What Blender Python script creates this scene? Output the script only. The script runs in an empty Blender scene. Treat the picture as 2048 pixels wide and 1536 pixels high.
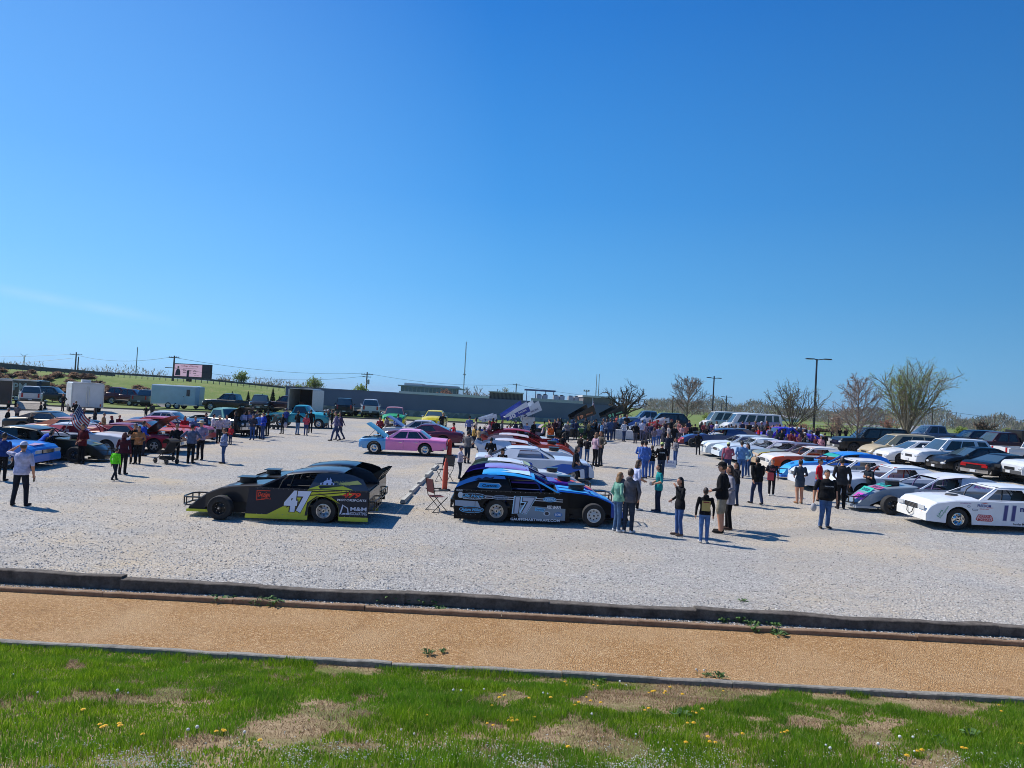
import bpy, math, random
import numpy as np
from mathutils import Vector, Matrix
random.seed(7); RNG = np.random.default_rng(7)
SC = bpy.context.scene
COL = SC.collection
PI = math.pi
R_ = math.radians
# ------------------------------------------------------------------ camera
W0, H0, F0 = 2048, 1536, 1450.0
CAMZ = 4.0
ROLL = math.atan(0.0575)
PITCH = math.atan((742 + .0575*1024 - 768)*math.cos(ROLL)/F0)
Fw = Vector((0, math.cos(PITCH), math.sin(PITCH)))
R0 = Vector((1, 0, 0)); U0 = R0.cross(Fw)
Rv = R0*math.cos(ROLL) + U0*math.sin(ROLL)
Uv = -R0*math.sin(ROLL) + U0*math.cos(ROLL)
EYE = Vector((0, 0, CAMZ))
cd = bpy.data.cameras.new('camera'); cam = bpy.data.objects.new('camera', cd); COL.objects.link(cam)
cd.sensor_fit = 'HORIZONTAL'; cd.sensor_width = 36.0; cd.lens = 36.0*F0/W0
cd.clip_start = .1; cd.clip_end = 20000
m3 = Matrix((Rv, Uv, -Fw)).transposed()
cam.matrix_world = Matrix.Translation(EYE) @ m3.to_4x4()
SC.camera = cam

def sstep(a, b, v):
    t = np.clip((np.asarray(v, float)-a)/(b-a), 0, 1)
    return t*t*(3-2*t)

# lower edging line of the path (grass begins on the near side of it), upper edging, kerb timbers: y as a function of x
def y_low(x): return 10.45 - .012*x
def gz(x, y):
    """height of the ground (numpy friendly)"""
    x = np.asarray(x, float); y = np.asarray(y, float)
    xc = np.clip(x, -60, 60)
    yc = np.where(y < 70, y, 70 + 4*(1-np.exp(-(np.maximum(y, 70)-70)/4)))
    z = .022*yc + .0175*xc*(1-.6*sstep(70, 200, y))
    # bank up to the photographer
    z = z + .235*np.maximum(0, y_low(x)-y) * sstep(0, 1.2, y_low(x)-y)
    # highway embankment at the far left
    A = np.interp(x, [-120, -70, -45, -34, -20, -8], [3.9, 3.55, 3.0, 2.35, 1.2, 0])
    z = z + A*sstep(88, 104, y)*(1-sstep(150, 260, y))
    return z
def gzf(x, y): return float(gz(x, y))
def ray(px, py):
    d = Fw*F0 + Rv*(px-W0/2) + Uv*(H0/2-py)
    return d/d.y
def at(px, py, drop=0):
    """ground point seen at a pixel of the photograph"""
    d = ray(px, py); y = 3.0; prev = None
    while y < 3000:
        p = EYE + d*y
        g = p.z-gzf(p.x, p.y)+drop
        if g <= 0:
            a, b = prev, y
            for _ in range(25):
                mdl = .5*(a+b); p = EYE+d*mdl
                if p.z-gzf(p.x, p.y)+drop > 0: a = mdl
                else: b = mdl
            p = EYE+d*b
            return Vector((p.x, p.y, gzf(p.x, p.y)-drop))
        prev = y; y *= 1.02
    p = EYE+d*300
    return Vector((p.x, p.y, gzf(p.x, p.y)))
def atd(px, depth, py=None):
    """point at a known distance: on the ground, or on the pixel's ray"""
    d = ray(px, py if py is not None else 800)
    p = EYE+d*depth
    if py is None: p.z = gzf(p.x, p.y)
    return p
def pxs(depth): return F0/depth

# ------------------------------------------------------------------ materials
_M = {}
def mat(key, col, rough=.6, metal=0, coat=0, var=.12, vscale=6, bump=0, bscale=40, spec=.5, emit=None, coord='Object'):
    if key in _M: return _M[key]
    m = bpy.data.materials.new(key); m.use_nodes = True; _M[key] = m
    nt = m.node_tree; b = nt.nodes['Principled BSDF']
    b.inputs['Roughness'].default_value = rough; b.inputs['Metallic'].default_value = metal
    b.inputs['Coat Weight'].default_value = coat; b.inputs['Coat Roughness'].default_value = .06
    b.inputs['Specular IOR Level'].default_value = spec
    c = (*col, 1)
    b.inputs['Base Color'].default_value = c
    tc = nt.nodes.new('ShaderNodeTexCoord')
    if var > 0:
        n = nt.nodes.new('ShaderNodeTexNoise'); n.inputs['Scale'].default_value = vscale; n.inputs['Detail'].default_value = 4
        nt.links.new(tc.outputs[coord], n.inputs['Vector'])
        mx = nt.nodes.new('ShaderNodeMix'); mx.data_type = 'RGBA'
        lo = [v*(1-var) for v in col]; hi = [min(1, v*(1+var)) for v in col]
        mx.inputs[6].default_value = (*lo, 1); mx.inputs[7].default_value = (*hi, 1)
        rmp = nt.nodes.new('ShaderNodeMapRange'); rmp.inputs[1].default_value = .3; rmp.inputs[2].default_value = .7
        nt.links.new(n.outputs['Fac'], rmp.inputs[0]); nt.links.new(rmp.outputs[0], mx.inputs[0])
        nt.links.new(mx.outputs[2], b.inputs['Base Color'])
    if bump > 0:
        n2 = nt.nodes.new('ShaderNodeTexNoise'); n2.inputs['Scale'].default_value = bscale; n2.inputs['Detail'].default_value = 5
        nt.links.new(tc.outputs[coord], n2.inputs['Vector'])
        bp = nt.nodes.new('ShaderNodeBump'); bp.inputs['Strength'].default_value = bump; bp.inputs['Distance'].default_value = .02
        nt.links.new(n2.outputs['Fac'], bp.inputs['Height']); nt.links.new(bp.outputs[0], b.inputs['Normal'])
    return m
def hexc(h):
    h = h.lstrip('#'); v = [int(h[i:i+2], 16)/255 for i in (0, 2, 4)]
    return tuple(x/12.92 if x <= .04045 else ((x+.055)/1.055)**2.4 for x in v)
def paint(h): return mat('car_paint_'+h, hexc(h), .34, 0, .45, .06, 3, spec=.35)
def dull(h): return mat('dull_'+h, hexc(h), .7, 0, 0, .12, 5)
def cloth(h): return mat('cloth_'+h, hexc(h), .92, 0, 0, .28, 9, .9, 13, .2)
def vinyl(h): return mat('vinyl_'+h, hexc(h), .4, 0, .2, .03, 10)
BLACK = lambda: mat('black_plastic', (.012, .012, .013), .55, 0, 0, .2, 12)
STEELB = lambda: mat('black_steel', (.02, .02, .022), .4, .3, .3, .15, 9)
TYRE = lambda: mat('tyre_rubber', (.022, .022, .023), .85, 0, 0, .35, 10, .3, 60)
CHROME = lambda: mat('chrome', (.75, .75, .76), .14, 1, 0, .05, 4)
ALU = lambda: mat('aluminium', (.6, .6, .61), .32, 1, 0, .1, 12)
GLASS = lambda: mat('tinted_glass', (.018, .024, .028), .04, 0, .3, .0, spec=.9)
GLASSB = lambda: mat('windscreen_glass', (.05, .085, .11), .04, 0, .3, .0, spec=1.0)
REDL = lambda: mat('tail_lens', (.35, .01, .012), .2, 0, .5, .05)
HEADL = lambda: mat('head_lens', (.62, .64, .66), .12, .2, .8, .05)
SKIN = lambda h='c68f73': mat('skin_'+h, hexc(h), .6, 0, 0, .08, 10, spec=.35)

# ------------------------------------------------------------------ mesh builder
_TXT = {}
def text_mesh(s, bold=0, shear=0, spacing=1.0):
    k = (s, bold, shear, spacing)
    if k in _TXT: return _TXT[k]
    c = bpy.data.curves.new('t', 'FONT'); c.body = s; c.size = 1; c.offset = bold; c.shear = shear
    c.align_x = 'CENTER'; c.align_y = 'CENTER'; c.resolution_u = 2; c.space_character = spacing
    o = bpy.data.objects.new('t', c)
    me = bpy.data.meshes.new_from_object(o)
    vs = [tuple(v.co) for v in me.vertices]; fs = [tuple(p.vertices) for p in me.polygons]
    bpy.data.objects.remove(o); bpy.data.curves.remove(c); bpy.data.meshes.remove(me)
    if vs:
        xs = [v[0] for v in vs]; ys = [v[1] for v in vs]
        cx = (min(xs)+max(xs))/2; cy = (min(ys)+max(ys))/2; w = max(xs)-min(xs); h = max(ys)-min(ys)
        vs = [((v[0]-cx), (v[1]-cy)) for v in vs]
    else: w = h = 1
    _TXT[k] = (vs, fs, w, h)
    return _TXT[k]

class MB:
    def __init__(s): s.v = []; s.f = []; s.m = []; s.mats = []
    def mi(s, m):
        if m not in s.mats: s.mats.append(m)
        return s.mats.index(m)
    def add(s, vs, fs, m):
        o = len(s.v); s.v.extend(tuple(v) for v in vs); i = s.mi(m)
        for f in fs: s.f.append(tuple(o+k for k in f)); s.m.append(i)
        return s
    def face(s, pts, m): return s.add(pts, [tuple(range(len(pts)))], m)
    def box(s, c, d, m, M=None):
        x, y, z = d[0]/2, d[1]/2, d[2]/2
        vs = [Vector((sx*x, sy*y, sz*z)) for sx in (-1, 1) for sy in (-1, 1) for sz in (-1, 1)]
        if M is not None: vs = [M @ v for v in vs]
        c = Vector(c)
        return s.add([v+c for v in vs], [(0, 1, 3, 2), (4, 6, 7, 5), (0, 4, 5, 1), (2, 3, 7, 6), (0, 2, 6, 4), (1, 5, 7, 3)], m)
    def prism(s, poly, y0, y1, m, plane='xz'):
        n = len(poly)
        def P(a, b, t): return (a, t, b) if plane == 'xz' else ((t, a, b) if plane == 'yz' else (a, b, t))
        vs = [P(a, b, y0) for a, b in poly]+[P(a, b, y1) for a, b in poly]
        fs = [tuple(range(n)), tuple(range(2*n-1, n-1, -1))]+[(i, i+n, (i+1) % n+n, (i+1) % n) for i in range(n)]
        return s.add(vs, fs, m)
    def tube(s, path, r, m, n=6, caps=True):
        path = [Vector(p) for p in path]; k = len(path)
        rs = r if isinstance(r, (list, tuple)) else [r]*k
        vs = []; prevn = None
        for i, p in enumerate(path):
            t = (path[min(i+1, k-1)]-path[max(i-1, 0)])
            t = t.normalized() if t.length > 1e-9 else Vector((0, 0, 1))
            if prevn is None:
                a = Vector((0, 0, 1)) if abs(t.z) < .9 else Vector((1, 0, 0))
                nn = t.cross(a).normalized()
            else:
                nn = prevn-t*prevn.dot(t)
                nn = nn.normalized() if nn.length > 1e-6 else t.orthogonal().normalized()
            prevn = nn; b = t.cross(nn)
            for j in range(n):
                a = 2*PI*j/n
                vs.append(p+(nn*math.cos(a)+b*math.sin(a))*rs[i])
        fs = [(i*n+j, i*n+(j+1) % n, (i+1)*n+(j+1) % n, (i+1)*n+j) for i in range(k-1) for j in range(n)]
        if caps: fs += [tuple(range(n-1, -1, -1)), tuple((k-1)*n+j for j in range(n))]
        return s.add(vs, fs, m)
    def grid(s, rows, m, closed=False):
        k, n = len(rows), len(rows[0])
        vs = [p for r in rows for p in r]
        fs = [(i*n+j, i*n+(j+1) % n, (i+1)*n+(j+1) % n, (i+1)*n+j) for i in range(k-1) for j in range(n if closed else n-1)]
        return s.add(vs, fs, m)
    def lathe(s, prof, m, n=20, axis='y', c=(0, 0, 0)):
        rows = []
        for r, t in prof:
            row = []
            for j in range(n):
                a = 2*PI*j/n; u, v = r*math.cos(a), r*math.sin(a)
                row.append((u+c[0], t+c[1], v+c[2]) if axis == 'y' else ((t+c[0], u+c[1], v+c[2]) if axis == 'x' else (u+c[0], v+c[1], t+c[2])))
            rows.append(row)
        return s.grid(rows, m, True)
    def ell(s, c, r, m, nu=12, nv=8, M=None, keep=None):
        rows = []; c = Vector(c)
        for i in range(nv+1):
            th = PI*i/nv; row = []
            for j in range(nu):
                a = 2*PI*j/nu
                p = Vector((r[0]*math.sin(th)*math.cos(a), r[1]*math.sin(th)*math.sin(a), r[2]*math.cos(th)))
                row.append((M @ p if M is not None else p)+c)
            rows.append(row)
        if keep is None: return s.grid(rows, m, True)
        vs = [p for r_ in rows for p in r_]; fs = []
        for i in range(nv):
            for j in range(nu):
                f = (i*nu+j, i*nu+(j+1) % nu, (i+1)*nu+(j+1) % nu, (i+1)*nu+j)
                cc = sum((vs[q] for q in f), Vector())/4-c
                if keep(Vector((cc.x/r[0], cc.y/r[1], cc.z/r[2]))): fs.append(f)
        return s.add(vs, fs, m)
    def text(s, st, O, U, V, h, m, w=None, bold=0, shear=0, spacing=1.0):
        """text centred at O, baseline along U, up along V, height h (of the inked box); w squeezes to a width"""
        vs, fs, tw, th = text_mesh(st, bold, shear, spacing)
        O, U, V = Vector(O), Vector(U).normalized(), Vector(V).normalized()
        ky = h/max(th, .01); kx = (w/max(tw, .01)) if w else ky
        return s.add([O+U*(x*kx)+V*(y*ky) for x, y in vs], fs, m)
    def mesh(s, name, smooth=None):
        me = bpy.data.meshes.new(name)
        me.from_pydata([tuple(v) for v in s.v], [], s.f)
        for m in s.mats: me.materials.append(m)
        me.polygons.foreach_set('material_index', s.m)
        if smooth is not None:
            me.polygons.foreach_set('use_smooth', [True]*len(s.f))
            try: me.set_sharp_from_angle(angle=R_(smooth))
            except Exception: pass
        me.validate(); me.update()
        return me
    def build(s, name, parent=None, smooth=None):
        if not s.f: return None
        o = bpy.data.objects.new(name, s.mesh(name, smooth)); COL.objects.link(o)
        if parent is not None: o.parent = parent
        return o
def link(name, me, parent=None, loc=None, rz=None):
    o = bpy.data.objects.new(name, me); COL.objects.link(o)
    if parent is not None: o.parent = parent
    if loc is not None: o.location = loc
    if rz is not None: o.rotation_euler = (0, 0, rz)
    return o
def tag(o, label=None, cat=None, group=None, kind=None):
    if label: o['label'] = label
    if cat: o['category'] = cat
    if group: o['group'] = group
    if kind: o['kind'] = kind
    return o
def empty(name, loc=(0, 0, 0), rz=0, parent=None):
    o = bpy.data.objects.new(name, None); COL.objects.link(o); o.empty_display_size = .2
    o.location = loc; o.rotation_euler = (0, 0, rz)
    if parent is not None: o.parent = parent
    return o
KIDS = {}
def copy_tree(o, parent=None):
    c = o.copy(); COL.objects.link(c)
    if parent is not None: c.parent = parent
    for ch in list(o.children): copy_tree(ch, c)
    return c
def tilt(o, x, y):
    """stand a vehicle on the sloping ground"""
    nz = Vector((-(gzf(x+.5, y)-gzf(x-.5, y)), -(gzf(x, y+.5)-gzf(x, y-.5)), 1)).normalized()
    q = Vector((0, 0, 1)).rotation_difference(nz)
    o.rotation_mode = 'XYZ'
    o.rotation_euler = (q.to_matrix() @ Matrix.Rotation(o.rotation_euler.z, 3, 'Z')).to_euler()
# ------------------------------------------------------------------ light and sky
SUN_EL, SUN_AZ = R_(48), math.atan2(.42, -.90)         # direction to the sun in plan: left and beyond
sd = Vector((math.cos(SUN_AZ)*math.cos(SUN_EL), math.sin(SUN_AZ)*math.cos(SUN_EL), math.sin(SUN_EL)))
ld = bpy.data.lights.new('sun', 'SUN'); ld.energy = 4.1; ld.angle = R_(.53); ld.color = (1, .93, .82)
sun = bpy.data.objects.new('sun', ld); COL.objects.link(sun)
sun.rotation_euler = (-sd).to_track_quat('-Z', 'Y').to_euler()
w = bpy.data.worlds.new('World'); SC.world = w; w.use_nodes = True
nt = w.node_tree; bg = nt.nodes['Background']
sky = nt.nodes.new('ShaderNodeTexSky'); sky.sky_type = 'NISHITA'; sky.sun_disc = False
sky.sun_elevation = SUN_EL; sky.sun_rotation = math.atan2(sd.x, sd.y)
sky.air_density = 1.0; sky.dust_density = .0; sky.ozone_density = 5; sky.altitude = 300
hs = nt.nodes.new('ShaderNodeHueSaturation'); hs.inputs['Saturation'].default_value = 1.28; hs.inputs['Hue'].default_value = .505
nt.links.new(sky.outputs[0], hs.inputs['Color'])
# a thin streak of cirrus low at the left
tcw = nt.nodes.new('ShaderNodeTexCoord')
d1, d2 = ray(-60, 568).normalized(), ray(330, 640).normalized()
nn = d1.cross(d2).normalized(); mid = (d1+d2).normalized()
def vdot(vec):
    n = nt.nodes.new('ShaderNodeVectorMath'); n.operation = 'DOT_PRODUCT'; n.inputs[1].default_value = vec
    nt.links.new(tcw.outputs['Generated'], n.inputs[0]); return n.outputs['Value']
def mth(op, a, b=None, c=None):
    n = nt.nodes.new('ShaderNodeMath'); n.operation = op
    for i, v in enumerate((a, b, c)):
        if v is None: continue
        if isinstance(v, (int, float)): n.inputs[i].default_value = v
        else: nt.links.new(v, n.inputs[i])
    return n.outputs[0]
band = mth('SMOOTH_MIN', 1, mth('SUBTRACT', 1, mth('MULTIPLY', mth('ABSOLUTE', vdot(nn)), 110)), .1)
along = mth('MULTIPLY', mth('SUBTRACT', vdot(mid), math.cos(d1.angle(d2)*.62)), 1/(1-math.cos(d1.angle(d2)*.62)))
nz = nt.nodes.new('ShaderNodeTexNoise'); nz.inputs['Scale'].default_value = 26; nz.inputs['Detail'].default_value = 6
nt.links.new(tcw.outputs['Generated'], nz.inputs['Vector'])
msk = mth('MULTIPLY', mth('MULTIPLY', mth('MAXIMUM', band, 0), mth('MINIMUM', mth('MAXIMUM', along, 0), 1)), mth('MULTIPLY', nz.outputs['Fac'], .24))
mxs = nt.nodes.new('ShaderNodeMix'); mxs.data_type = 'RGBA'
BGS = .105
zc = nt.nodes.new('ShaderNodeSeparateXYZ'); nt.links.new(tcw.outputs['Generated'], zc.inputs[0])
rp = nt.nodes.new('ShaderNodeValToRGB'); els = [(0, (.155, .415, .70)), (.03, (.16, .425, .72)), (.07, (.145, .415, .73)), (.15, (.092, .345, .70)), (.267, (.050, .262, .65)), (.48, (.021, .168, .54)), (1, (.013, .11, .40))]
while len(rp.color_ramp.elements) < len(els): rp.color_ramp.elements.new(.5)
for e_, (p_, c_) in zip(rp.color_ramp.elements, els): e_.position = p_; e_.color = (*c_, 1)
nt.links.new(zc.outputs[2], rp.inputs[0])
sh = vdot(Vector((sd.x, sd.y, 0)).normalized())
az = mth('MULTIPLY', mth('ADD', 1, mth('MULTIPLY', mth('SUBTRACT', sh, .42), .48)), 1/BGS)
vm = nt.nodes.new('ShaderNodeVectorMath'); vm.operation = 'SCALE'; nt.links.new(rp.outputs[0], vm.inputs[0]); nt.links.new(az, vm.inputs['Scale'])
pale = nt.nodes.new('ShaderNodeMix'); pale.data_type = 'RGBA'; pale.inputs[7].default_value = (.42/BGS, .66/BGS, .97/BGS, 1)
nt.links.new(mth('MULTIPLY', mth('MAXIMUM', mth('SUBTRACT', sh, .42), 0), .42), pale.inputs[0]); nt.links.new(vm.outputs[0], pale.inputs[6])
blend = nt.nodes.new('ShaderNodeMix'); blend.data_type = 'RGBA'; blend.inputs[0].default_value = .94
nt.links.new(hs.outputs[0], blend.inputs[6]); nt.links.new(pale.outputs[2], blend.inputs[7])
nt.links.new(msk, mxs.inputs[0]); nt.links.new(blend.outputs[2], mxs.inputs[6]); mxs.inputs[7].default_value = (7, 7.6, 8.4, 1)
nt.links.new(mxs.outputs[2], bg.inputs['Color'])
bg.inputs['Strength'].default_value = BGS
SC.view_settings.view_transform = 'Standard'; SC.view_settings.look = 'None'
SC.view_settings.exposure = 0.36; SC.view_settings.gamma = 1.0
SC.cycles.max_bounces = 6; SC.cycles.diffuse_bounces = 3; SC.cycles.glossy_bounces = 3; SC.cycles.transparent_max_bounces = 6
SC.cycles.use_denoising = True; SC.cycles.filter_width = .95
SC.cycles.sample_clamp_indirect = 6

# ------------------------------------------------------------------ ground materials
def nodes_mat(key, build, rough=.9, spec=.25, transl=0):
    m = bpy.data.materials.new(key); m.use_nodes = True; _M[key] = m
    t = m.node_tree; b = t.nodes['Principled BSDF']; b.inputs['Roughness'].default_value = rough
    b.inputs['Specular IOR Level'].default_value = spec
    tc = t.nodes.new('ShaderNodeTexCoord')
    class N:
        def noise(s, sc, det=4, ro=.55, st=None):
            n = t.nodes.new('ShaderNodeTexNoise'); n.inputs['Scale'].default_value = sc; n.inputs['Detail'].default_value = det
            n.inputs['Roughness'].default_value = ro
            if st:
                mp = t.nodes.new('ShaderNodeMapping'); mp.inputs['Scale'].default_value = st; mp.inputs['Rotation'].default_value = (0, 0, .06); t.links.new(tc.outputs['Object'], mp.inputs[0]); t.links.new(mp.outputs[0], n.inputs['Vector'])
            else: t.links.new(tc.outputs['Object'], n.inputs['Vector'])
            return n.outputs['Fac']
        def vor(s, sc, out='Color', feat='F1'):
            n = t.nodes.new('ShaderNodeTexVoronoi'); n.inputs['Scale'].default_value = sc; n.feature = feat
            t.links.new(tc.outputs['Object'], n.inputs['Vector']); return n.outputs[out]
        def mulr(s, f, g, a, b_, k):
            m_ = t.nodes.new('ShaderNodeMath'); m_.operation = 'MULTIPLY'; t.links.new(s.rng(f, a, b_, 0, k), m_.inputs[0]); t.links.new(g, m_.inputs[1]); return m_.outputs[0]
        def wave(s, sc, dist, rot):
            n = t.nodes.new('ShaderNodeTexWave'); n.bands_direction = 'Y'; n.inputs['Scale'].default_value = sc; n.inputs['Distortion'].default_value = dist; n.inputs['Detail'].default_value = 2; n.inputs['Detail Scale'].default_value = .6
            mp = t.nodes.new('ShaderNodeMapping'); mp.inputs['Rotation'].default_value = (0, 0, rot); t.links.new(tc.outputs['Object'], mp.inputs[0]); t.links.new(mp.outputs[0], n.inputs['Vector']); return n.outputs['Fac']
        def ramp(s, f, stops):
            n = t.nodes.new('ShaderNodeValToRGB'); r = n.color_ramp
            while len(r.elements) < len(stops): r.elements.new(.5)
            for e, (p, c) in zip(r.elements, stops): e.position = p; e.color = (*c, 1) if len(c) == 3 else c
            t.links.new(f, n.inputs[0]); return n.outputs[0]
        def rng(s, f, a, b_, c=0, d=1):
            n = t.nodes.new('ShaderNodeMapRange'); t.links.new(f, n.inputs[0])
            for i, v in enumerate((a, b_, c, d)): n.inputs[1+i].default_value = v
            return n.outputs[0]
        def mix(s, f, a, b_, bt='MIX'):
            n = t.nodes.new('ShaderNodeMix'); n.data_type = 'RGBA'; n.blend_type = bt
            for i, v in ((0, f), (6, a), (7, b_)):
                if isinstance(v, (int, float)): n.inputs[i].default_value = v
                elif isinstance(v, tuple): n.inputs[i].default_value = (*v, 1)
                else: t.links.new(v, n.inputs[i])
            return n.outputs[2]
        def sep(s, c):
            n = t.nodes.new('ShaderNodeSeparateColor'); t.links.new(c, n.inputs[0]); return n.outputs
        def rand(s):
            n = t.nodes.new('ShaderNodeNewGeometry'); return n.outputs['Random Per Island']
        def col(s, c):
            t.links.new(c, b.inputs['Base Color'])
            if transl:
                tr = t.nodes.new('ShaderNodeBsdfTranslucent'); mx = t.nodes.new('ShaderNodeMixShader'); mx.inputs[0].default_value = transl
                out = t.nodes['Material Output']; t.links.new(c, tr.inputs[0]); t.links.new(b.outputs[0], mx.inputs[1]); t.links.new(tr.outputs[0], mx.inputs[2]); t.links.new(mx.outputs[0], out.inputs[0])
        def bump(s, h, st, dist):
            n = t.nodes.new('ShaderNodeBump'); n.inputs['Strength'].default_value = st; n.inputs['Distance'].default_value = dist
            t.links.new(h, n.inputs['Height']); t.links.new(n.outputs[0], b.inputs['Normal'])
        def trans(s, v): b.inputs['Subsurface Weight'].default_value = 0
    build(N()); return m
def t_wave(n, sc, d, r): return n.wave(sc, d, r)
def _gravel(n):
    c1 = n.sep(n.vor(24))[0]; c2 = n.sep(n.vor(60))[1]
    a = n.ramp(c1, [(0, (.10, .094, .087)), (.3, (.29, .278, .26)), (.7, (.46, .442, .415)), (1, (.76, .735, .69))])
    b_ = n.ramp(c2, [(0, (.13, .123, .116)), (.5, (.38, .366, .345)), (1, (.66, .64, .60))])
    c = n.mix(.5, a, b_)
    tan = n.mix(.5, c, (.64, .49, .29))
    c = n.mix(n.rng(n.noise(.16, 6, .65), .47, .63, 0, .8), c, tan)
    c = n.mix(n.rng(n.noise(.55, 5, .7), .54, .70, 0, .5), c, (.54, .42, .25))
    w1 = t_wave(n, .055, 5.5, .05); w2 = t_wave(n, .031, 7.0, -.35)
    msk = n.rng(n.noise(.05, 3), .38, .6)
    c = n.mix(n.mulr(w1, msk, .93, .985, .55), c, n.mix(.5, c, (.56, .49, .38)))
    c = n.mix(n.mulr(w2, msk, .94, .985, .5), c, (.30, .285, .26))
    lane = n.noise(.09, 3, .5, (.12, 1, 1))
    c = n.mix(n.rng(lane, .46, .60, 0, .5), c, n.mix(.55, c, (.44, .43, .42)))
    c = n.mix(n.rng(n.noise(.35, 5, .6, (.35, 1.3, 1)), .52, .72, 0, .38), c, (.30, .285, .265))
    c = n.mix(n.rng(n.noise(.9, 4), .4, .7, 0, .2), c, (.34, .33, .32))
    n.col(c); n.bump(n.vor(24, 'Distance'), .9, .03)
GRAVEL = nodes_mat('grey_gravel', _gravel)
def _pea(n):
    c1 = n.sep(n.vor(46))[0]; c2 = n.sep(n.vor(90))[2]
    a = n.ramp(c1, [(0, (.17, .08, .025)), (.35, (.36, .19, .07)), (.75, (.49, .285, .115)), (1, (.74, .54, .32))])
    b_ = n.ramp(c2, [(0, (.24, .13, .05)), (1, (.50, .32, .16))])
    c = n.mix(.4, a, b_)
    c = n.mix(n.rng(n.noise(.7, 5), .42, .72, 0, .5), c, (.50, .35, .20)); c = n.mix(n.rng(n.noise(1.6, 5, .7), .55, .75, 0, .45), c, (.25, .14, .06))
    n.col(c); n.bump(n.vor(46, 'Distance'), 1.0, .018)
PEA = nodes_mat('tan_pea_gravel', _pea)
def _soil(n):
    c = n.ramp(n.noise(9, 6, .7), [(.3, (.20, .14, .07)), (.5, (.34, .25, .14)), (.75, (.48, .37, .23))])
    c = n.mix(n.rng(n.noise(1.1, 3), .45, .6, 0, .75), c, (.13, .17, .03))
    n.col(c); n.bump(n.noise(60, 4), .8, .02)
SOIL = nodes_mat('straw_and_soil', _soil)
def _strip(n):
    c = n.ramp(n.sep(n.vor(30))[0], [(0, (.08, .06, .045)), (.5, (.24, .18, .12)), (1, (.45, .40, .34))])
    n.col(c); n.bump(n.vor(30, 'Distance'), 1, .03)
STRIP = nodes_mat('stony_soil', _strip)
def _field(n):
    c = n.ramp(n.noise(.35, 6, .65), [(.3, (.085, .16, .025)), (.5, (.135, .22, .04)), (.72, (.26, .27, .10))])
    c = n.mix(n.rng(n.noise(3.2, 4), .3, .75, 0, .6), c, (.20, .20, .075))
    n.col(c); n.bump(n.noise(6, 5), .8, .15)
FIELD = nodes_mat('field_grass', _field)
def _wood(a, b_, sc):
    def f(n):
        c = n.mix(n.rng(n.noise(sc, 5, .7), .3, .7), a, b_)
        c = n.mix(n.rng(n.noise(sc*6, 3), .4, .75, 0, .4), c, tuple(v*.45 for v in a))
        n.col(c); n.bump(n.noise(sc*5, 5), .7, .02)
    return f
TIE = nodes_mat('weathered_tie_wood', _wood((.055, .046, .040), (.20, .175, .15), 3))
BOARDB = nodes_mat('brown_landscape_timber', _wood((.24, .15, .09), (.38, .26, .17), 4))
BOARDG = nodes_mat('grey_landscape_timber', _wood((.20, .185, .16), (.36, .34, .30), 4))

# ------------------------------------------------------------------ ground sheets
T_LO, T_HI, T_KERB = 10.5, 12.98, 13.5
def slant(x, t): return -.043*np.clip(x, -40, 40)*(1-sstep(18, 60, t))
def y_low(x): return T_LO - .043*np.clip(x, -40, 40)
STEP = .15
def ground_z(x, t):
    y = t+slant(x, t)
    z = gz(x, y)
    return z - STEP*(np.asarray(t) < T_KERB+.11)
_tn = list(np.arange(-6, 2, 2.0))+list(np.arange(2, T_LO-.1, .35))+[T_LO]
_tp = [T_LO, 11.1, 11.75, 12.4, T_HI]
_ts = [T_HI, 13.2, T_KERB+.1]
_tg = [T_KERB+.12]+list(np.arange(14.5, 71.5, 1.0))+[72.0]
_tf = [72.0]+list(np.arange(73, 130, 2.0))+list(np.geomspace(132, 9000, 46))
_xs = sorted(set(list(-np.geomspace(60, 9000, 34))+list(np.arange(-60, 60.1, 1.5))+list(np.geomspace(60, 9000, 34))))
def sheet(name, ts, m, kind='structure', xs=None):
    xs = np.array(xs if xs is not None else _xs); mb = MB()
    rows = [[(x, t+float(slant(x, t)), float(ground_z(x, t))) for x in xs] for t in ts]
    mb.grid(rows, m); o = mb.build(name); tag(o, kind=kind)
    for p in o.data.polygons: p.use_smooth = True
    return o
sheet('lawn', _tn, SOIL); sheet('path', _tp, PEA); sheet('verge', _ts, STRIP)
sheet('gravel_lot', _tg, GRAVEL); sheet('ground', _tf, FIELD)
def gp(x, t, dz=0):
    return Vector((x, t+float(slant(x, t)), float(ground_z(x, t))+dz))

# ------------------------------------------------------------------ kerb timbers and path edging
def px_x(px, t):
    """world x on a line of constant t seen at column px (lot-side lines run across the frame)"""
    lo, hi = -30.0, 30.0
    for _ in range(50):
        x = (lo+hi)/2; p = gp(x, t); d = p-EYE
        q = W0/2 + F0*d.dot(Rv)/d.dot(Fw)
        if q < px: lo = x
        else: hi = x
    return (lo+hi)/2
def timber(name, x0, x1, t, w_, h, m, dz, ddz=0, yaw=0, label=None, group=None, cat='timber', bow=.012):
    mb = MB(); k = 9; rows = []
    for i in range(k):
        f = i/(k-1); x = x0+(x1-x0)*f
        p = gp(x, t, dz+ddz*f); p.y += yaw*(f-.5)
        e = .004*math.sin(7*f+x0)+random.uniform(-.006, .006)
        wz = bow*math.sin(f*PI*random.choice((1, 2))+x0)
        c = .014
        prof = [(-w_/2, 0), (-w_/2, h-c), (-w_/2+c, h), (w_/2-c, h+e), (w_/2, h-c), (w_/2, 0)]
        rows.append([Vector((p.x, p.y+a, p.z+b_+(wz if b_ > .02 else 0))) for a, b_ in prof])
    mb.grid(rows, m)
    mb.face(rows[0][::-1], m); mb.face(rows[-1], m)
    o = mb.build(name, None, 40); tag(o, label, cat, group); return o
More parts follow.
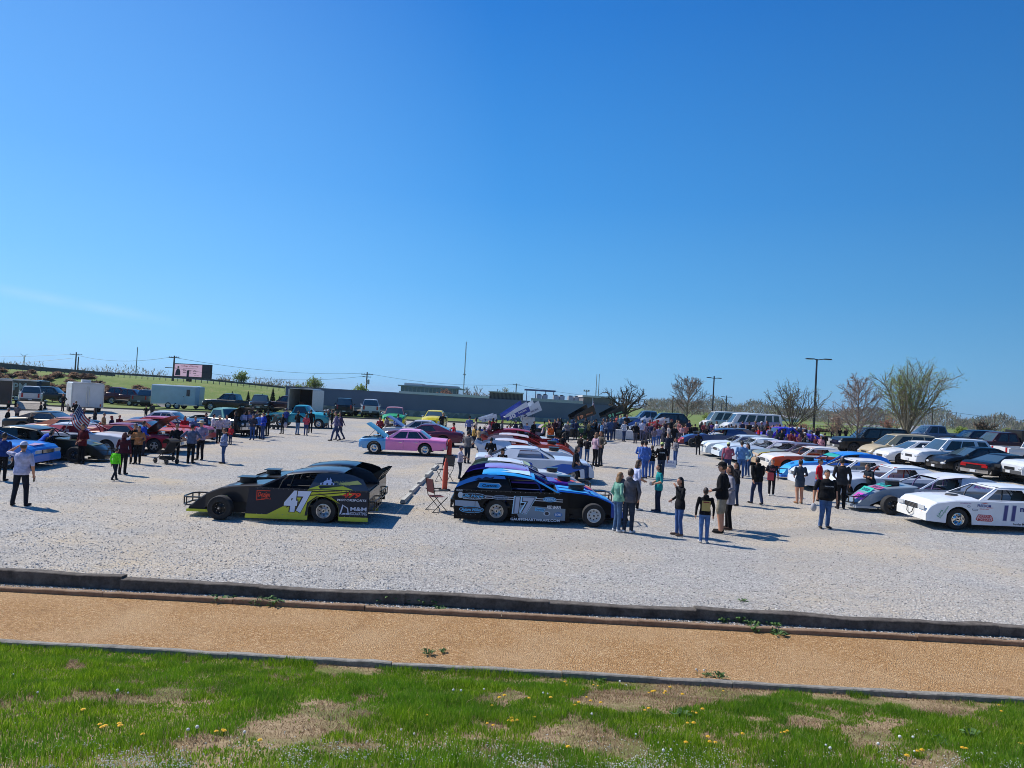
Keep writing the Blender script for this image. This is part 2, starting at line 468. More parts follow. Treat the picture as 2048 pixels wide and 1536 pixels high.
ends = [-420, 246, 520, 810, 1096, 1390, 1690, 1993, 2420]
offs = [.06, .02, .015, .03, .015, .03, .02, .01]; hh = [.245, .195, .185, .205, .18, .20, .185, .175]; dz_ = [.0, .012, -.015, .02, -.012, .01, -.02, .0]; de_ = [-.01, -.03, .02, -.03, .012, -.035, .02, .01]
tlab = ['weathered black railway tie at the left end of the kerb, standing higher than the next',
        'dark railway tie second from the left in the kerb', 'dark railway tie third from the left, ending below the black race car',
        'dark railway tie below the gap between the two nearest race cars', 'dark railway tie below the blue race car, joined at both ends',
        'dark railway tie below the boy in the printed hoodie', 'dark railway tie with bleached top below the bearded man',
        'dark railway tie at the right end of the kerb under the white race car']
for i in range(8):
    x0, x1 = px_x(ends[i], T_KERB), px_x(ends[i+1], T_KERB)
    timber('railway_tie', x0+.001, x1-.001, T_KERB+offs[i]*.5, .21, hh[i], TIE, dz_[i], de_[i], yaw=(.0, .05, .03, -.06, .05, -.07, .06, -.03)[i],
           label=tlab[i], group='railway ties along the gravel lot')
for k_, (t, m, dz, nm, pre) in enumerate(((T_HI, BOARDB, -.02, 'landscape_timber', 'brown landscape timber on the far path edge'),
                                    (T_LO, BOARDG, -.03, 'landscape_timber', 'grey landscape timber between lawn and path'))):
    e = [-9.6, -7.2, -4.8, -2.4, 0.05, 2.45, 4.85, 7.25, 9.7]
    if k_: e = [v+.9 for v in e]
    words = ['at the left edge', 'second from left', 'left of the middle', 'just left of the middle', 'just right of the middle', 'right of the middle', 'second from right', 'at the right edge']
    for i in range(8):
        if k_ and i == 7: continue
        timber(nm, e[i]+.006, e[i+1]-.006, t, .10, .10+.004*(i % 3), m, dz, bow=.008,
               label=pre+', '+words[i], group='timbers edging the path')

# ------------------------------------------------------------------ value noise and grass cover
_lat = RNG.random((257, 257))
def vnoise(x, y, s):
    x = np.asarray(x)*s+100.3; y = np.asarray(y)*s+57.7
    xi = np.floor(x).astype(int); yi = np.floor(y).astype(int); fx = x-xi; fy = y-yi
    fx = fx*fx*(3-2*fx); fy = fy*fy*(3-2*fy)
    g = lambda a, b_: _lat[a % 257, b_ % 257]
    return (g(xi, yi)*(1-fx)+g(xi+1, yi)*fx)*(1-fy)+(g(xi, yi+1)*(1-fx)+g(xi+1, yi+1)*fx)*fy
bare_px = [(180, 1400, 95, 13), (300, 1392, 60, 12), (140, 1330, 26, 8), (650, 1440, 120, 42), (690, 1340, 60, 20), (550, 1465, 80, 22), (823, 1331, 44, 9),
           (1290, 1352, 150, 17), (1560, 1378, 120, 12), (1900, 1422, 120, 14), (1360, 1392, 130, 30), (1210, 1400, 70, 22), (1150, 1470, 115, 34), (1010, 1400, 48, 13), (1230, 1500, 80, 20), (1440, 1378, 90, 24),
           (1625, 1446, 55, 15), (1750, 1464, 52, 24), (1780, 1402, 190, 14), (1890, 1520, 45, 26), (700, 1500, 60, 15), (1010, 1455, 40, 10), (400, 1482, 70, 10)]
def proj(x, y, z):
    dx, dy, dz = x-EYE.x, y-EYE.y, z-EYE.z
    f = dx*Fw.x+dy*Fw.y+dz*Fw.z; u = dx*Rv.x+dy*Rv.y+dz*Rv.z; v = dx*Uv.x+dy*Uv.y+dz*Uv.z
    return W0/2+F0*u/f, H0/2-F0*v/f
def cover(x, y, z):
    px, py = proj(x, y, z)
    c = .84+.75*(vnoise(x, y, 9.0)-.5)+.45*(vnoise(x+9, y, 27.0)-.5)+.9*(vnoise(x, y, 1.7)-.45)+.5*(vnoise(x, y, 5.1)-.5)
    jx = 60*(vnoise(x, y, 2.3)-.5); jy = 22*(vnoise(x, y, 3.1)-.5)
    for cx, cy, rx, ry in bare_px:
        e = ((px+jx-cx)/(rx*.95))**2+((py+jy-cy)/(ry*1.0))**2
        c = c-1.28*np.exp(-np.maximum(e-.25, 0)*1.6)
    return np.clip(c, 0, 1), px, py
def blades(name, n, mfn, hrange, wid, m, sel, lean=.45, patch=None):
    x = RNG.uniform(-8.6, 8.6, n*3); t = 4.6+(T_LO-.06-4.6)*RNG.random(n*3)**.75
    y = t+slant(x, t); z = ground_z(x, t)
    keep = np.abs(x) < y*.78+.3
    c, px, py = cover(x, y, z)
    p = sel(c, px, py, x, y)
    keep &= RNG.random(len(x)) < p
    x, y, z, c = (a[keep][:n] for a in (x, y, z, c)); k = len(x)
    a = RNG.random(k)*2*PI; hgt = (hrange[0]+(hrange[1]-hrange[0])*RNG.random(k)**1.6)*(.55+.6*c)*(.3+1.35*vnoise(x, y, 2.6))
    la = RNG.random(k)*2*PI; ln = hgt*lean*(.3+RNG.random(k))
    wd = wid*(.6+.7*RNG.random(k))
    ca, sa = np.cos(a)*wd/2, np.sin(a)*wd/2
    mx, my = x+np.cos(la)*ln*.35, y+np.sin(la)*ln*.35
    V = np.zeros((k, 5, 3))
    V[:, 0] = np.stack([x-ca, y-sa, z-.01], 1); V[:, 1] = np.stack([x+ca, y+sa, z-.01], 1)
    V[:, 2] = np.stack([mx+ca*.8, my+sa*.8, z+hgt*.6], 1); V[:, 3] = np.stack([mx-ca*.8, my-sa*.8, z+hgt*.6], 1)
    V[:, 4] = np.stack([x+np.cos(la)*ln, y+np.sin(la)*ln, z+hgt], 1)
    me = bpy.data.meshes.new(name); me.vertices.add(k*5); me.vertices.foreach_set('co', V.ravel())
    base = np.arange(k)*5
    L = np.stack([base, base+1, base+2, base+3, base+3, base+2, base+4], 1).ravel()
    me.loops.add(k*7); me.loops.foreach_set('vertex_index', L)
    me.polygons.add(k*2)
    ls = np.stack([np.arange(k)*7, np.arange(k)*7+4], 1).ravel()
    me.polygons.foreach_set('loop_start', ls)
    me.materials.append(m); me.update(calc_edges=True); me.validate()
    o = bpy.data.objects.new(name, me); COL.objects.link(o); return o
def _green(n):
    c = n.ramp(n.rand(), [(0, (.09, .20, .007)), (.5, (.185, .34, .010)), (.85, (.29, .44, .018)), (1, (.48, .47, .11))])
    c = n.mix(n.rng(n.noise(.8, 3), .4, .65, 0, .55), c, (.09, .26, .018)); c = n.mix(n.rng(n.noise(2.4, 4), .45, .7, 0, .6), c, (.05, .14, .014))
    n.col(c)
GREEN = nodes_mat('fresh_grass', _green, .55, .3, .5)
def _straw(n): n.col(n.ramp(n.rand(), [(0, (.20, .12, .065)), (.5, (.36, .25, .15)), (1, (.55, .43, .29))]))
STRAW = nodes_mat('dry_grass', _straw, .8, .2, .35)
o = blades('grass', 260000, None, (.026, .082), .0075, GREEN, lambda c, px, py, x, y: np.clip((c-.28)*3, 0.02, 1))
tag(o, 'short bright green grass with bare patches on the bank', 'grass', kind='stuff')
o = blades('dry_grass', 90000, None, (.02, .06), .007, STRAW, lambda c, px, py, x, y: np.clip(1.05-c*1.35, .05, 1), lean=1.5)
tag(o, 'dead straw coloured grass in the bare patches', 'dry grass', kind='stuff')
# clover heads along the bottom of the bank
mb = MB(); CLOV = mat('clover_white', (.62, .63, .58), .8, var=.2)
cnt = 0
while cnt < 2600:
    px, py = random.uniform(-20, 2060), 1536-abs(random.gauss(0, 26))
    if not (vnoise(px/60, py/25, 1.0) > .42+ (.25 if px > 1450 else 0)): 
        if random.random() < .9: continue
    p = at(px, py+10, STEP); p.z += random.uniform(.015, .05)
    r = random.uniform(.004, .008); a = random.random()*6
    q = [Vector((r, 0, 0)), Vector((0, r, 0)), Vector((-r, 0, 0)), Vector((0, -r, 0)), Vector((0, 0, r)), Vector((0, 0, -r))]
    mb.add([p+v for v in q], [(0, 1, 4), (1, 2, 4), (2, 3, 4), (3, 0, 4), (1, 0, 5), (2, 1, 5), (3, 2, 5), (0, 3, 5)], CLOV); cnt += 1
tag(mb.build('clover_blossom'), 'tiny white blossoms scattered through the lowest grass', 'clover', kind='stuff')
# dandelions
YEL = mat('dandelion_yellow', (.80, .50, .02), .7, var=.15); PUF = mat('dandelion_clock', (.66, .67, .64), .9, var=.1); STEM = mat('weed_green', (.07, .15, .03), .7, var=.3)
def flower_me(kind):
    mb = MB(); h = .06 if kind == 'y' else .10
    mb.tube([(0, 0, -.02), (.004, .002, h*.6), (0, .006, h)], .0025, STEM, 4)
    if kind == 'y':
        for ring, (r, dz, nn_) in enumerate(((.021, .0, 12), (.015, .006, 10), (.008, .010, 7))):
            for j in range(nn_):
                a = 2*PI*j/nn_+ring; u = Vector((math.cos(a), math.sin(a), 0)); v = Vector((-u.y, u.x, 0))*.004
                c = Vector((0, .006, h+dz))
                mb.face([c-v*.5, c+u*r-v+Vector((0, 0, .004)), c+u*(r+.003)+Vector((0, 0, .004)), c+u*r+v+Vector((0, 0, .004)), c+v*.5], YEL)
    else:
        mb.ell((0, .006, h+.012), (.015, .015, .014), PUF, 9, 6)
    return mb.mesh('dandelion')
ym, pm_ = flower_me('y'), flower_me('p')
ypx = [(167, 1425), (200, 1452), (208, 1458), (204, 1460), (237, 1452), (238, 1459), (285, 1474), (433, 1467), (445, 1464), (447, 1466), (518, 1487), (852, 1432), (983, 1412), (1008, 1394), (998, 1398), (975, 1448), (986, 1452), (1016, 1442), (1023, 1445), (1033, 1443), (1022, 1440), (1058, 1397), (1068, 1435), (1100, 1398), (1130, 1364), (1134, 1372), (1150, 1411), (1156, 1408), (1166, 1378), (1172, 1394), (1186, 1368), (1196, 1371), (1180, 1403), (1202, 1408), (1298, 1385), (1304, 1386), (1308, 1384), (1327, 1387), (1330, 1385), (1298, 1420), (1290, 1421), (1340, 1376), (1376, 1424), (1386, 1425), (1393, 1427), (1405, 1421), (1374, 1448), (1388, 1451), (1371, 1489), (1415, 1478), (1420, 1488), (1430, 1488), (1446, 1381), (1364, 1391), (1484, 1471), (1561, 1465), (1568, 1466), (1575, 1464), (1926, 1501), (1933, 1500), (1835, 1506), (1845, 1507), (1998, 1410), (2002, 1424), (2040, 1489), (2044, 1490), (1814, 1518), (1134, 1500)]
ppx = [(25, 1354), (75, 1393), (232, 1396), (256, 1393), (374, 1476), (392, 1476), (486, 1481), (802, 1468), (828, 1477), (922, 1391), (968, 1385), (1086, 1393), (1238, 1372), (1252, 1373), (1183, 1439), (1270, 1477), (1320, 1345), (1392, 1345), (1408, 1348), (1651, 1500), (1658, 1512), (1756, 1505), (1797, 1490), (1826, 1486), (1827, 1510), (1340, 1508), (1326, 1517), (1395, 1345), (905, 1391), (1094, 1392)]
for me, lst, lab, grp in ((ym, ypx, 'yellow dandelion flower in the grass of the bank', 'yellow dandelions in the grass'), (pm_, ppx, 'white dandelion clock on a stalk in the grass', 'dandelion clocks in the grass')):
    for px, py in lst:
        p = at(px, py+8, STEP)
        o = link('dandelion', me, None, p, random.random()*6); s_ = random.uniform(.65, 1.1); o.scale = (s_, s_, s_); tag(o, lab, 'dandelion', grp)
# broad-leaved weeds on the verge, along the path and in bare spots
def weed_me(seed):
    r = random.Random(seed); mb = MB()
    for j in range(26):
        a = r.random()*6.28; u = Vector((math.cos(a), math.sin(a), 0)); v = Vector((-u.y, u.x, 0))
        L = r.uniform(.04, .13); h = r.uniform(.01, .10); b0 = u*r.uniform(0, .08)
        wv = v*L*.22
        mb.face([b0, b0+u*L*.5+wv+Vector((0, 0, h)), b0+u*L+Vector((0, 0, h*.8)), b0+u*L*.5-wv+Vector((0, 0, h))], STEM)
    return mb.mesh('weed')
wm = [weed_me(i) for i in range(4)]
wpx = [(470, 1197), (490, 1200), (515, 1203), (530, 1198), (548, 1204), (440, 1196), (590, 1206), (830, 1200), (850, 1203), (870, 1204), (880, 1218), (760, 1196), (780, 1197), (1425, 1232), (1450, 1236), (1470, 1232), (1480, 1238), (1490, 1228), (1505, 1244), (1530, 1240), (1550, 1245), (1510, 1258), (1555, 1264), (1465, 1222), (855, 1303), (885, 1299), (1415, 1346), (1440, 1350), (1380, 1362), (1200, 1356), (1880, 1478), (1890, 1486), (1940, 1470), (1100, 1424), (1485, 1196), (1360, 1430)]
for i, (px, py) in enumerate(wpx):
    p = at(px, py+6, STEP if py > 1199 or px < 900 else 0)
    o = link('weed', wm[i % 4], None, p, random.random()*6); s_ = random.uniform(.45, .95)*(.8 if py > 1290 else 1.5); o.scale = (s_, s_, s_*random.uniform(.7, 1.5))
    tag(o, 'low green weed growing beside the path', 'weed', 'weeds beside the path')
# loose stones on the gravel next to the kerb and on the verge
def _stone(n): n.col(n.ramp(n.rand(), [(0, (.16, .155, .15)), (.4, (.36, .355, .35)), (.8, (.55, .54, .52)), (1, (.72, .70, .66))]))
STONE = nodes_mat('limestone_chips', _stone)
def stones(name, n, fn, lab, cat):
    P = np.array([fn() for _ in range(n)]); x, t, r = P[:, 0], P[:, 1], P[:, 2]
    y = t+slant(x, t); z = ground_z(x, t)
    base = np.array([(1, 0, 0), (-1, 0, 0), (0, 1, 0), (0, -1, 0), (0, 0, 1), (0, 0, -1)], float)
    V = base[None]*(r[:, None, None]*(.6+.7*RNG.random((n, 6, 1))))*np.stack([np.ones(n), .6+.6*RNG.random(n), .45+.3*RNG.random(n)], 1)[:, None]
    a = RNG.random(n)*6.28; c, s = np.cos(a)[:, None], np.sin(a)[:, None]
    V = np.stack([V[..., 0]*c-V[..., 1]*s, V[..., 0]*s+V[..., 1]*c, V[..., 2]], 2)+np.stack([x, y, z+r*.12], 1)[:, None]
    F = np.array([(0, 2, 4), (2, 1, 4), (1, 3, 4), (3, 0, 4), (2, 0, 5), (1, 2, 5), (3, 1, 5), (0, 3, 5)])
    F = (F[None]+(np.arange(n)*6)[:, None, None]).reshape(-1, 3)
    me = bpy.data.meshes.new(name); me.from_pydata(V.reshape(-1, 3).tolist(), [], F.tolist()); me.materials.append(STONE)
    o = bpy.data.objects.new(name, me); COL.objects.link(o); tag(o, lab, cat, kind='stuff')
def f1():
    t = T_KERB+.15+random.expovariate(.16)
    if t > 40: t = 15
    return (random.uniform(-1, 1)*(t*.75+1), t, random.uniform(.010, .026))
stones('gravel', 26000, f1, 'loose pale limestone chips lying on the lot', 'gravel')
stones('verge_gravel', 2600, lambda: (random.uniform(-10, 10), random.uniform(T_HI+.08, T_KERB-.1), random.uniform(.008, .026)), 'small stones on the strip in front of the railway ties', 'gravel')
# ------------------------------------------------------------------ trees
def bark(h): return mat('bark_'+h, hexc(h), .9, 0, 0, .3, 8, .4, 30, .2)
def leafm(key, a, b_, c):
    if key in _M: return _M[key]
    return nodes_mat(key, lambda n: n.col(n.ramp(n.rand(), [(0, a), (.5, b_), (1, c)])), .7, .25, .4)
def tree_me(seed, h, spread, bm, lm, style='vase', n1=10, n2=7, n3=6, leaf=.0, lsize=.10, tr=.02, twig=.012, elmin=.72):
    r = random.Random(seed); tm, cm = MB(), MB()
    def bend(p, d, L, k, j, up):
        pts = [Vector(p)]; d = Vector(d)
        for _ in range(k):
            d = (d+Vector((r.gauss(0, j), r.gauss(0, j), r.gauss(0, j)+up))).normalized(); pts.append(pts[-1]+d*(L/k))
        return pts
    tr_h = {'vase': .16, 'oak': .33, 'pyr': .9, 'multi': .08}[style]*h
    R = tr*h
    if style == 'pyr':
        trunk = bend((0, 0, -.1), (0, 0, 1), h*.97, 8, .03, .05); tm.tube(trunk, [R*(1-i/9)+.012 for i in range(9)], bm, 6)
    else:
        trunk = bend((0, 0, -.1), (0, 0, 1), tr_h, 3, .05, .1); tm.tube(trunk, [R*1.15, R, R*.95, R*.9], bm, 7)
    tips = []
    for i in range(n1):
        a = 2*PI*i/n1+r.uniform(-.35, .35)
        if style == 'pyr':
            f = .18+.75*i/n1; k = f*8; b0 = trunk[int(k)].lerp(trunk[min(int(k)+1, 8)], k % 1); a = i*2.4
            el = r.uniform(.55, .9); L = h*spread*(1.0-f*.72)*(.62+.5*min(1, f*2.2))*r.uniform(.75, 1.1); r0 = R*.32
        elif style == 'oak':
            b0 = trunk[-1]-Vector((0, 0, r.uniform(0, .3)*tr_h)); el = .3+1.1*((i*.618) % 1); L = h*(.50+.16*math.sin(el))*r.uniform(.8, 1.0); r0 = R*.5
        else:
            b0 = trunk[-1]-Vector((0, 0, r.uniform(0, .4)*tr_h)); el = elmin+(1.5-elmin)*((i*.618) % 1); L = (h-tr_h)*r.uniform(.8, 1.0)*(.72+.28*math.sin(el)); r0 = R*.45
        sp = spread if style != 'pyr' else 1
        d = Vector((math.cos(a)*math.cos(el)*sp, math.sin(a)*math.cos(el)*sp, math.sin(el)))
        limb = bend(b0, d, L, 6, .10 if style != 'oak' else .2, .03); r0 *= .85 if style == 'vase' else 1
        tm.tube(limb, [r0*(1-i_/7)+twig*.8 for i_ in range(7)], bm, 5)
        for j in range(n2):
            f = .28+.7*j/n2; k = f*6; p = limb[int(k)].lerp(limb[min(int(k)+1, 6)], k % 1)
            dd = (limb[min(int(k)+1, 6)]-limb[int(k)]).normalized()
            side = Vector((r.gauss(0, 1), r.gauss(0, 1), r.gauss(.15, .7))).normalized()
            d2 = (dd*(.9 if style != 'oak' else .55)+side*.75).normalized()
            L2 = L*.46*(1-f*.45)*r.uniform(.7, 1.15)
            br = bend(p, d2, L2, 4, .12 if style != 'oak' else .26, .04)
            cm.tube(br, [r0*.36*(1-i_/5)+twig*.7 for i_ in range(5)], bm, 4, False)
            for q in range(n3):
                f2 = .2+.8*q/n3; k2 = f2*4; p2 = br[int(k2)].lerp(br[min(int(k2)+1, 4)], k2 % 1)
                d3 = ((br[min(int(k2)+1, 4)]-br[int(k2)]).normalized()*.8+Vector((r.gauss(0, 1), r.gauss(0, 1), r.gauss(.2, .8))).normalized()*.8).normalized()
                tw = bend(p2, d3, L2*.42*r.uniform(.6, 1.2), 2, .2, .05)
                cm.tube(tw, [twig, twig*.75, twig*.45], bm, 3, False); tips += [tw[1], tw[2]]
    for p in tips:
        n = int(leaf)+(1 if r.random() < leaf % 1 else 0)
        for _ in range(n):
            c = p+Vector((r.gauss(0, 1), r.gauss(0, 1), r.gauss(0, 1)))*lsize*1.3
            u = Vector((r.gauss(0, 1), r.gauss(0, 1), r.gauss(0, 1))).normalized(); v = u.orthogonal().normalized()
            s_ = lsize*r.uniform(.5, 1.1)
            cm.face([c-u*s_, c+v*s_*.55, c+u*s_, c-v*s_*.55], lm)
    return tm.mesh('trunk'), cm.mesh('crown')
def put_tree(me, p, rz, label, cat='tree', name='bare_tree', group=None, sc=1):
    e = empty(name, p, rz); e.scale = (sc, sc, sc); tag(e, label, cat, group)
    link('trunk', me[0], e); link('crown', me[1], e); return e
BK, BKD, BKP = bark('665c50'), bark('4a4138'), bark('82746a')
LG = leafm('leaf_spring', (.16, .22, .05), (.26, .33, .08), (.38, .42, .14))
LP = leafm('leaf_pink', (.26, .16, .11), (.36, .24, .165), (.44, .32, .23))
LR = leafm('leaf_red', (.28, .10, .07), (.36, .15, .10), (.40, .21, .14))
LB = leafm('leaf_bright', (.13, .20, .03), (.21, .29, .05), (.31, .37, .09))
def tree_at(px, depth, ytop, style, spread, bm, lm, label, name, leaf, rz=0, group=None, seed=None, **k):
    p = atd(px, depth); top = atd(px, depth, ytop); h = top.z-p.z
    put_tree(tree_me(seed or int(px), h, spread, bm, lm, style, leaf=leaf, **k), p, rz, label, 'tree', name, group)
G_T = 'trees around the lot'
tree_at(1815, 62, 716, 'vase', 1.0, bark('847b66'), LB, 'tall spreading tree just coming into pale green leaf behind the white SUV', 'budding_tree', 2.2, n1=21, n2=10, n3=6, lsize=.075, twig=.012, elmin=.9, group=G_T)
tree_at(1717, 52.5, 756, 'pyr', .60, BKP, LP, 'slender young tree with sparse pink buds on a pale trunk before the black SUV', 'young_tree', .8, n1=34, n2=8, n3=6, lsize=.045, twig=.010, tr=.012, group=G_T)
tree_at(1586, 74, 754, 'vase', 1.15, BK, LG, 'bare spreading tree with a few green buds left of the tall lamp post', 'bare_tree', .55, n1=15, n2=8, n3=6, lsize=.07, twig=.016, group=G_T)
tree_at(1612, 70, 838, 'vase', .8, BKP, LR, 'small shrub-like tree with dull red young leaves by the lamp post', 'small_tree', 1.6, n1=8, n2=4, n3=4, lsize=.08, group=G_T)
tree_at(1676, 66, 824, 'vase', .9, BKP, LP, 'low rounded tree covered in salmon pink blossom near the walkers', 'blossom_tree', 2.0, n1=10, n2=6, n3=4, lsize=.08, group=G_T)
tree_at(1375, 88, 756, 'pyr', .72, BKP, LP, 'bare pyramid-shaped tree with reddish twigs between the lot and the field', 'bare_tree', .25, n1=34, n2=9, n3=6, lsize=.07, twig=.015, tr=.014, group=G_T)
tree_at(1250, 82, 752, 'oak', 1.05, BKD, LG, 'gnarled dark leafless oak at the right end of the grey building', 'oak_tree', 0, n1=13, n2=9, n3=6, twig=.015, tr=.034, group=G_T)
tree_at(1972, 88, 832, 'oak', 1.15, BKD, LP, 'round leafless tree with twisted limbs behind the maroon pickup', 'bare_tree', .12, n1=15, n2=11, n3=8, twig=.018, tr=.03, group=G_T)
tree_at(480, 118, 741, 'vase', .95, BK, LB, 'young leafing tree standing on the embankment right of the billboard', 'leafing_tree', 1.2, n1=11, n2=6, n3=5, lsize=.13, twig=.025, group=G_T)
tree_at(626, 125, 752, 'vase', 1.0, BK, LB, 'yellow-green leafing tree showing above the left part of the grey building', 'leafing_tree', 1.1, n1=11, n2=6, n3=5, lsize=.14, twig=.025, group=G_T)
tree_at(596, 128, 769, 'vase', 1.1, BK, LG, 'lower hazy tree left of the yellow-green one above the grey roof', 'leafing_tree', .8, n1=9, n2=6, n3=4, lsize=.14, twig=.025, group=G_T)
tree_at(721, 118, 770, 'vase', 1.5, BK, LB, 'rounded bright green treetop below the pole with the transformer', 'leafing_tree', 2.4, n1=10, n2=6, n3=5, lsize=.16, twig=.025, group=G_T)
tree_at(946, 125, 768, 'vase', 1.25, bark('8d7c6a'), LP, 'pale bare tree fanned out behind the white roof edge', 'bare_tree', .15, n1=16, n2=7, n3=5, twig=.028, group=G_T)
tree_at(1012, 130, 771, 'vase', 1.3, bark('8d7c6a'), LG, 'thin budding tree behind the brown roof block', 'budding_tree', .5, n1=11, n2=6, n3=4, lsize=.14, twig=.028, group=G_T)
tree_at(893, 150, 776, 'vase', 1.4, bark('7a6047'), LR, 'rusty brown tree before the glass office building', 'small_tree', 1.2, n1=9, n2=6, n3=4, lsize=.16, twig=.03, group=G_T)
tree_at(1480, 140, 818, 'oak', 1.1, BKD, LR, 'low dark round tree behind the white vans', 'small_tree', .5, n1=9, n2=6, n3=5, lsize=.14, twig=.03, group=G_T)
tree_at(1418, 105, 826, 'vase', 1.1, BK, LB, 'small green tree left of the white passenger van', 'leafing_tree', 2.2, n1=8, n2=5, n3=4, lsize=.15, twig=.02, group=G_T)
tree_at(1780, 84, 830, 'vase', 1.2, BKP, LR, 'brownish low tree behind the pale budding crown', 'small_tree', 1.0, n1=9, n2=5, n3=4, lsize=.13, twig=.02, group=G_T)
tree_at(1927, 105, 856, 'vase', 1.5, BK, LB, 'fresh green bushy tree right of the grey house', 'leafing_tree', 3.2, n1=10, n2=5, n3=5, lsize=.17, twig=.02, group=G_T)
tree_at(2016, 96, 856, 'vase', 1.0, BKD, LG, 'thin dark bushy tree at the right edge beyond the pickups', 'small_tree', 1.5, n1=8, n2=5, n3=4, lsize=.14, twig=.02, group=G_T)
# clipped evergreen cones
def conifer_me(seed, h):
    r = random.Random(seed); tm, cm = MB(), MB(); tm.tube([(0, 0, -.1), (0, 0, h*.5)], .06, BKD, 6)
    for _ in range(900):
        f = r.random()**.7; z = h*(1-f*.96); rr = h*.23*f*(.55+.5*r.random()); a = r.random()*6.28
        c = Vector((math.cos(a)*rr, math.sin(a)*rr, z)); u = Vector((math.cos(a), math.sin(a), -.35)).normalized(); v = Vector((-math.sin(a), math.cos(a), r.uniform(-.3, .3)))
        s_ = .055*h**.6
        cm.face([c-v*s_*.5, c+u*s_*1.4, c+v*s_*.5, c+Vector((0, 0, s_))], CONI)
    return tm.mesh('trunk'), cm.mesh('crown')
CONI = leafm('needles', (.012, .03, .014), (.025, .05, .022), (.05, .075, .03))
for px, yt, d, w_ in ((496, 783, 84, 'tall dark evergreen cone behind the black pickup'), (524, 788, 86, 'shorter dark evergreen cone between two taller ones'), (545, 777, 85, 'tallest dark evergreen cone left of the maroon trailer'),
                      (464, 783, 88, 'small dark evergreen cone at the foot of the embankment'), (559, 792, 87, 'smallest dark evergreen cone beside the grey building')):
    p = atd(px, d); h = atd(px, d, yt).z-p.z
    put_tree(conifer_me(int(px), h), p, 0, w_, 'evergreen', 'evergreen_tree', 'evergreen cones beside the building')
# dormant bushes on the embankment
def bush_me(seed):
    r = random.Random(seed); mb = MB()
    for _ in range(130):
        a = r.random()*6.28; el = r.uniform(.15, 1.5); u = Vector((math.cos(a)*math.cos(el), math.sin(a)*math.cos(el), math.sin(el)*.8)); v = u.orthogonal().normalized()
        L = r.uniform(.45, .75); mb.face([v*.03, u*L*.6+v*.12, u*L, u*L*.6-v*.12], BUSH)
    return mb.mesh('bush')
BUSH = leafm('dormant_twigs', (.15, .09, .065), (.28, .19, .13), (.42, .30, .22))
bms = [bush_me(i) for i in range(3)]
for i in range(118):
    px, d = random.uniform(-10, 305), random.uniform(88.5, 102)
    if px > 200 and d > 97: d = random.uniform(88.5, 97)
    o = link('bush', bms[i % 3], None, atd(px, d), random.random()*6); s_ = random.uniform(.8, 1.5); o.scale = (s_*1.2, s_*1.2, s_)
    tag(o, 'brown dormant bush planted on the embankment slope', 'bush', 'bushes on the embankment')
for i in range(14):
    px, d = random.choice(((1350, 84), (1372, 83), (1358, 85), (1705, 80), (1500, 100), (1990, 90), (1650, 90))); px += random.uniform(-14, 14)
    o = link('bush', bms[i % 3], None, atd(px, d), random.random()*6); tag(o, 'low bush at the edge of the far field', 'bush', 'bushes by the field')
# far woods: a mass of bare crowns
def woods(name, pxs_, d0, d1, h0, h1, n, size, m, lab):
    mb = MB()
    for _ in range(n):
        px = random.uniform(*pxs_); d = random.uniform(d0, d1); p = atd(px, d)
        hh_ = h0+(h1-h0)*float(vnoise(px/38, d/300, 1.0))
        z = p.z+hh_*random.random()**.8; c = Vector((p.x+random.gauss(0, size), p.y, z))
        u = Vector((random.gauss(0, .5), random.gauss(0, .5), 1)).normalized(); v = u.cross(Vector((random.gauss(0, 1), random.gauss(0, 1), .2))).normalized(); s_ = size*random.uniform(.4, 1)
        mb.face([c-u*s_, c+v*s_*.16, c+u*s_, c-v*s_*.16], m)
    o = mb.build(name); tag(o, lab, 'woods', kind='stuff')
WD = leafm('bare_woods', (.15, .13, .12), (.24, .20, .165), (.27, .27, .16))
woods('woods', (1290, 2120), 330, 460, 4.0, 10.5, 26000, 1.25, WD, 'grey-brown bare woodland across the field on the right')
woods('roadside_woods', (-60, 330), 190, 260, 1.0, 4.4, 5000, .7, WD, 'bare trees beyond the highway barrier at the left')
woods('distant_woods', (430, 640), 210, 330, 2.0, 5.4, 5000, .8, WD, 'hazy bare trees beyond the embankment near the grey building')
# hills
HILL = mat('wooded_hills', (.075, .105, .10), .95, var=.2, vscale=.004)
def hill(px0, px1, d, prof):
    mb = MB(); rows = []
    n = 60
    for j, (k, dd) in enumerate(((0, -500), (.7, -180), (1, 0), (.6, 300), (0, 900))):
        row = []
        for i in range(n+1):
            px = px0+(px1-px0)*i/n; q = atd(px, d, 800); yp = float(np.interp(px, [a for a, _ in prof], [b_ for _, b_ in prof]))
            top = atd(px, d, yp).z+2.5*float(vnoise(px/9, j, 1))
            row.append((q.x*(1+dd/d), q.y+dd, -6+(top+6)*k))
        rows.append(row)
    mb.grid(rows, HILL); o = mb.build('hills', None, 60); tag(o, kind='structure')
hill(-400, 820, 4200, [(-400, 755), (0, 752), (300, 757), (380, 758), (440, 760), (520, 769), (600, 776), (700, 786), (820, 795)])
hill(1230, 2500, 5200, [(1230, 818), (1290, 812), (1320, 811), (1360, 817), (1420, 818), (1500, 826), (1640, 836), (1800, 846), (1900, 846), (2048, 862), (2500, 890)])
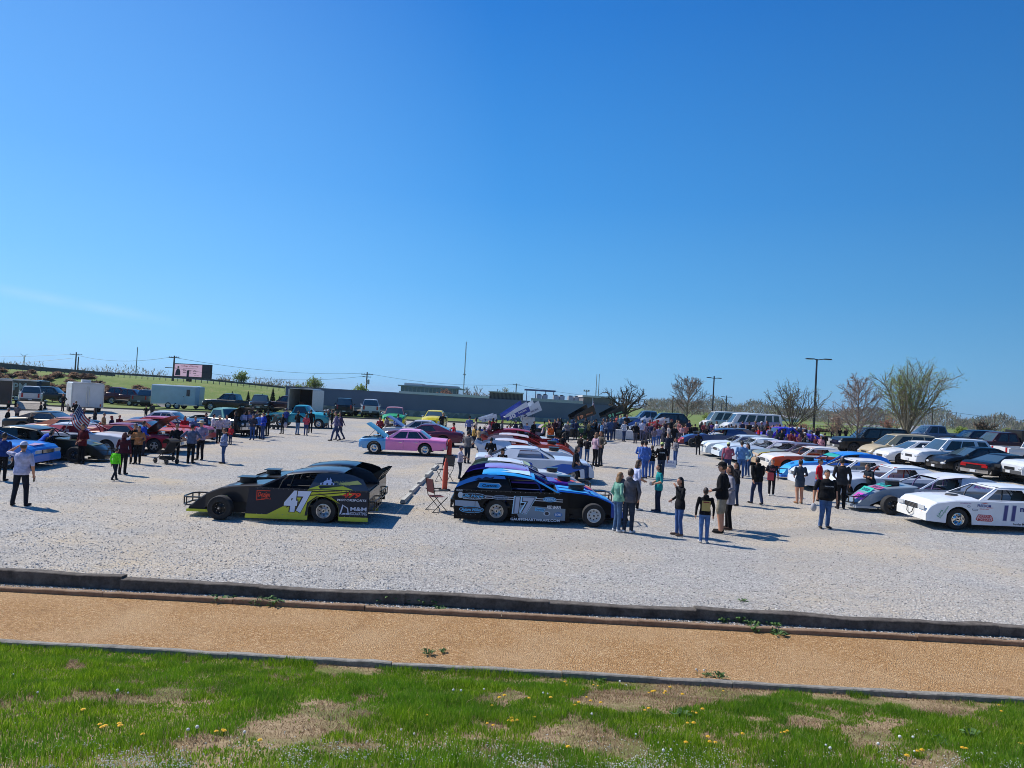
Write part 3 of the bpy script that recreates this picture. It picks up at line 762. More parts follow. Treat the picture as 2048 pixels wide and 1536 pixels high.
# ------------------------------------------------------------------ highway barrier, poles, wires
CONC = mat('weathered_concrete', (.36, .35, .33), .9, var=.2, vscale=2, bump=.3)
DKC = mat('dark_concrete', (.10, .10, .105), .9, var=.25, vscale=1.5)
GALV = mat('galvanised_steel', (.42, .43, .44), .5, .7, var=.15)
mb = MB(); top, bot = [], []
e = empty('guard_rail', atd(250, 104)); base = Vector(e.location)
pp = [atd(px, 105.5) for px in range(-80, 575, 12)]
mb.grid([[p-base+Vector((0, 0, a)) for p in pp] for a in (.45, .55, .60, .72)], DKC); mb.build('rail', e)
mb = MB()
for i, p in enumerate(pp):
    q = p-base; mb.box((q.x, q.y+.12, q.z+.38), (.06, .08, .7), DKC)
mb.build('posts', e); tag(e, 'long steel guard rail on posts along the top of the highway embankment', 'guard rail')
mb = MB(); pq = [atd(px, 118) for px in range(-90, 240, 15)]
hts = [np.interp(i, [0, len(pq)-1], [1.15, .3]) for i in range(len(pq))]
mb.grid([[p+Vector((0, dy, h*k)) for p, h in zip(pq, hts)] for dy, k in ((0, -1), (0, 1), (.3, 1), (.3, -1))], DKC)
tag(mb.build('bridge_parapet'), 'dark concrete parapet of the highway bridge at the far left', 'parapet')
WOODP = mat('pole_wood', (.11, .085, .065), .9, var=.25, vscale=4); DARKM = mat('dark_metal_pole', (.03, .03, .035), .45, .4, .2, .1)
def top_of(px, d, ytop): return atd(px, d, ytop)
def pole(px, d, ytop, r, m, label, name, cat, arms=(), extra=None):
    p = atd(px, d); h = top_of(px, d, ytop).z-p.z
    e = empty(name, p); tag(e, label, cat)
    mb = MB(); mb.tube([(0, 0, -.3), (0, 0, h)], [r, r*.7], m, 8); mb.build('pole', e, 50)
    for z, L in arms:
        mb = MB(); mb.box((0, -.1, h-z), (L, .1, .12), m)
        for s_ in (-.9, -.45, .45, .9): mb.tube([(s_*L/2, -.1, h-z+.06), (s_*L/2, -.1, h-z+.22)], .04, GALV, 5)
        mb.build('crossarm', e)
    if extra: extra(e, h)
    return e, h
def trafo(e, h):
    mb = MB(); mb.lathe([(0, -.5), (.28, -.5), (.28, .4), (.2, .48), (0, .5)], GALV, 12, 'z', (.35, -.2, h-2)); mb.build('transformer', e, 40)
def arms_st(e, h):
    mb = MB()
    for z in (1.9, 4.1, 6.0):
        mb.box((-.5, 0, h-z), (1.6, .1, .1), WOODP)
    mb.build('bracket', e)
pole(146, 150, 704, .17, WOODP, 'wooden utility pole with one crossarm beyond the embankment at the left', 'utility_pole', 'utility pole', ((.5, 2.6),))
pole(151, 158, 713, .15, WOODP, 'thinner utility pole right beside the left crossarm pole', 'utility_pole', 'utility pole')
pole(268, 150, 694, .12, GALV, 'tall plain metal pole rising left of the billboard', 'flag_pole', 'pole')
pole(343, 112, 711, .16, WOODP, 'utility pole with stacked side brackets at the left end of the billboard', 'utility_pole', 'utility pole', ((.3, 1.6),), arms_st)
pole(731, 150, 744, .17, WOODP, 'utility pole with transformer above the grey building', 'utility_pole', 'utility pole', ((.5, 2.4), (1.0, 1.8)), trafo)
pole(1031, 160, 767, .14, WOODP, 'slim utility pole behind the brown roof block', 'utility_pole', 'utility pole', ((.3, 1.4),))
pole(994, 130, 778, .07, DARKM, 'short dark pole behind the roof corner', 'utility_pole', 'utility pole')
pole(1346, 90, 792, .10, WOODP, 'short dark pole between the oak and the pyramid-shaped tree', 'utility_pole', 'utility pole')
pole(1866, 125, 813, .13, WOODP, 'utility pole seen through the twigs of the big budding tree', 'utility_pole', 'utility pole')
pole(1893, 125, 823, .11, GALV, 'grey steel pole left of the twisted bare tree', 'utility_pole', 'utility pole')
pole(1991, 150, 829, .13, WOODP, 'utility pole rising behind the twisted bare tree', 'utility_pole', 'utility pole')
pole(1659, 200, 824, .16, WOODP, 'far thin pole right of the tall lamp post', 'utility_pole', 'utility pole')
def lattice(e, h):
    mb = MB()
    for k in range(int(h/1.5)):
        z = k*1.5
        for a in range(3):
            c, s = math.cos(a*2.09)*.3, math.sin(a*2.09)*.3; c2, s2 = math.cos(a*2.09+2.09)*.3, math.sin(a*2.09+2.09)*.3
            mb.tube([(c, s, z), (c2, s2, z+1.5)], .035, GALV, 3, False)
    mb.build('lattice', e)
    mb = MB(); mb.box((0, 0, h*.48), (.9, .5, .4), GALV); mb.box((0, 0, h*.22), (.7, .5, .3), GALV); mb.build('antenna', e)
pole(926, 260, 683, .13, GALV, 'very tall slender radio mast behind the glass office building', 'radio_mast', 'mast', (), lattice)
pole(1191, 300, 748, .18, GALV, 'left of two thin masts behind the right roof', 'radio_mast', 'mast', (), lambda e, h: lattice(e, h*.6))
pole(1196, 305, 748, .18, GALV, 'right of two thin masts behind the right roof', 'radio_mast', 'mast', (), lambda e, h: lattice(e, h*.6))
def flood(e, h):
    mb = MB(); mb.box((0, 0, h-.2), (1.6, .2, .15), DARKM)
    for s_ in (-.6, 0, .6): mb.box((s_, -.2, h), (.4, .3, .4), GALV)
    mb.build('floodlight', e)
pole(1172, 200, 781, .12, GALV, 'floodlight pole between the roof units and the masts', 'floodlight_pole', 'light pole', (), flood)
def lamp2(e, h):
    for s_, L, dz in ((-1, .75, -.12), (1, 1.35, .06)):
        mb = MB(); mb.tube([(0, 0, h-.1), (s_*L*.5, -.05, h+.03)], .05, DARKM, 6); mb.build('arm', e)
        mb = MB(); mb.box((s_*(L*.5+.42), -.07, h+.02+dz*.3), (.75, .34, .1), DARKM); mb.box((s_*(L*.5+.42), -.07, h-.045+dz*.3), (.6, .26, .02), HEADL()); mb.build('lamp_head', e)
def lamp1(e, h):
    mb = MB(); mb.tube([(0, 0, h-.1), (.5, 0, h)], .05, DARKM, 6); mb.box((.8, 0, h), (.7, .3, .1), DARKM); mb.build('lamp_head', e)
def lampT(e, h):
    for s_ in (-1, 1):
        mb = MB(); mb.tube([(0, 0, h-.3), (s_*.55, 0, h-.25)], .05, DARKM, 6); mb.box((s_*.7, 0, h-.25), (.55, .3, .1), DARKM); mb.build('lamp_head', e)
pole(1630, 76, 718, .13, DARKM, 'tall dark lamp post with two flat lamp heads on the right', 'lamp_post', 'lamp post', (), lamp2)
pole(1426, 98, 752, .12, DARKM, 'dark lamp post with two heads above the passenger van', 'lamp_post', 'lamp post', (), lampT)
pole(1453, 130, 791, .12, DARKM, 'far lamp post with long double arms behind the vans', 'lamp_post', 'lamp post', (), lampT)
pole(1444, 140, 806, .10, DARKM, 'farthest short lamp post with one arm behind the vans', 'lamp_post', 'lamp post', (), lamp1)
def wire(a, b_, sag, label, r=.022):
    A = atd(*a); B = atd(*b_); pts = []
    for i in range(25):
        f = i/24; p = A.lerp(B, f); p.z -= sag*4*f*(1-f); pts.append(p)
    mb = MB(); mb.tube(pts, r, DARKM, 4, False); tag(mb.build('power_line'), label, 'power line', 'overhead power lines')
wire((146, 150, 708), (343, 112, 714), 1.0, 'overhead wire between the left crossarm pole and the billboard pole')
wire((-300, 150, 694), (146, 150, 708), 1.2, 'overhead wire leaving the frame at the left above the wind turbines')
wire((146, 150, 716), (-300, 150, 722), 1.2, 'lower overhead wire at the far left')
wire((343, 112, 714), (731, 150, 746), 1.0, 'overhead wire from the billboard pole to the transformer pole')
wire((343, 112, 735), (731, 150, 752), 1.3, 'lower overhead wire from the billboard pole to the transformer pole')
wire((731, 150, 746), (1031, 160, 769), 1.0, 'overhead wire above the glass office building')
wire((1031, 160, 769), (1346, 190, 800), 1.0, 'overhead wire above the right roof')
wire((1346, 190, 800), (1866, 125, 818), 1.0, 'overhead wire crossing behind the bare trees on the right')
wire((1866, 125, 818), (2300, 125, 845), 1.0, 'overhead wire at the right above the twisted tree')
# wind turbines
WHT = mat('turbine_white', (.75, .76, .78), .5, var=.03)
for px, yh, d, a0, lab in ((43, 712, 420, .5, 'white three-bladed wind turbine on the skyline at the left'), (2, 724, 520, 1.2, 'wind turbine cut by the left frame edge')):
    p = atd(px, d); h = atd(px, d, yh).z-p.z; e = empty('wind_turbine', p); tag(e, lab, 'wind turbine')
    mb = MB(); mb.tube([(0, 0, -1), (0, 0, h)], [.38, .2], WHT, 8); mb.build('tower', e, 50)
    mb = MB(); mb.box((0, .2, h), (.5, 1.4, .5), WHT); mb.build('nacelle', e)
    for k in range(3):
        a = a0+k*2.094; u = Vector((math.cos(a), 0, math.sin(a))); v = Vector((-u.z, 0, u.x)); c = Vector((0, -.7, h)); L = 3.3*d/420
        mb = MB(); mb.add([c-v*.1, c+v*.1, c+u*L*.3+v*.22, c+u*L, c+u*L*.3-v*.1, c+Vector((0, .12, 0))], [(0, 1, 2, 3, 4), (0, 5, 1), (1, 5, 2), (2, 5, 3), (3, 5, 4), (4, 5, 0)], WHT); mb.build('blade', e)
# highway sign
p = atd(4, 112, 742); mb = MB(); e = empty('highway_sign', atd(4, 112)); h = p.z-e.location.z
mb.box((0, 0, h), (1.6, .06, .75), mat('sign_green', (.01, .16, .09), .5, var=.05)); mb.build('panel', e); mb = MB(); mb.tube([(-.5, .1, 0), (-.5, .1, h+.3)], .05, GALV, 6); mb.build('post', e); mb = MB(); mb.tube([(.5, .1, 0), (.5, .1, h+.3)], .05, GALV, 6); mb.build('post', e)
tag(e, 'green highway sign at the left frame edge above the embankment', 'road sign')
# ------------------------------------------------------------------ billboard
def billboard():
    d = 118; A, B = atd(347, d, 727), atd(405, d, 731); C = atd(347, d, 751)
    e = empty('billboard', atd(378, d)); o = Vector(e.location)
    wv = (B-A).length; ht = A.z-C.z; c = (A+B)/2; c.z -= ht/2; c -= o; c.y = 0
    FR = mat('billboard_frame', (.035, .025, .04), .6, var=.1)
    mb = MB(); mb.box((c.x+.55, .35, c.z-.05), (wv+1.7, .5, ht+.35), FR); mb.build('frame', e)
    PK = mat('poster_pink', (.66, .44, .55), .7, var=.06, vscale=2); pb = PK.node_tree.nodes['Principled BSDF']; pb.inputs['Emission Color'].default_value = (.60, .38, .48, 1); pb.inputs['Emission Strength'].default_value = .45   # emission added to brighten the pink poster face
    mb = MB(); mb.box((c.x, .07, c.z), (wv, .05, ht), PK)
    f = .04; u, v = Vector((1, 0, 0)), Vector((0, 0, 1)); DKB = mat('poster_dark', (.05, .04, .07), .7, var=.1); RD = mat('poster_red', (.45, .06, .10), .7, var=.05)
    mb.text('College of Nursing', (c.x+.28, f, c.z+ht*.36), u, v, ht*.15, RD, wv*.62, .015)
    mb.text('enrolling every term', (c.x+.28, f, c.z+ht*.17), u, v, ht*.08, DKB, wv*.5, .01)
    for k in range(3):
        mb.text(('BSN', 'RN', 'LPN')[k], (c.x-.55+k*.85, f, c.z-.02*ht), u, v, ht*.14, DKB, .5, .02); mb.box((c.x-.55+k*.85, f+.005, c.z-.2*ht), (.55, .02, .1), DKB)
    mb.text('apply now', (c.x+1.55, f, c.z-.38*ht), u, v, ht*.08, DKB, .8)
    mb.build('poster_face', e)
    # figure printed on the poster
    mb = MB(); x0 = c.x-wv*.36
    mb.prism([(x0-.5, c.z-.45*ht), (x0+.42, c.z-.45*ht), (x0+.38, c.z-.1*ht), (x0+.2, c.z+.1*ht), (x0-.2, c.z+.1*ht), (x0-.42, c.z-.1*ht)], .03, .036, DKB)
    mb.prism([(x0+.17*math.cos(t), c.z+.24*ht+.2*math.sin(t)) for t in np.linspace(0, 6.28, 12)[:-1]], .03, .036, mat('poster_skin', (.35, .2, .14), .7)); mb.build('printed_figure', e)
    mb = MB(); mb.box((c.x, .0, c.z-ht*.5-.25), (.9, .7, .3), FR); mb.tube([(c.x, .4, -1), (c.x, .4, c.z)], .42, FR, 10); mb.build('column', e, 50)
    e.rotation_euler = (0, 0, R_(-16)); e.scale = (1.12, 1, 1)
    tag(e, 'pink college billboard on a single thick column above the trailer', 'billboard')
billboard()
# ------------------------------------------------------------------ buildings
GREY = mat('slate_grey_render', (.145, .16, .23), .7, var=.06, vscale=.6)
STN = nodes_mat('stone_base', lambda n: n.col(n.ramp(n.sep(n.vor(2.2))[0], [(0, (.22, .21, .19)), (.5, (.32, .31, .285)), (1, (.42, .40, .37))])))
CAPW = mat('roof_edge_white', (.62, .62, .60), .6, var=.05); RIB = mat('ribbed_brown_metal', (.20, .18, .17), .6, .2, var=.1, vscale=3)
WGL = GLASS(); HVA = mat('hvac_grey', (.45, .46, .47), .55, .3, var=.1)
def px_box(e, o, pxa, pxb, d, zb, zt, depth, m, mb=None, dy=0):
    a, b_ = atd(pxa, d, 800), atd(pxb, d, 800); x0, x1 = a.x-o.x, b_.x-o.x
    (mb).box(((x0+x1)/2, dy+depth/2, (zb+zt)/2-o.z), (x1-x0, depth, zt-zb), m)
D = 86; e = empty('long_building', atd(905, D)); o = Vector(e.location)
mb = MB(); px_box(e, o, 570, 1240, D, 0, 4.08, 26, GREY, mb); mb.build('wall', e)
mb = MB(); px_box(e, o, 567, 1242, D, 0, 2.15, .2, STN, mb, -.12); mb.build('stone_base', e)
mb = MB(); px_box(e, o, 797, 978, D, 4.082, 4.36, .3, CAPW, mb, -.05); mb.build('roof_edge', e)
mb = MB(); px_box(e, o, 569, 797, D, 4.082, 4.17, .3, GREY, mb, -.06); mb.build('parapet_cap', e)
mb = MB(); px_box(e, o, 978, 1046, D, 4.083, 4.85, 8, RIB, mb, .3)
for k in range(24): px_box(e, o, 980+k*2.7, 980.8+k*2.7, D, 4.1, 4.8, .05, BLACK(), mb, .25)
px_box(e, o, 976, 1047, D, 4.85, 4.98, 8.2, CAPW, mb, .2); mb.build('roof_block', e)
mb = MB(); px_box(e, o, 1167, 1231, D, 4.083, 4.9, 8, RIB, mb, .3); px_box(e, o, 1165, 1232, D, 4.9, 5.12, 8.2, CAPW, mb, .2); mb.build('roof_block', e)
mb = MB(); px_box(e, o, 1062, 1166, D, 4.083, 4.42, .3, HVA, mb, 0); mb.build('parapet', e)
for x in (1078, 1090, 1112, 1124, 1142, 1154):
    mb = MB(); px_box(e, o, x-5, x+5, D+6, 4.1, 4.95, 2, HVA, mb, 6); px_box(e, o, x-3, x+3, D+6, 4.95, 5.05, 1.4, BLACK(), mb, 6.3); mb.build('roof_unit', e)
mb = MB(); px_box(e, o, 1048, 1110, D+14, 5.5, 5.7, 2.6, GREY, mb, 13.5)
for x in (1052, 1070, 1090, 1106): px_box(e, o, x, x+1.5, D+14, 4.1, 5.5, .2, GREY, mb, 14)
mb.build('roof_canopy', e)
tag(e, 'long low slate-grey building with a stone base across the far side of the lot', 'building')
D = 170; e = empty('office_building', atd(855, D)); o = Vector(e.location); zt = atd(855, D, 771).z
mb = MB(); px_box(e, o, 798, 918, D, 0, zt-1.9, 18, CAPW, mb); mb.build('wall', e)
mb = MB(); px_box(e, o, 800, 916, D, zt-1.88, zt-.5, 16, GLASSB(), mb, .3)
for k in range(15): px_box(e, o, 800+k*8, 800.9+k*8, D, zt-1.88, zt-.5, .1, HVA, mb, .15)
mb.build('window_band', e)
mb = MB(); px_box(e, o, 795, 920, D, zt-.48, zt-.2, 18, mat('office_roof', (.28, .31, .35), .6), mb, -.6); px_box(e, o, 806, 842, D, zt-.2, zt+.35, 6, CAPW, mb, .5); px_box(e, o, 842, 914, D, zt-.2, zt+.2, 6, HVA, mb, .5); mb.build('roof', e)
tag(e, 'pale office building with a dark glass band behind the grey building', 'building')
def house(px0, px1, d, ywall, yroof, wm, rm, lab, ridge=True):
    e = empty('house', atd((px0+px1)/2, d)); o = Vector(e.location); mid_ = (px0+px1)/2
    z1, z2 = atd(mid_, d, ywall).z, atd(mid_, d, yroof).z
    mb = MB(); px_box(e, o, px0, px1, d, o.z-.5, z1, 9, wm, mb); mb.build('wall', e)
    a, b_ = atd(px0-2, d, 800).x-o.x, atd(px1+2, d, 800).x-o.x
    mb = MB()
    pr = [(a, z1-o.z), (b_, z1-o.z), (b_-(b_-a)*.08, z2-o.z), (a+(b_-a)*.08, z2-o.z)]
    mb.add([(pr[0][0], -.5, pr[0][1]), (pr[1][0], -.5, pr[1][1]), (pr[2][0], 4, pr[2][1]), (pr[3][0], 4, pr[3][1]), (pr[0][0], 9.5, pr[0][1]), (pr[1][0], 9.5, pr[1][1])],
           [(0, 1, 2, 3), (3, 2, 5, 4), (0, 3, 4), (1, 5, 2), (0, 4, 5, 1)], rm); mb.build('roof', e)
    n = max(2, int((px1-px0)/14))
    for k in range(n):
        x = a+(b_-a)*(k+.5)/n
        mb = MB(); mb.box((x, -.03, (z1-o.z)*.55), (.9, .08, max(.5, (z1-o.z)*.4)), GLASS()); mb.build('window', e)
    tag(e, lab, 'house')
HG = mat('house_grey', (.30, .31, .34), .8, var=.05); RG = mat('roof_shingle_grey', (.22, .225, .24), .9, var=.15, vscale=2); HB = mat('house_brick', (.24, .15, .12), .9, var=.1)
house(1838, 1902, 140, 866, 854, HG, RG, 'grey house with pale trim behind the big budding tree')
house(2008, 2075, 112, 884, 873, HG, RG, 'grey-roofed house at the right frame edge')
house(1634, 1662, 230, 856, 848, mat('house_white', (.75, .75, .74), .7), RG, 'small white building right of the tall lamp post')
house(1700, 1800, 260, 858, 850, HB, RG, 'brown building half hidden by the pink-budded tree')
house(1560, 1600, 280, 836, 831, mat('house_white', (.7, .7, .7), .7), RG, 'far white shed behind the bare spreading tree')
# fence behind the walkers
e = empty('metal_fence', atd(1670, 77)); o = Vector(e.location); mb = MB()
pts = [atd(px, 77)-o for px in range(1565, 1800, 3)]
for z in (.25, .95): mb.tube([p+Vector((0, 0, z)) for p in pts], .02, DARKM, 4)
mb.build('rail', e); mb = MB()
for p in pts[::2]: mb.tube([p, p+Vector((0, 0, 1.05))], .018, DARKM, 4)
mb.build('pickets', e); tag(e, 'low black metal fence between the lot and the field by the lamp post', 'fence')
mb = MB(); kp = [(x, 72.0, gzf(x, 72.0)) for x in np.arange(-75, 60, 1.5)]
mb.grid([[(a, b_+dy, c+dz) for a, b_, c in kp] for dy, dz in ((0, -.05), (0, .14), (.18, .14), (.18, -.05))], mat('dark_kerb', (.09, .085, .08), .9, var=.3, vscale=2))
tag(mb.build('kerb'), kind='structure')
# white post sign
p = atd(1881, 74); mb = MB(); e = empty('sign_post', p); mb.tube([(0, 0, 0), (0, 0, 1.9)], .05, CAPW, 6); mb.build('post', e); mb = MB(); mb.box((.05, -.06, 1.6), (.4, .03, .6), CAPW); mb.build('panel', e); tag(e, 'small white sign post between the parked pickups', 'sign')
# ------------------------------------------------------------------ wheels
_WM = {}
def wheel_me(R, w_, rr, style):
    k = (R, w_, rr, style)
    if k in _WM: return _WM[k]
    t = MB(); t.lathe([(rr*.96, -w_*.46), (R*.80, -w_*.5), (R*.955, -w_*.47), (R, -w_*.36), (R, w_*.36), (R*.955, w_*.47), (R*.80, w_*.5), (rr*.96, w_*.46)], TYRE(), 26)
    m = {'steel': ALU(), 'white': mat('wheel_white', (.62, .63, .64), .4, 0, .4, .06), 'black': STEELB(), 'alloy': ALU(), 'chrome': CHROME(), 'blue': mat('wheel_lightblue', (.25, .48, .68), .4, 0, .4, .06), 'dark': mat('wheel_graphite', (.07, .07, .075), .35, .6, .3, .1)}[style]
    r = MB(); d = w_*.10
    if style in ('alloy', 'dark'):
        r.lathe([(rr, w_*.46), (rr*.9, w_*.47), (rr*.86, w_*.30)], m, 26); r.lathe([(rr*.9, w_*.05), (0, w_*.05)], BLACK(), 20)
        for j in range(5):
            a = 2*PI*j/5+.3; u = Vector((math.cos(a), 0, math.sin(a))); v = Vector((-u.z, 0, u.x)); y = Vector((0, w_*.36, 0)); y2 = Vector((0, w_*.2, 0))
            p = [u*rr*.12+v*rr*.16+y, u*rr*.12-v*rr*.16+y, u*rr*.9-v*rr*.14+y, u*rr*.9+v*rr*.14+y]
            r.add(p+[q-y2 for q in p], [(0, 1, 2, 3), (0, 4, 5, 1), (2, 6, 7, 3), (1, 5, 6, 2), (3, 7, 4, 0)], m)
        r.lathe([(rr*.2, w_*.36), (rr*.16, w_*.42), (0, w_*.42)], m, 12)
    else:
        r.lathe([(rr, w_*.47), (rr*.92, w_*.48), (rr*.88, w_*.2), (rr*.74, d), (rr*.5, d+.02), (rr*.3, d+.05), (rr*.26, d+.09), (0, d+.09)], m, 26)
        hm = BLACK() if style != 'black' else ALU()
        for j in range(8):
            a = 2*PI*j/8; c = Vector((math.cos(a)*rr*.62, d+.019, math.sin(a)*rr*.62)); n_ = 7
            r.face([c+Vector((math.cos(b_)*rr*(.10 if style != 'black' else .04), (.006 if True else 0), math.sin(b_)*rr*(.10 if style != 'black' else .04))) for b_ in np.linspace(0, 2*PI, n_+1)[:-1]], hm)
        r.lathe([(rr*.13, d+.09), (rr*.12, d+.13), (0, d+.13)], BLACK() if style != 'black' else ALU(), 10)
    r.lathe([(rr, -w_*.44), (rr*.5, -w_*.3), (0, -w_*.3)], BLACK(), 18)
    _WM[k] = (t.mesh('tyre', 40), r.mesh('rim', 35)); return _WM[k]
def add_wheel(root, x, y, R, w_, rr, style, steer=0):
    e = empty('wheel', (x, y, R), (0 if y > 0 else PI)+steer, root)
    a, b_ = wheel_me(round(R, 3), round(w_, 3), round(rr, 3), style); link('tyre', a, e); link('rim', b_, e); return e
def strut(mb, a, b_, wx, wy, m):
    a, b_ = Vector(a), Vector(b_); X = Vector((wx/2, 0, 0)); Y = Vector((0, wy/2, 0))
    vs = [a-X-Y, a+X-Y, a+X+Y, a-X+Y, b_-X-Y, b_+X-Y, b_+X+Y, b_-X+Y]
    mb.add(vs, [(0, 1, 2, 3), (4, 5, 6, 7), (0, 1, 5, 4), (1, 2, 6, 5), (2, 3, 7, 6), (3, 0, 4, 7)], m)
def seat(root, x, y, z, m, n=1):
    mb = MB()
    mb.prism([(x-.25, z), (x+.25, z+.04), (x+.25, z+.16), (x-.16, z+.12), (x-.33, z+.72), (x-.45, z+.70)], y-.23, y+.23, m); mb.box((x-.40, y, z+.80), (.10, .26, .2), m)
    mb.build('seat', root)
def cage(root, x0, x1, xw, zb, zr, hw, m):
    """roll cage: hoops at x0 (front) and x1 (rear), hw half width at roof"""
    mb = MB(); r = .022
    for x, lean in ((x1, 0), (x0, .45)):
        mb.tube([(x+lean, -hw-.1, zb), (x+lean*.5, -hw-.03, zr-.25), (x, -hw+.02, zr-.03), (x, hw-.02, zr-.03), (x+lean*.5, hw+.03, zr-.25), (x+lean, hw+.1, zb)], r, m, 6)
    for s_ in (-1, 1):
        mb.tube([(x0, s_*(hw-.02), zr-.03), (x1, s_*(hw-.02), zr-.03)], r, m, 6)
        mb.tube([(x1, s_*(hw-.05), zr-.05), (x1-.85, s_*(hw), zb+.15)], r, m, 6)
        for z in (zb+.1, zb+.28): mb.tube([(x0+.45, s_*(hw+.08), z), (x1, s_*(hw+.08), z)], r, m, 6)
    mb.tube([(x1, -hw, zr-.1), (x1, hw, zb)], r, m, 6)
    mb.build('roll_cage', root, 60)

# ------------------------------------------------------------------ full bodied cars
def ip(pts, x): return float(np.interp(x, [p[0] for p in pts], [p[1] for p in pts]))
SPEC = {
 'sedan80': dict(wb=2.70, of=.82, orr=1.12, W=1.82, R=.325, tw=.21, rr=.2, rock=.26, ends=.36, top=[(-2.5, .84), (-1.6, .90), (0, .86), (.75, .89), (1.6, .87), (2.1, .82), (2.2, .70)], gh=(.72, .08, -1.02, -1.60), zr=1.34, wr=.62, win=[(.12, .44), (.48, .84), (.87, .97)], doors=[(-.2, .66), (-1.05, -.2)]),
 'stock': dict(wb=2.75, of=.98, orr=1.22, W=1.90, R=.34, tw=.27, rr=.2, rock=.20, ends=.26, top=[(-2.62, .92), (-2.5, .98), (-1.6, 1.0), (0, .95), (.7, .96), (1.5, .93), (2.08, .84), (2.24, .72), (2.30, .60), (2.355, .50)], gh=(.72, .02, -1.25, -1.95), zr=1.37, wr=.62, win=[(.07, .60)], slab=True, race=True, doors=[(-.75, .55)]),
 'muscle': dict(wb=2.78, of=.92, orr=1.2, W=1.88, R=.335, tw=.23, rr=.2, rock=.24, ends=.34, top=[(-2.6, .82), (-2.4, .92), (-1.2, .98), (-.6, .90), (.7, .92), (1.6, .90), (2.12, .83), (2.25, .72), (2.3, .60)], gh=(.66, .0, -1.05, -1.95), zr=1.32, wr=.58, win=[(.10, .62)], doors=[(-.75, .6)]),
 'modern': dict(wb=2.85, of=.90, orr=1.08, W=1.86, R=.335, tw=.22, rr=.23, rock=.22, ends=.26, top=[(-2.5, .80), (-2.35, 1.0), (-1.8, 1.06), (0, .98), (1.0, .98), (1.7, .88), (2.15, .74), (2.32, .55)], gh=(1.12, .2, -1.0, -2.0), zr=1.46, wr=.58, win=[(.12, .47), (.50, .80)], doors=[(-.25, .85), (-1.15, -.25)]),
 'suv': dict(wb=2.79, of=.92, orr=1.08, W=1.92, R=.39, tw=.26, rr=.24, rock=.36, ends=.42, top=[(-2.45, 1.0), (-2.42, 1.12), (0, 1.12), (.9, 1.13), (1.6, 1.10), (2.1, 1.03), (2.3, .85)], gh=(1.0, .34, -1.9, -2.38), zr=1.80, wr=.66, win=[(.10, .36), (.38, .66), (.74, .94)], doors=[(-.15, .85), (-1.0, -.15)]),
 'bigsuv': dict(wb=2.95, of=.98, orr=1.2, W=2.02, R=.40, tw=.27, rr=.25, rock=.38, ends=.44, top=[(-2.66, 1.0), (-2.64, 1.16), (0, 1.15), (.9, 1.17), (1.7, 1.15), (2.3, 1.1), (2.45, .9)], gh=(1.0, .42, -2.25, -2.62), zr=1.90, wr=.72, win=[(.08, .34), (.37, .62), (.66, .94)], doors=[(-.1, .9), (-1.0, -.1)]),
 'minivan': dict(wb=2.95, of=.95, orr=1.05, W=1.95, R=.335, tw=.21, rr=.21, rock=.24, ends=.30, top=[(-2.5, .9), (-2.45, 1.1), (0, 1.05), (1.2, 1.02), (1.8, .93), (2.2, .78), (2.4, .58)], gh=(1.45, .55, -1.9, -2.4), zr=1.72, wr=.68, win=[(.16, .40), (.42, .68), (.71, .95)], doors=[(-.1, 1.0), (-1.1, -.1)]),
 'van': dict(wb=3.5, of=.85, orr=1.3, W=2.0, R=.37, tw=.22, rr=.21, rock=.36, ends=.42, top=[(-3.05, 1.1), (-3.03, 1.2), (0, 1.2), (1.7, 1.18), (2.2, 1.08), (2.55, .85)], gh=(1.95, 1.35, -2.85, -3.02), zr=2.08, wr=.78, win=[(.10, .24), (.27, .44), (.47, .64), (.67, .80), (.83, .95)], doors=[(.5, 1.4)]),
 'pickup': dict(wb=3.6, of=.98, orr=1.2, W=2.02, R=.40, tw=.27, rr=.25, rock=.42, ends=.5, top=[(-3.0, 1.18), (-.95, 1.2), (-.9, 1.22), (.9, 1.2), (1.8, 1.18), (2.5, 1.12), (2.75, .92)], gh=(1.15, .55, -.75, -.95), zr=1.88, wr=.70, win=[(.18, .55), (.6, .93)], bed=(-2.95, -1.05), doors=[(.1, 1.0), (-.85, .1)]),
 'oldpickup': dict(wb=2.9, of=.75, orr=1.15, W=1.86, R=.35, tw=.2, rr=.2, rock=.40, ends=.45, top=[(-2.6, 1.02), (-.8, 1.04), (-.7, 1.12), (.75, 1.10), (1.2, 1.12), (1.8, 1.06), (2.1, .95), (2.18, .72)], gh=(.82, .42, -.45, -.66), zr=1.72, wr=.64, win=[(.14, .92)], bed=(-2.55, -.8), doors=[(-.45, .7)], round=1),
 'coupe50': dict(wb=2.9, of=.8, orr=1.2, W=1.86, R=.34, tw=.21, rr=.2, rock=.30, ends=.4, top=[(-2.6, .80), (-2.3, .98), (-1.4, 1.04), (.7, 1.0), (1.4, 1.02), (2.05, .92), (2.24, .74)], gh=(.66, .1, -1.0, -1.6), zr=1.52, wr=.60, win=[(.12, .5), (.55, .86)], doors=[(-.5, .6)], round=1),
}
def split_decals(d, root):
    """lettering on the left flank, the right flank and the hood as three sheets"""
    for nm, fn in (('side_decals', lambda y: y > .6), ('side_decals', lambda y: y < -.6), ('hood_decals', lambda y: abs(y) <= .6)):
        q = MB()
        for f, m in zip(d.f, d.m):
            if fn(sum(d.v[i][1] for i in f)/len(f)): q.add([d.v[i] for i in f], [tuple(range(len(f)))], d.mats[m])
        q.build(nm, root)
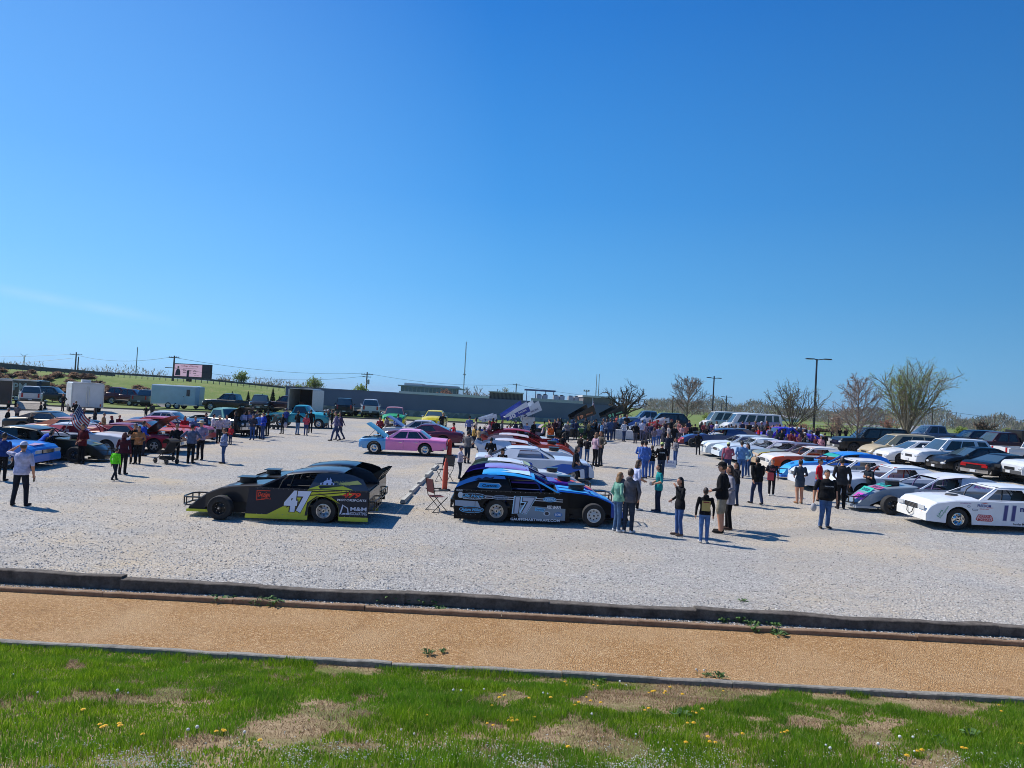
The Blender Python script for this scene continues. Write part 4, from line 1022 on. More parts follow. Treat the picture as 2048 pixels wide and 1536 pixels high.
def car(kind, name, label, cat, col, group=None, style='steel', zones=None, decor=None, hood_open=0, side=None, cagem=None, roof=None, seats=None, glass=None, grille=None, lights=True, extra=None, scale=1, bumper=None, no_trunk=False, visor=None, Wd=None, hood=None):
    T = dict(SPEC[kind]); wb, W = T['wb'], T['W']; R = T['R']; race = T.get('race'); slab = T.get('slab')
    xf, xr = wb/2, -wb/2; x1, x0 = xf+T['of'], xr-T['orr']; ra = R+.065
    root = empty(name); tag(root, label, cat, group); root.scale = (scale,)*3
    P = lambda h: paint(h) if isinstance(h, str) else h
    pm = P(col); rm = P(roof) if roof else pm; hm = P(hood) if hood else None
    def pick(x, y, z, default):
        if zones:
            for f, m in zones:
                if f(x, y, z): return P(m)
        return default
    xs = set(np.linspace(x0, x1, 34).tolist())
    for c in (xf, xr):
        for a in np.linspace(0, PI, 13): xs.add(c+ra*math.cos(a))
        xs |= {c+ra+.015, c-ra-.015}
    for d in T['doors']: xs |= set(d)
    xs |= {x0+.03, x0+.1, x1-.03, x1-.1}
    gh = T['gh']; xs |= {gh[0]+.02, gh[3]-.02}
    if 'bed' in T: xs |= set(T['bed'])
    xs = sorted(xs); xs = [x for i, x in enumerate(xs) if i == 0 or x-xs[i-1] > .012]
    def hw(x):
        e = .10 if not T.get('round') else .2
        k = 1-e*max(0, (x-(x1-.55))/.55)**2.2-e*.8*max(0, ((x0+.5)-x)/.5)**2.2
        return W/2*k
    def zb(x):
        b_ = T['rock']
        if x > xf: b_ = T['rock']+(T['ends']-T['rock'])*min(1, (x-xf)/T['of'])
        if x < xr: b_ = T['rock']+(T['ends']-T['rock'])*min(1, (xr-x)/T['orr'])
        for c in (xf, xr):
            if abs(x-c) < ra: b_ = max(b_, R+math.sqrt(ra*ra-(x-c)**2))
        return b_
    def sec(x):
        w_, b_, t = hw(x), zb(x), ip(T['top'], x); b_ = min(b_, t-.06)
        cr = .035 if not T.get('round') else .10
        if slab: return [(w_, b_), (w_, b_+.35*(t-b_)), (w_, b_+.7*(t-b_)), (w_*.998, t-.03), (w_*.97, t), (w_*.5, t+cr), (0, t+cr)]
        ph = .30+.45*(t-.3)
        return [(w_*.965, b_), (w_*.995, max(b_+.02, min(t-.09, ph))), (w_, max(b_+.035, t-.24*(t-.2))), (w_*.965, t-.05), (w_*.90, t), (w_*.45, t+cr), (0, t+cr*1.15)]
    S = [sec(x) for x in xs]; n = 7
    rows = [[Vector((x, y, z)) for y, z in s]+[Vector((x, -y, z)) for y, z in s[-2::-1]] for x, s in zip(xs, S)]
    body, hoodm, trunk = MB(), MB(), MB(); doors = {}
    cowl = gh[0]+.06; bed = T.get('bed')
    for i in range(len(xs)-1):
        xm = (xs[i]+xs[i+1])/2
        for j in range(12):
            q = [rows[i][j], rows[i+1][j], rows[i+1][j+1], rows[i][j+1]]; c = sum(q, Vector())/4
            topf = 4 <= j <= 7; m = pick(c.x, c.y, c.z, pm); tgt = body
            if topf:
                if bed and bed[0] < xm < bed[1]: continue
                if gh[3] < xm < gh[0]:
                    if race: continue
                elif cowl < xm < x1-.18: tgt = hoodm; m = hm or m
                elif xm < gh[3]-.05 and xm > x0+.1 and not bed and not no_trunk: tgt = trunk
            elif j in (0, 1, 2, 3, 8, 9, 10, 11):
                for k, d in enumerate(T['doors']):
                    if d[0] < xm < d[1]: tgt = doors.setdefault((k, j < 6), MB())
            tgt.face(q, m)
    body.face(rows[0], pick(x0, 0, .6, pm)); body.face(rows[-1][::-1], pick(x1, 0, .6, pm))
    # dark under-body and wheel wells, interior floor
    body.box(((x0+x1)/2, 0, T['rock']+.12), (x1-x0-.3, W-2*T['tw']-.3, .22), BLACK())
    for c in (xf, xr): body.box((c, 0, R+.12), (2*ra+.02, W-2*T['tw']-.28, .5), BLACK())
    ztb = ip(T['top'], 0)
    if race: body.box(((gh[0]+gh[3])/2, 0, .46), (gh[0]-gh[3]-.02, W-.16, .12), BLACK()); body.box((gh[0]-.02, 0, .7), (.04, W-.16, .48), BLACK()); body.box((gh[3]-.02, 0, .7), (.04, W-.18, .5), BLACK())
    if bed:
        zt = ip(T['top'], bed[0]); bx, bl = (bed[0]+bed[1])/2, bed[1]-bed[0]; wi = W-.34
        body.box((bx, 0, zt-.5), (bl, wi, .05), dull('2a2a2c'))
        for s_ in (-1, 1):
            body.box((bx, s_*wi/2, zt-.25), (bl, .03, .5), pick(bx, s_, 1, pm)); body.box((bx, s_*(wi/2+.08), zt-.0), (bl, .19, .05), pick(bx, s_, 1, pm))
        for s_ in (bed[0], bed[1]): body.box((s_, 0, zt-.25), (.05, wi, .52), pick(s_, 0, 1, pm))
    # rocker line / bumpers
    bmm = P(bumper) if bumper else (CHROME() if kind in ('oldpickup', 'coupe50', 'muscle') else None)
    if not race:
        for name_, xx, s_ in (('front_bumper', x1, 1), ('rear_bumper', x0, -1)):
            mb = MB(); zc = T['ends']+.10
            if bmm is None and kind in ('modern', 'minivan', 'suv'): m_, zc2 = pick(xx, 0, .4, pm), T['ends']+.06
            else: m_, zc2 = bmm or dull('4a4b4d'), zc
            ww = hw(xx-s_*.05)
            mb.grid([[(xx-s_*.16, -ww*1.02, zc2+dz), (xx+s_*.02, -ww*.93, zc2+dz), (xx+s_*.06, -ww*.5, zc2+dz), (xx+s_*.07, 0, zc2+dz), (xx+s_*.06, ww*.5, zc2+dz), (xx+s_*.02, ww*.93, zc2+dz), (xx-s_*.16, ww*1.02, zc2+dz)] for dz in (-.09, -.075, .06, .085)], m_)
            mb.build(name_, root, 40)
            mb = MB(); mb.box((xx+s_*.085, 0, zc2+.0), (.012, .32, .13), mat('plate', (.55, .57, .6), .5)); mb.build('number_plate', root)
    if lights:
        zl = (.70 if kind == 'stock' else (.68 if kind == 'muscle' else ip(T['top'], x1-.1)))-(.05 if kind in ('stock', 'muscle') else .16 if kind not in ('suv', 'bigsuv', 'pickup', 'van') else .2)
        for s_ in (-1, 1):
            mb = MB()
            if kind in ('oldpickup', 'coupe50', 'muscle'): mb.ell((x1-.02, s_*hw(x1)*.74, zl), (.06, .10, .10), HEADL(), 10, 6)
            elif kind in ('sedan80', 'stock'): mb.box((x1+.004, s_*hw(x1)*.70, zl), (.03, .36, .12), HEADL() if not race else mat('headlight_sticker', (.5, .52, .54), .3))
            else: mb.ell((x1-.07, s_*hw(x1-.1)*.80, zl+.02), (.12, .2, .085), HEADL(), 10, 6)
            mb.build('headlight', root, 50)
            zt = min(ip(T['top'], x0+.05)-.14, 1.0); mb = MB()
            mb.box((x0+.0, s_*hw(x0)*.74, zt), (.04, .34 if kind not in ('suv', 'van', 'bigsuv', 'pickup') else .16, .13 if kind not in ('suv', 'van', 'bigsuv', 'pickup') else .4), REDL()); mb.build('taillight', root)
        mb = MB(); gw = hw(x1)*.84
        gm = P(grille) if grille else BLACK()
        mb.box((x1-.004, 0, zl-.01), (.03, gw, .14 if not T.get('round') else .24), gm)
        for k in range(3): mb.box((x1+.013, 0, zl-.05+k*.04), (.008, gw*.98, .008), CHROME())
        mb.build('grille', root)
    body.build('body', root, 38)
    if hoodm.f:
        if hood_open:
            ax = Vector((cowl+.02, 0, ip(T['top'], cowl)+.03)); M = Matrix.Rotation(-hood_open, 4, 'Y')
            hoodm.v = [tuple(ax+(M @ (Vector(v)-ax))) for v in hoodm.v]
            hv = MB(); hv.v, hv.f, hv.m, hv.mats = hoodm.v, hoodm.f, hoodm.m, hoodm.mats
            hv.build('hood', root, 38)
            mb = MB(); mb.box(((cowl+x1)/2-.05, 0, .52), (x1-cowl-.3, W*.72, .3), BLACK()); mb.box((cowl+.6, 0, .74), (.6, .5, .22), STEELB()); mb.lathe([(0, .06), (.19, .06), (.19, -.04), (0, -.04)], CHROME(), 14, 'z', (cowl+.6, 0, .92))
            for s_ in (-1, 1): mb.box((cowl+.6, s_*.26, .8), (.5, .14, .1), CHROME())
            mb.build('engine', root, 40)
            mb = MB(); L = x1-.5-cowl; mb.tube([(x1-.35, .55, ip(T['top'], x1-.35)-.05), tuple(ax+(M @ Vector((L*.75, .5, -.02))))], .01, STEELB(), 4); mb.build('prop_rod', root)
        else: hoodm.build('hood', root, 38)
    if trunk.f: trunk.build('trunk_lid', root, 38)
    for (k, left), mb in doors.items():
        d = T['doors'][k]; s_ = 1 if left else -1
        if not race:
            mb.box((d[0]+.16, s_*(W/2+.005), ztb-.17), (.16, .03, .025), CHROME() if kind in ('muscle', 'coupe50', 'oldpickup', 'sedan80') else pick((d[0]+d[1])/2, s_, .7, pm))
        mb.box((d[0], s_*(W/2*.985), (T['rock']+ztb)/2+.02), (.008, .022, ztb-T['rock']-.16), BLACK())
        mb.build('door', root, 38)
    # greenhouse
    xa, xb, xc, xd = gh; zr, wr = T['zr'], T['wr']
    za, zd = ip(T['top'], xa), ip(T['top'], xd); wa, wd_ = hw(xa)*(.955 if slab else .89), hw(xd)*(.955 if slab else .89)
    rf = MB(); A = MB()
    rx = [xb-.0]+[xb+(xc-xb)*f for f in (.12, .35, .65, .88, 1)]
    def rz(f): return -.045*(abs(2*f-1)**3)
    rr_ = []
    for k, x in enumerate(rx):
        f = k/5; z = zr+rz(f)
        rr_.append([(x, sy*wr*a, z+dz) for a, dz, sy in ((1.0, -.05, -1), (.985, -.012, -1), (.75, .015, -1), (.35, .028, -1), (0, .032, 1), (.35, .028, 1), (.75, .015, 1), (.985, -.012, 1), (1, -.05, 1))])
    rf.grid(rr_, rm); rf.grid([[(x, -wr*.97, zr+rz(k/5)-.05), (x, wr*.97, zr+rz(k/5)-.05)] for k, x in enumerate(rx)], rm if race else BLACK())
    gm_ = glass or GLASS(); wsm = GLASSB()
    glazing = []
    for s_ in (-1, 1):
        Q = [Vector((xa, s_*wa, za-.01)), Vector((xd, s_*wd_, zd-.01)), Vector((xc, s_*wr, zr-.05)), Vector((xb, s_*wr, zr-.05))]
        def pt(u, v, off=0):
            b_ = Q[0].lerp(Q[1], u); t_ = Q[3].lerp(Q[2], u); p = b_.lerp(t_, v)
            if not slab: p.y += s_*.045*4*v*(1-v)*.6
            p.y += s_*off
            # keep the belt on the body line
            if v < 1e-6: p.z = ip(T['top'], p.x)-.01
            return p
        us = [0, .04]+[e for wn in T['win'] for e in wn]+[.97, 1]; us = sorted(set(us)); vs_ = [0, .07, .90, 1]
        for i in range(len(us)-1):
            um = (us[i]+us[i+1])/2; inw = any(a < um < b_ for a, b_ in T['win'])
            for k in range(3):
                q = [pt(us[i], vs_[k]), pt(us[i+1], vs_[k]), pt(us[i+1], vs_[k+1]), pt(us[i], vs_[k+1])]
                if k == 1 and inw:
                    if not race:
                        g = MB(); g.face([pt(us[i], vs_[k], -.012), pt(us[i+1], vs_[k], -.012), pt(us[i+1], vs_[k+1], -.012), pt(us[i], vs_[k+1], -.012)], gm_); glazing.append(('side_window', g))
                    continue
                c = sum(q, Vector())/4; rf.face(q, pick(c.x, c.y, c.z, rm))
    for (xB, zB, wB, xT, nm) in ((xa, za, wa, xb, 'windshield'), (xd, zd, wd_, xc, 'rear_window')):
        bul = .10 if xB > 0 else -.07
        def wp(v, u): # u -1..1
            f = 1-abs(u)**2
            return Vector((xB+(xT-xB)*v+bul*f*(1-.7*v), u*(wB+(wr-wB)*v), zB-.01+(zr-.03-zB)*v+.01*f))
        if not race or nm == 'rear_window' and False:
            g = MB(); g.grid([[wp(v, u) for u in (-.93, -.6, -.2, .2, .6, .93)] for v in (.04, .35, .65, .94)], wsm); glazing.append((nm, g))
        for u0, u1, v0, v1 in ((-1, -.92, 0, 1), (.92, 1, 0, 1), (-.92, .92, .93, 1)):
            rf.grid([[wp(v, u0+(u1-u0)*k/3)+Vector((0, 0, .004)) for k in range(4)] for v in np.linspace(v0, v1, 4)], rm)
    if visor:
        g = MB(); g.grid([[Vector((xb+.02-(xb-xa)*v*.3, u*wr, zr-.01-(zr-za)*v*.33)) for u in (-1, -.5, 0, .5, 1)] for v in (0, .5, 1)], P(visor)); g.build('sun_visor', root)
    rf.build('roof', root, 38)
    for nm, g in glazing: g.build(nm, root, 30)
    if race:
        cage(root, xb-.05, xc+.25, wr, .5, zr, wr-.06, cagem or dull('8a8c90')); seat(root, -.55, .33, .48, seats or BLACK())
        mb = MB(); mb.box((xa-.12, 0, za-.06), (.22, W*.8, .12), BLACK()); mb.build('dashboard', root)
    else:
        for s_ in (-1, 1):
            mb = MB(); mb.ell((xa-.12, s_*(wa+.14), za+.07), (.07, .10, .075), pick(xa, s_, za, pm) if kind not in ('oldpickup', 'sedan80', 'coupe50') else CHROME(), 8, 6); mb.box((xa-.1, s_*(wa+.04), za+.03), (.04, .12, .03), BLACK()); mb.build('mirror', root, 50)
    if decor:
        d = MB(); decor(d, T, W/2+.007); split_decals(d, root)
    st = style if isinstance(style, tuple) else (style, style)
    ty = W/2-T['tw']/2-.035
    for s_ in (-1, 1):
        add_wheel(root, xf, s_*ty, R, T['tw'], T['rr'], st[0]); add_wheel(root, xr, s_*ty, R, T['tw'], T['rr'], st[1])
    if extra: extra(root, T)
    root['wb'] = wb; root['tr'] = ty
    return root
def place(root, px, py, heading, ref='front', side='near', bank=True):
    """put a car so that its front (or rear) wheel on the side facing the camera touches the ground at a pixel"""
    s_ = root.scale[0]; p = at(px, py); h = R_(heading); d = Vector((math.cos(h), math.sin(h), 0)); l = Vector((-d.y, d.x, 0))
    to = EYE-p
    sg = 1 if l.dot(to) > 0 else -1
    wb, tr = root['wb']*s_, root['tr']*s_
    c = p-l*sg*tr-d*(wb/2 if ref == 'front' else (-wb/2 if ref == 'rear' else 0))
    root.location = (c.x, c.y, gzf(c.x, c.y)); root.rotation_euler = (0, 0, h); tilt(root, c.x, c.y)
    del root['wb'], root['tr']
    return root
def stext(mb, s_, st, x, z, h, y, m, w=None, bold=.015, shear=0, up=0):
    """lettering on a body side: s_ = +1 left side, -1 right side"""
    U = Vector((-1, 0, up)) if s_ > 0 else Vector((1, 0, up)); V = Vector((0, 0, 1)) if not up else Vector((-up if s_ < 0 else up, 0, 1))
    mb.text(st, (x, s_*y, z), U, V, h, vinyl(m) if isinstance(m, str) else m, w, bold, shear)
def spoly(mb, s_, pts, y, m): mb.face([(x, s_*y, z) for x, z in pts], vinyl(m) if isinstance(m, str) else m)
def sell(mb, s_, x, z, rx, rz, y, m, n=14): mb.face([(x+rx*math.cos(a), s_*y, z+rz*math.sin(a)) for a in np.linspace(0, 2*PI, n+1)[:-1]], vinyl(m) if isinstance(m, str) else m)
def num(mb, s_, st, x, z, h, y, m, edge, w=None, shear=0, b1=.03, b2=.075):
    stext(mb, s_, st, x, z, h*1.08, y, edge, (w*1.08 if w else None), b2, shear); stext(mb, s_, st, x, z, h, y+.003, m, w, b1, shear)

# ------------------------------------------------------------------ open wheel modifieds and late models
def modified(name, label, col, group=None, roofc=None, sailc=None, hoodc=None, nosec=None, skirt=None, decor=None, late=False, deckc=None, style=('black', 'steel'), scale=1, pillar=None, spoilerc=None, visor=None, cagec='26272a', hoodside=None):
    root = empty(name); tag(root, label, 'race car', group); root.scale = (scale,)*3
    P = lambda h: paint(h) if isinstance(h, str) else h
    pm = P(col); rm = P(roofc or col); sm = P(sailc or col); hm = P(hoodc or col); nm = P(nosec or hoodc or col); dk = P(deckc or '0c0c0e'); sk = P(skirt) if skirt else pm
    wb, R, Y, tw = 2.80, .335, .86, .30; xf, xr = wb/2, -wb/2; ra = R+.09
    x_front = 2.35 if late else .62
    for s_ in (-1, 1):
        mb = MB(); xs = sorted(set(np.linspace(-2.62, x_front, 30).tolist()+[xr+ra*math.cos(a) for a in np.linspace(0, PI, 13)]+([xf+ra*math.cos(a) for a in np.linspace(0, PI, 13)] if late else [])))
        def top(x):
            if x < .45: return .93
            if late: return ip([(.45, .95), (1.4, .92), (1.8, .78), (2.35, .32)], x)
            return .93-(x-.45)*.1
        rows = []
        for x in xs:
            b_ = .085
            for c in ((xr, xf) if late else (xr,)):
                if abs(x-c) < ra: b_ = max(b_, R+math.sqrt(ra*ra-(x-c)**2)-.02)
            b_ = min(b_, top(x)-.03)
            yb = Y+.02-(.06 if late and x > 1.9 else 0)
            rows.append([(x+(.10*(1-(z-.085)/.85) if (not late and x > x_front-.02) else 0), s_*(yb-.0*(z > .5)), z) for z in (b_, max(b_+.006, .20), max(b_+.012, (b_+top(x))/2), top(x))])
        for i in range(len(rows)-1):
            for k in range(3):
                q = [rows[i][k], rows[i+1][k], rows[i+1][k+1], rows[i][k+1]]; mb.face(q, sk if k == 0 else pm)
        mb.build('side_panel', root, 30)
        mb = MB(); yo, yi = Y+.015, .66
        sp = [(-.98, .93, 0), (-1.16, 1.32, 1), (-1.45, 1.385, 1), (-1.80, 1.375, 1), (-2.15, 1.315, .88), (-2.43, 1.215, .66), (-2.63, .93, 0)]
        pts = [(x, s_*(yo+(yi-yo)*k), z) for x, z, k in sp]; mb.face(pts, sm); mb.face([(x, y-s_*.012, z) for x, y, z in pts], sm); mb.build('sail_panel', root)
        mb = MB(); strut(mb, (.38, s_*(Y-.03), .92), (-.38, s_*.62, 1.29), .10, .035, P(pillar or col)); mb.build('pillar', root)
    mb = MB(); rx = [-.32, -.5, -.9, -1.3, -1.7, -1.86]; zz = [1.285, 1.32, 1.375, 1.40, 1.385, 1.345]
    mb.grid([[(x, a*.68, z-(.035 if abs(a) == 1 else 0)+.02*(1-a*a)) for a in (-1, -.93, -.5, 0, .5, .93, 1)] for x, z in zip(rx, zz)], rm)
    mb.grid([[(x, a*.66, z-.045) for a in (-1, 1)] for x, z in zip(rx, zz)], P('1a1a1c')); mb.build('roof', root, 40)
    if visor:
        mb = MB(); mb.grid([[(-.30+.28*v, a*.66, 1.29-.11*v) for a in (-1, 0, 1)] for v in (0, 1)], P(visor)); mb.build('sun_visor', root)
    # hood, nose
    hw_ = (lambda x: Y if late else ip([(.3, .62), (1.2, .52), (2.4, .46)], x))
    mb = MB(); hx = [.34, .8, 1.2, 1.55, 1.95]; hz = [.965, .93, .89, .82, .65]
    mb.grid([[(x, a*hw_(x), z-(.05 if abs(a) == 1 else 0)) for a in (-1, -.92, -.4, 0, .4, .92, 1)] for x, z in zip(hx, hz)], hm); mb.build('hood', root, 35)
    mb = MB(); nx = [1.95, 2.2, 2.42]; nz_ = [.645, .46, .26]
    mb.grid([[(x, -hw_(x), .20), (x, -hw_(x), z-.04), (x, -hw_(x)*.9, z), (x, 0, z+.01), (x, hw_(x)*.9, z), (x, hw_(x), z-.04), (x, hw_(x), .20)] for x, z in zip(nx, nz_)], nm)
    mb.face([(2.42, -hw_(2.4), .20), (2.42, hw_(2.4), .20), (2.42, hw_(2.4), .24), (2.42, -hw_(2.4), .24)], nm); mb.box((2.1, 0, .17), (.72, hw_(2)*2+.06, .07), sk)
    if not late:
        for s_ in (-1, 1): mb.grid([[(x, s_*hw_(x), z-.03), (x, s_*hw_(x), .26 if x > 1.6 else .45)] for x, z in zip(hx, hz)], P(hoodside) if hoodside else hm)
    mb.build('nose', root, 35)
    mb = MB(); mb.box((-1.85, 0, .90), (1.5, Y*2-.02, .03), dk); mb.box((-2.63, 0, .62), (.02, Y*2-.02, .55), dk); mb.build('rear_deck', root)
    mb = MB(); mb.box((-.6, 0, .30), (3.7, Y*2-2*tw-.10, .28), BLACK()); mb.box((-.45, 0, .46), (1.7, Y*2-.06, .05), BLACK()); mb.box((1.25, 0, .5), (.9, .6, .5), BLACK()); mb.box((.35, 0, .72), (.05, Y*2-.1, .42), BLACK()); mb.box((-1.2, 0, .7), (.05, Y*2-.1, .42), BLACK()); mb.build('chassis', root)
    mb = MB(); mb.lathe([(0, .16), (.22, .15), (.24, .05), (.22, 0), (0, 0)], BLACK(), 16, 'z', (.95, 0, .92)); mb.box((.95, 0, 1.085), (.5, .42, .02), STEELB()); mb.build('air_cleaner', root, 40)
    cage(root, -.42, -1.25, .6, .5, 1.33, .55, dull(cagec)); seat(root, -.75, .22, .46, BLACK())
    if not late:
        mb = MB()
        for s_ in (-1, 1):
            for dx, z in ((.22, .34), (-.2, .34), (.1, .52)): mb.tube([(xf+dx, s_*.36, z+.02), (xf, s_*.66, z)], .022, STEELB(), 5)
            mb.tube([(xf-.05, s_*.34, .8), (xf-.02, s_*.62, .36)], .05, mat('shock_yellow', (.5, .4, .05), .5), 6)
            mb.tube([(xf-.5, s_*.40, .28), (.7, s_*.6, .22)], .035, STEELB(), 5)
        mb.build('front_suspension', root, 60)
        mb = MB()
        for z in (.30, .52): mb.tube([(1.85, -.44, z), (2.5, -.42, z), (2.62, -.28, z), (2.62, .28, z), (2.5, .42, z), (1.85, .44, z)], .022, STEELB(), 6)
        for y in (-.42, -.28, .28, .42): mb.tube([(2.5 if abs(y) > .4 else 2.62, y, .30), (2.5 if abs(y) > .4 else 2.62, y, .52)], .02, STEELB(), 6)
        mb.build('front_bumper', root, 60)
    mb = MB()
    for z in (.36, .58): mb.tube([(-2.45, -.6, z), (-2.74, -.55, z), (-2.74, .55, z), (-2.45, .6, z)], .022, STEELB(), 6)
    for y in (-.55, -.2, .2, .55): mb.tube([(-2.74, y, .36), (-2.74, y, .58)], .02, STEELB(), 6)
    mb.build('rear_bumper', root, 60)
    if late:
        so = P(spoilerc or col)
        mb = MB(); mb.grid([[(-2.60-.17*v, a*Y, .95+.24*v) for a in (-1, 0, 1)] for v in (0, 1)], so); mb.grid([[(-2.615-.17*v, a*Y, .95+.24*v) for a in (-1, 0, 1)] for v in (0, 1)], so); mb.build('spoiler', root)
        for y in (-Y, -.28, .28, Y):
            mb = MB(); mb.prism([(-2.15, .93), (-2.62, .93), (-2.84, 1.24), (-2.72, 1.25), (-2.40, 1.12)], y-.006, y+.006, so); mb.build('spoiler_plate', root)
    if decor:
        d = MB(); decor(d, Y+.03); split_decals(d, root)
    for s_ in (-1, 1):
        add_wheel(root, xf, s_*.83 if not late else s_*.68, R-.005, tw*.85, .2, style[0]); add_wheel(root, xr, s_*(Y-tw/2+.01), R, tw, .2, style[1])
    root['wb'] = wb; root['tr'] = .83
    return root
# ------------------------------------------------------------------ people
PEOPLE = []
def V3(*a): return Vector(a)
def person(px, py, h, face, label, top, bot, pose='stand', arms=('down', 'down'), hair='short', hc='2a1d16', skin='c08a6e', sleeves='long', legs='long', build=1.0, shoes='26262a', hem=.90, hat=None, fem=False, near=False, group=None, back=None, pts=None, seat=None, chest=None, hood=False, off=(0, 0), cat='person'):
    build *= 1.07
    PEOPLE.append(dict(locals()))
def cone(mb, a, b_, ra, rb, n=8):
    """closed tapered capsule"""
    a, b_ = Vector(a), Vector(b_); d = (b_-a); L = d.length; d = d/L if L > 1e-6 else Vector((0, 0, 1))
    mb.tube([a-d*ra*.9, a-d*ra*.55, a, b_, b_+d*rb*.55, b_+d*rb*.9], [ra*.35, ra*.8, ra, rb, rb*.8, rb*.35], None, n)
def skel(p):
    f = p['build']; fem = p['fem']; pose = p['pose']; hsh = .197*(.92 if fem else 1)*(1+.35*(f-1)); hip = .088*(1.05 if fem else 1)
    J = {}; lean = {'lean': .30, 'bend': .75, 'sit': .05, 'walk': .05}.get(pose, .0)
    zp = {'sit': .50, 'crouch': .34}.get(pose, .93)
    pel = V3(0, 0, zp)
    if pose == 'crouch': lean = .35
    up = V3(0, math.sin(lean), math.cos(lean)); fw = V3(0, math.cos(lean), -math.sin(lean)); X = V3(1, 0, 0)
    Q = lambda x, y, z: pel+X*x+fw*y+up*z
    J['pel'] = pel; J['waist'] = Q(0, .0, .15); J['chest'] = Q(0, .0, .35); J['neck'] = Q(0, -.005, .53); J['head'] = Q(0, .035, .70); J['Q'] = Q; J['up'] = up
    for s, k in ((-1, 'L'), (1, 'R')):
        H = Q(s*hip, 0, -.02); foot = V3(s*.10, 0, .045)
        if pose == 'walk':
            ph = .26 if k == 'L' else -.24; foot = V3(s*.07, ph, .045 if ph > 0 else .09); knee = V3(s*.09, ph*.45+.06, .49 if ph > 0 else .50)
        elif pose == 'sit': knee = V3(s*.13, .46, .50); foot = V3(s*.13, .50+.1*s*0, .06)
        elif pose == 'crouch': knee = V3(s*.2, .34, .42 if k == 'L' else .30); foot = V3(s*.16, .12 if k == 'L' else -.05, .06)
        elif pose == 'wide': foot = V3(s*.17, 0, .045); knee = V3(s*.135, .03, .49)
        elif pose == 'hip': foot = V3(s*.12+.03, -.02 if k == 'L' else .06, .045); knee = V3(s*.10+.02, .03 if k == 'L' else .08, .49)
        else: foot = V3(s*.095, .02*s, .045); knee = V3(s*.095, .025, .49)
        J['hip'+k], J['kn'+k], J['ft'+k] = H, knee, foot; J['toe'+k] = foot+V3(s*.035, .17, -.008)
        if pose == 'walk' and k == 'R': J['toeR'] = foot+V3(.02, .15, -.05)
        S = Q(s*hsh, 0, .475); a = p['arms'][0 if k == 'L' else 1]
        T = {'down': ((.07, -.02, .20), (.075, .05, -.05)), 'pocket': ((.11, -.06, .21), (.03, .08, .02)), 'hip': ((.22, -.06, .25), (.0, .05, .10)), 'fwd': ((.075, -.03, .21), (-.03, .19, .12)),
             'phone': ((.05, .08, .23), (-.08, .26, .40)), 'cross': ((.07, .09, .23), (-.30, .17, .30)), 'up': ((.20, .10, .50), (.02, .10, .64)), 'mouth': ((.07, .10, .24), (-.10, .20, .52)), 'wave': ((.2, .06, .50), (.26, .12, .74)),
             'swf': ((.07, .10, .22), (.05, .28, .02)), 'swb': ((.09, -.14, .22), (.10, -.24, .0)), 'reach': ((.06, .22, .34), (-.02, .42, .22)), 'back': ((.12, -.10, .22), (-.08, -.14, .08)), 'lap': ((.07, .05, .20), (-.06, .22, .10)), 'bag': ((.10, -.03, .20), (.13, .02, -.06))}[a]
        (ex, ey, ez), (wx, wy, wz) = T
        J['sh'+k] = S; J['el'+k] = Q(s*(hsh+ex), ey, ez); J['wr'+k] = Q(s*(hsh+wx), wy, wz)
        dirh = (J['wr'+k]-J['el'+k]).normalized(); J['hd'+k] = J['wr'+k]+dirh*.085; J['dh'+k] = dirh
    return J
def body_parts(p, J):
    """list of (a, b, ra, rb, tag); tags: shirt, arm, pants, shin, shoe, skin"""
    f = p['build']; fem = p['fem']; Q = J['Q']; L = []
    lo = 'skin' if p['legs'] == 'bare' else 'pants'; sh = 'skin' if p['legs'] in ('bare', 'shorts') else 'pants'; fa = 'arm' if p['sleeves'] == 'long' else 'skin'; ua = 'arm' if p['sleeves'] != 'none' else 'skin'
    wl = 1+.30*(f-1)
    for k in 'LR':
        L += [(J['hip'+k], J['kn'+k].lerp(J['hip'+k], .0 if p['legs'] != 'shorts' else .05), .094*wl*(1.05 if fem else 1), .068*wl, lo), (J['kn'+k], J['ft'+k]+V3(0, -.01, .05), .064*wl, .054*wl, sh),
              (J['ft'+k]+V3(0, -.045, .0), J['toe'+k], .042, .036, 'shoe'),
              (J['sh'+k], J['el'+k], .058*wl, .049*wl, ua), (J['el'+k], J['wr'+k], .047*wl, .033, fa), (J['wr'+k], J['hd'+k], .027, .031, 'skin')]
        if p['legs'] == 'shorts': L.append((J['hip'+k], J['kn'+k].lerp(J['hip'+k], .12), .098*wl, .09*wl, 'pants'))
    L += [(J['neck']-J['up']*.06, J['head']-J['up']*.06, .055, .05, 'skin')]
    return L
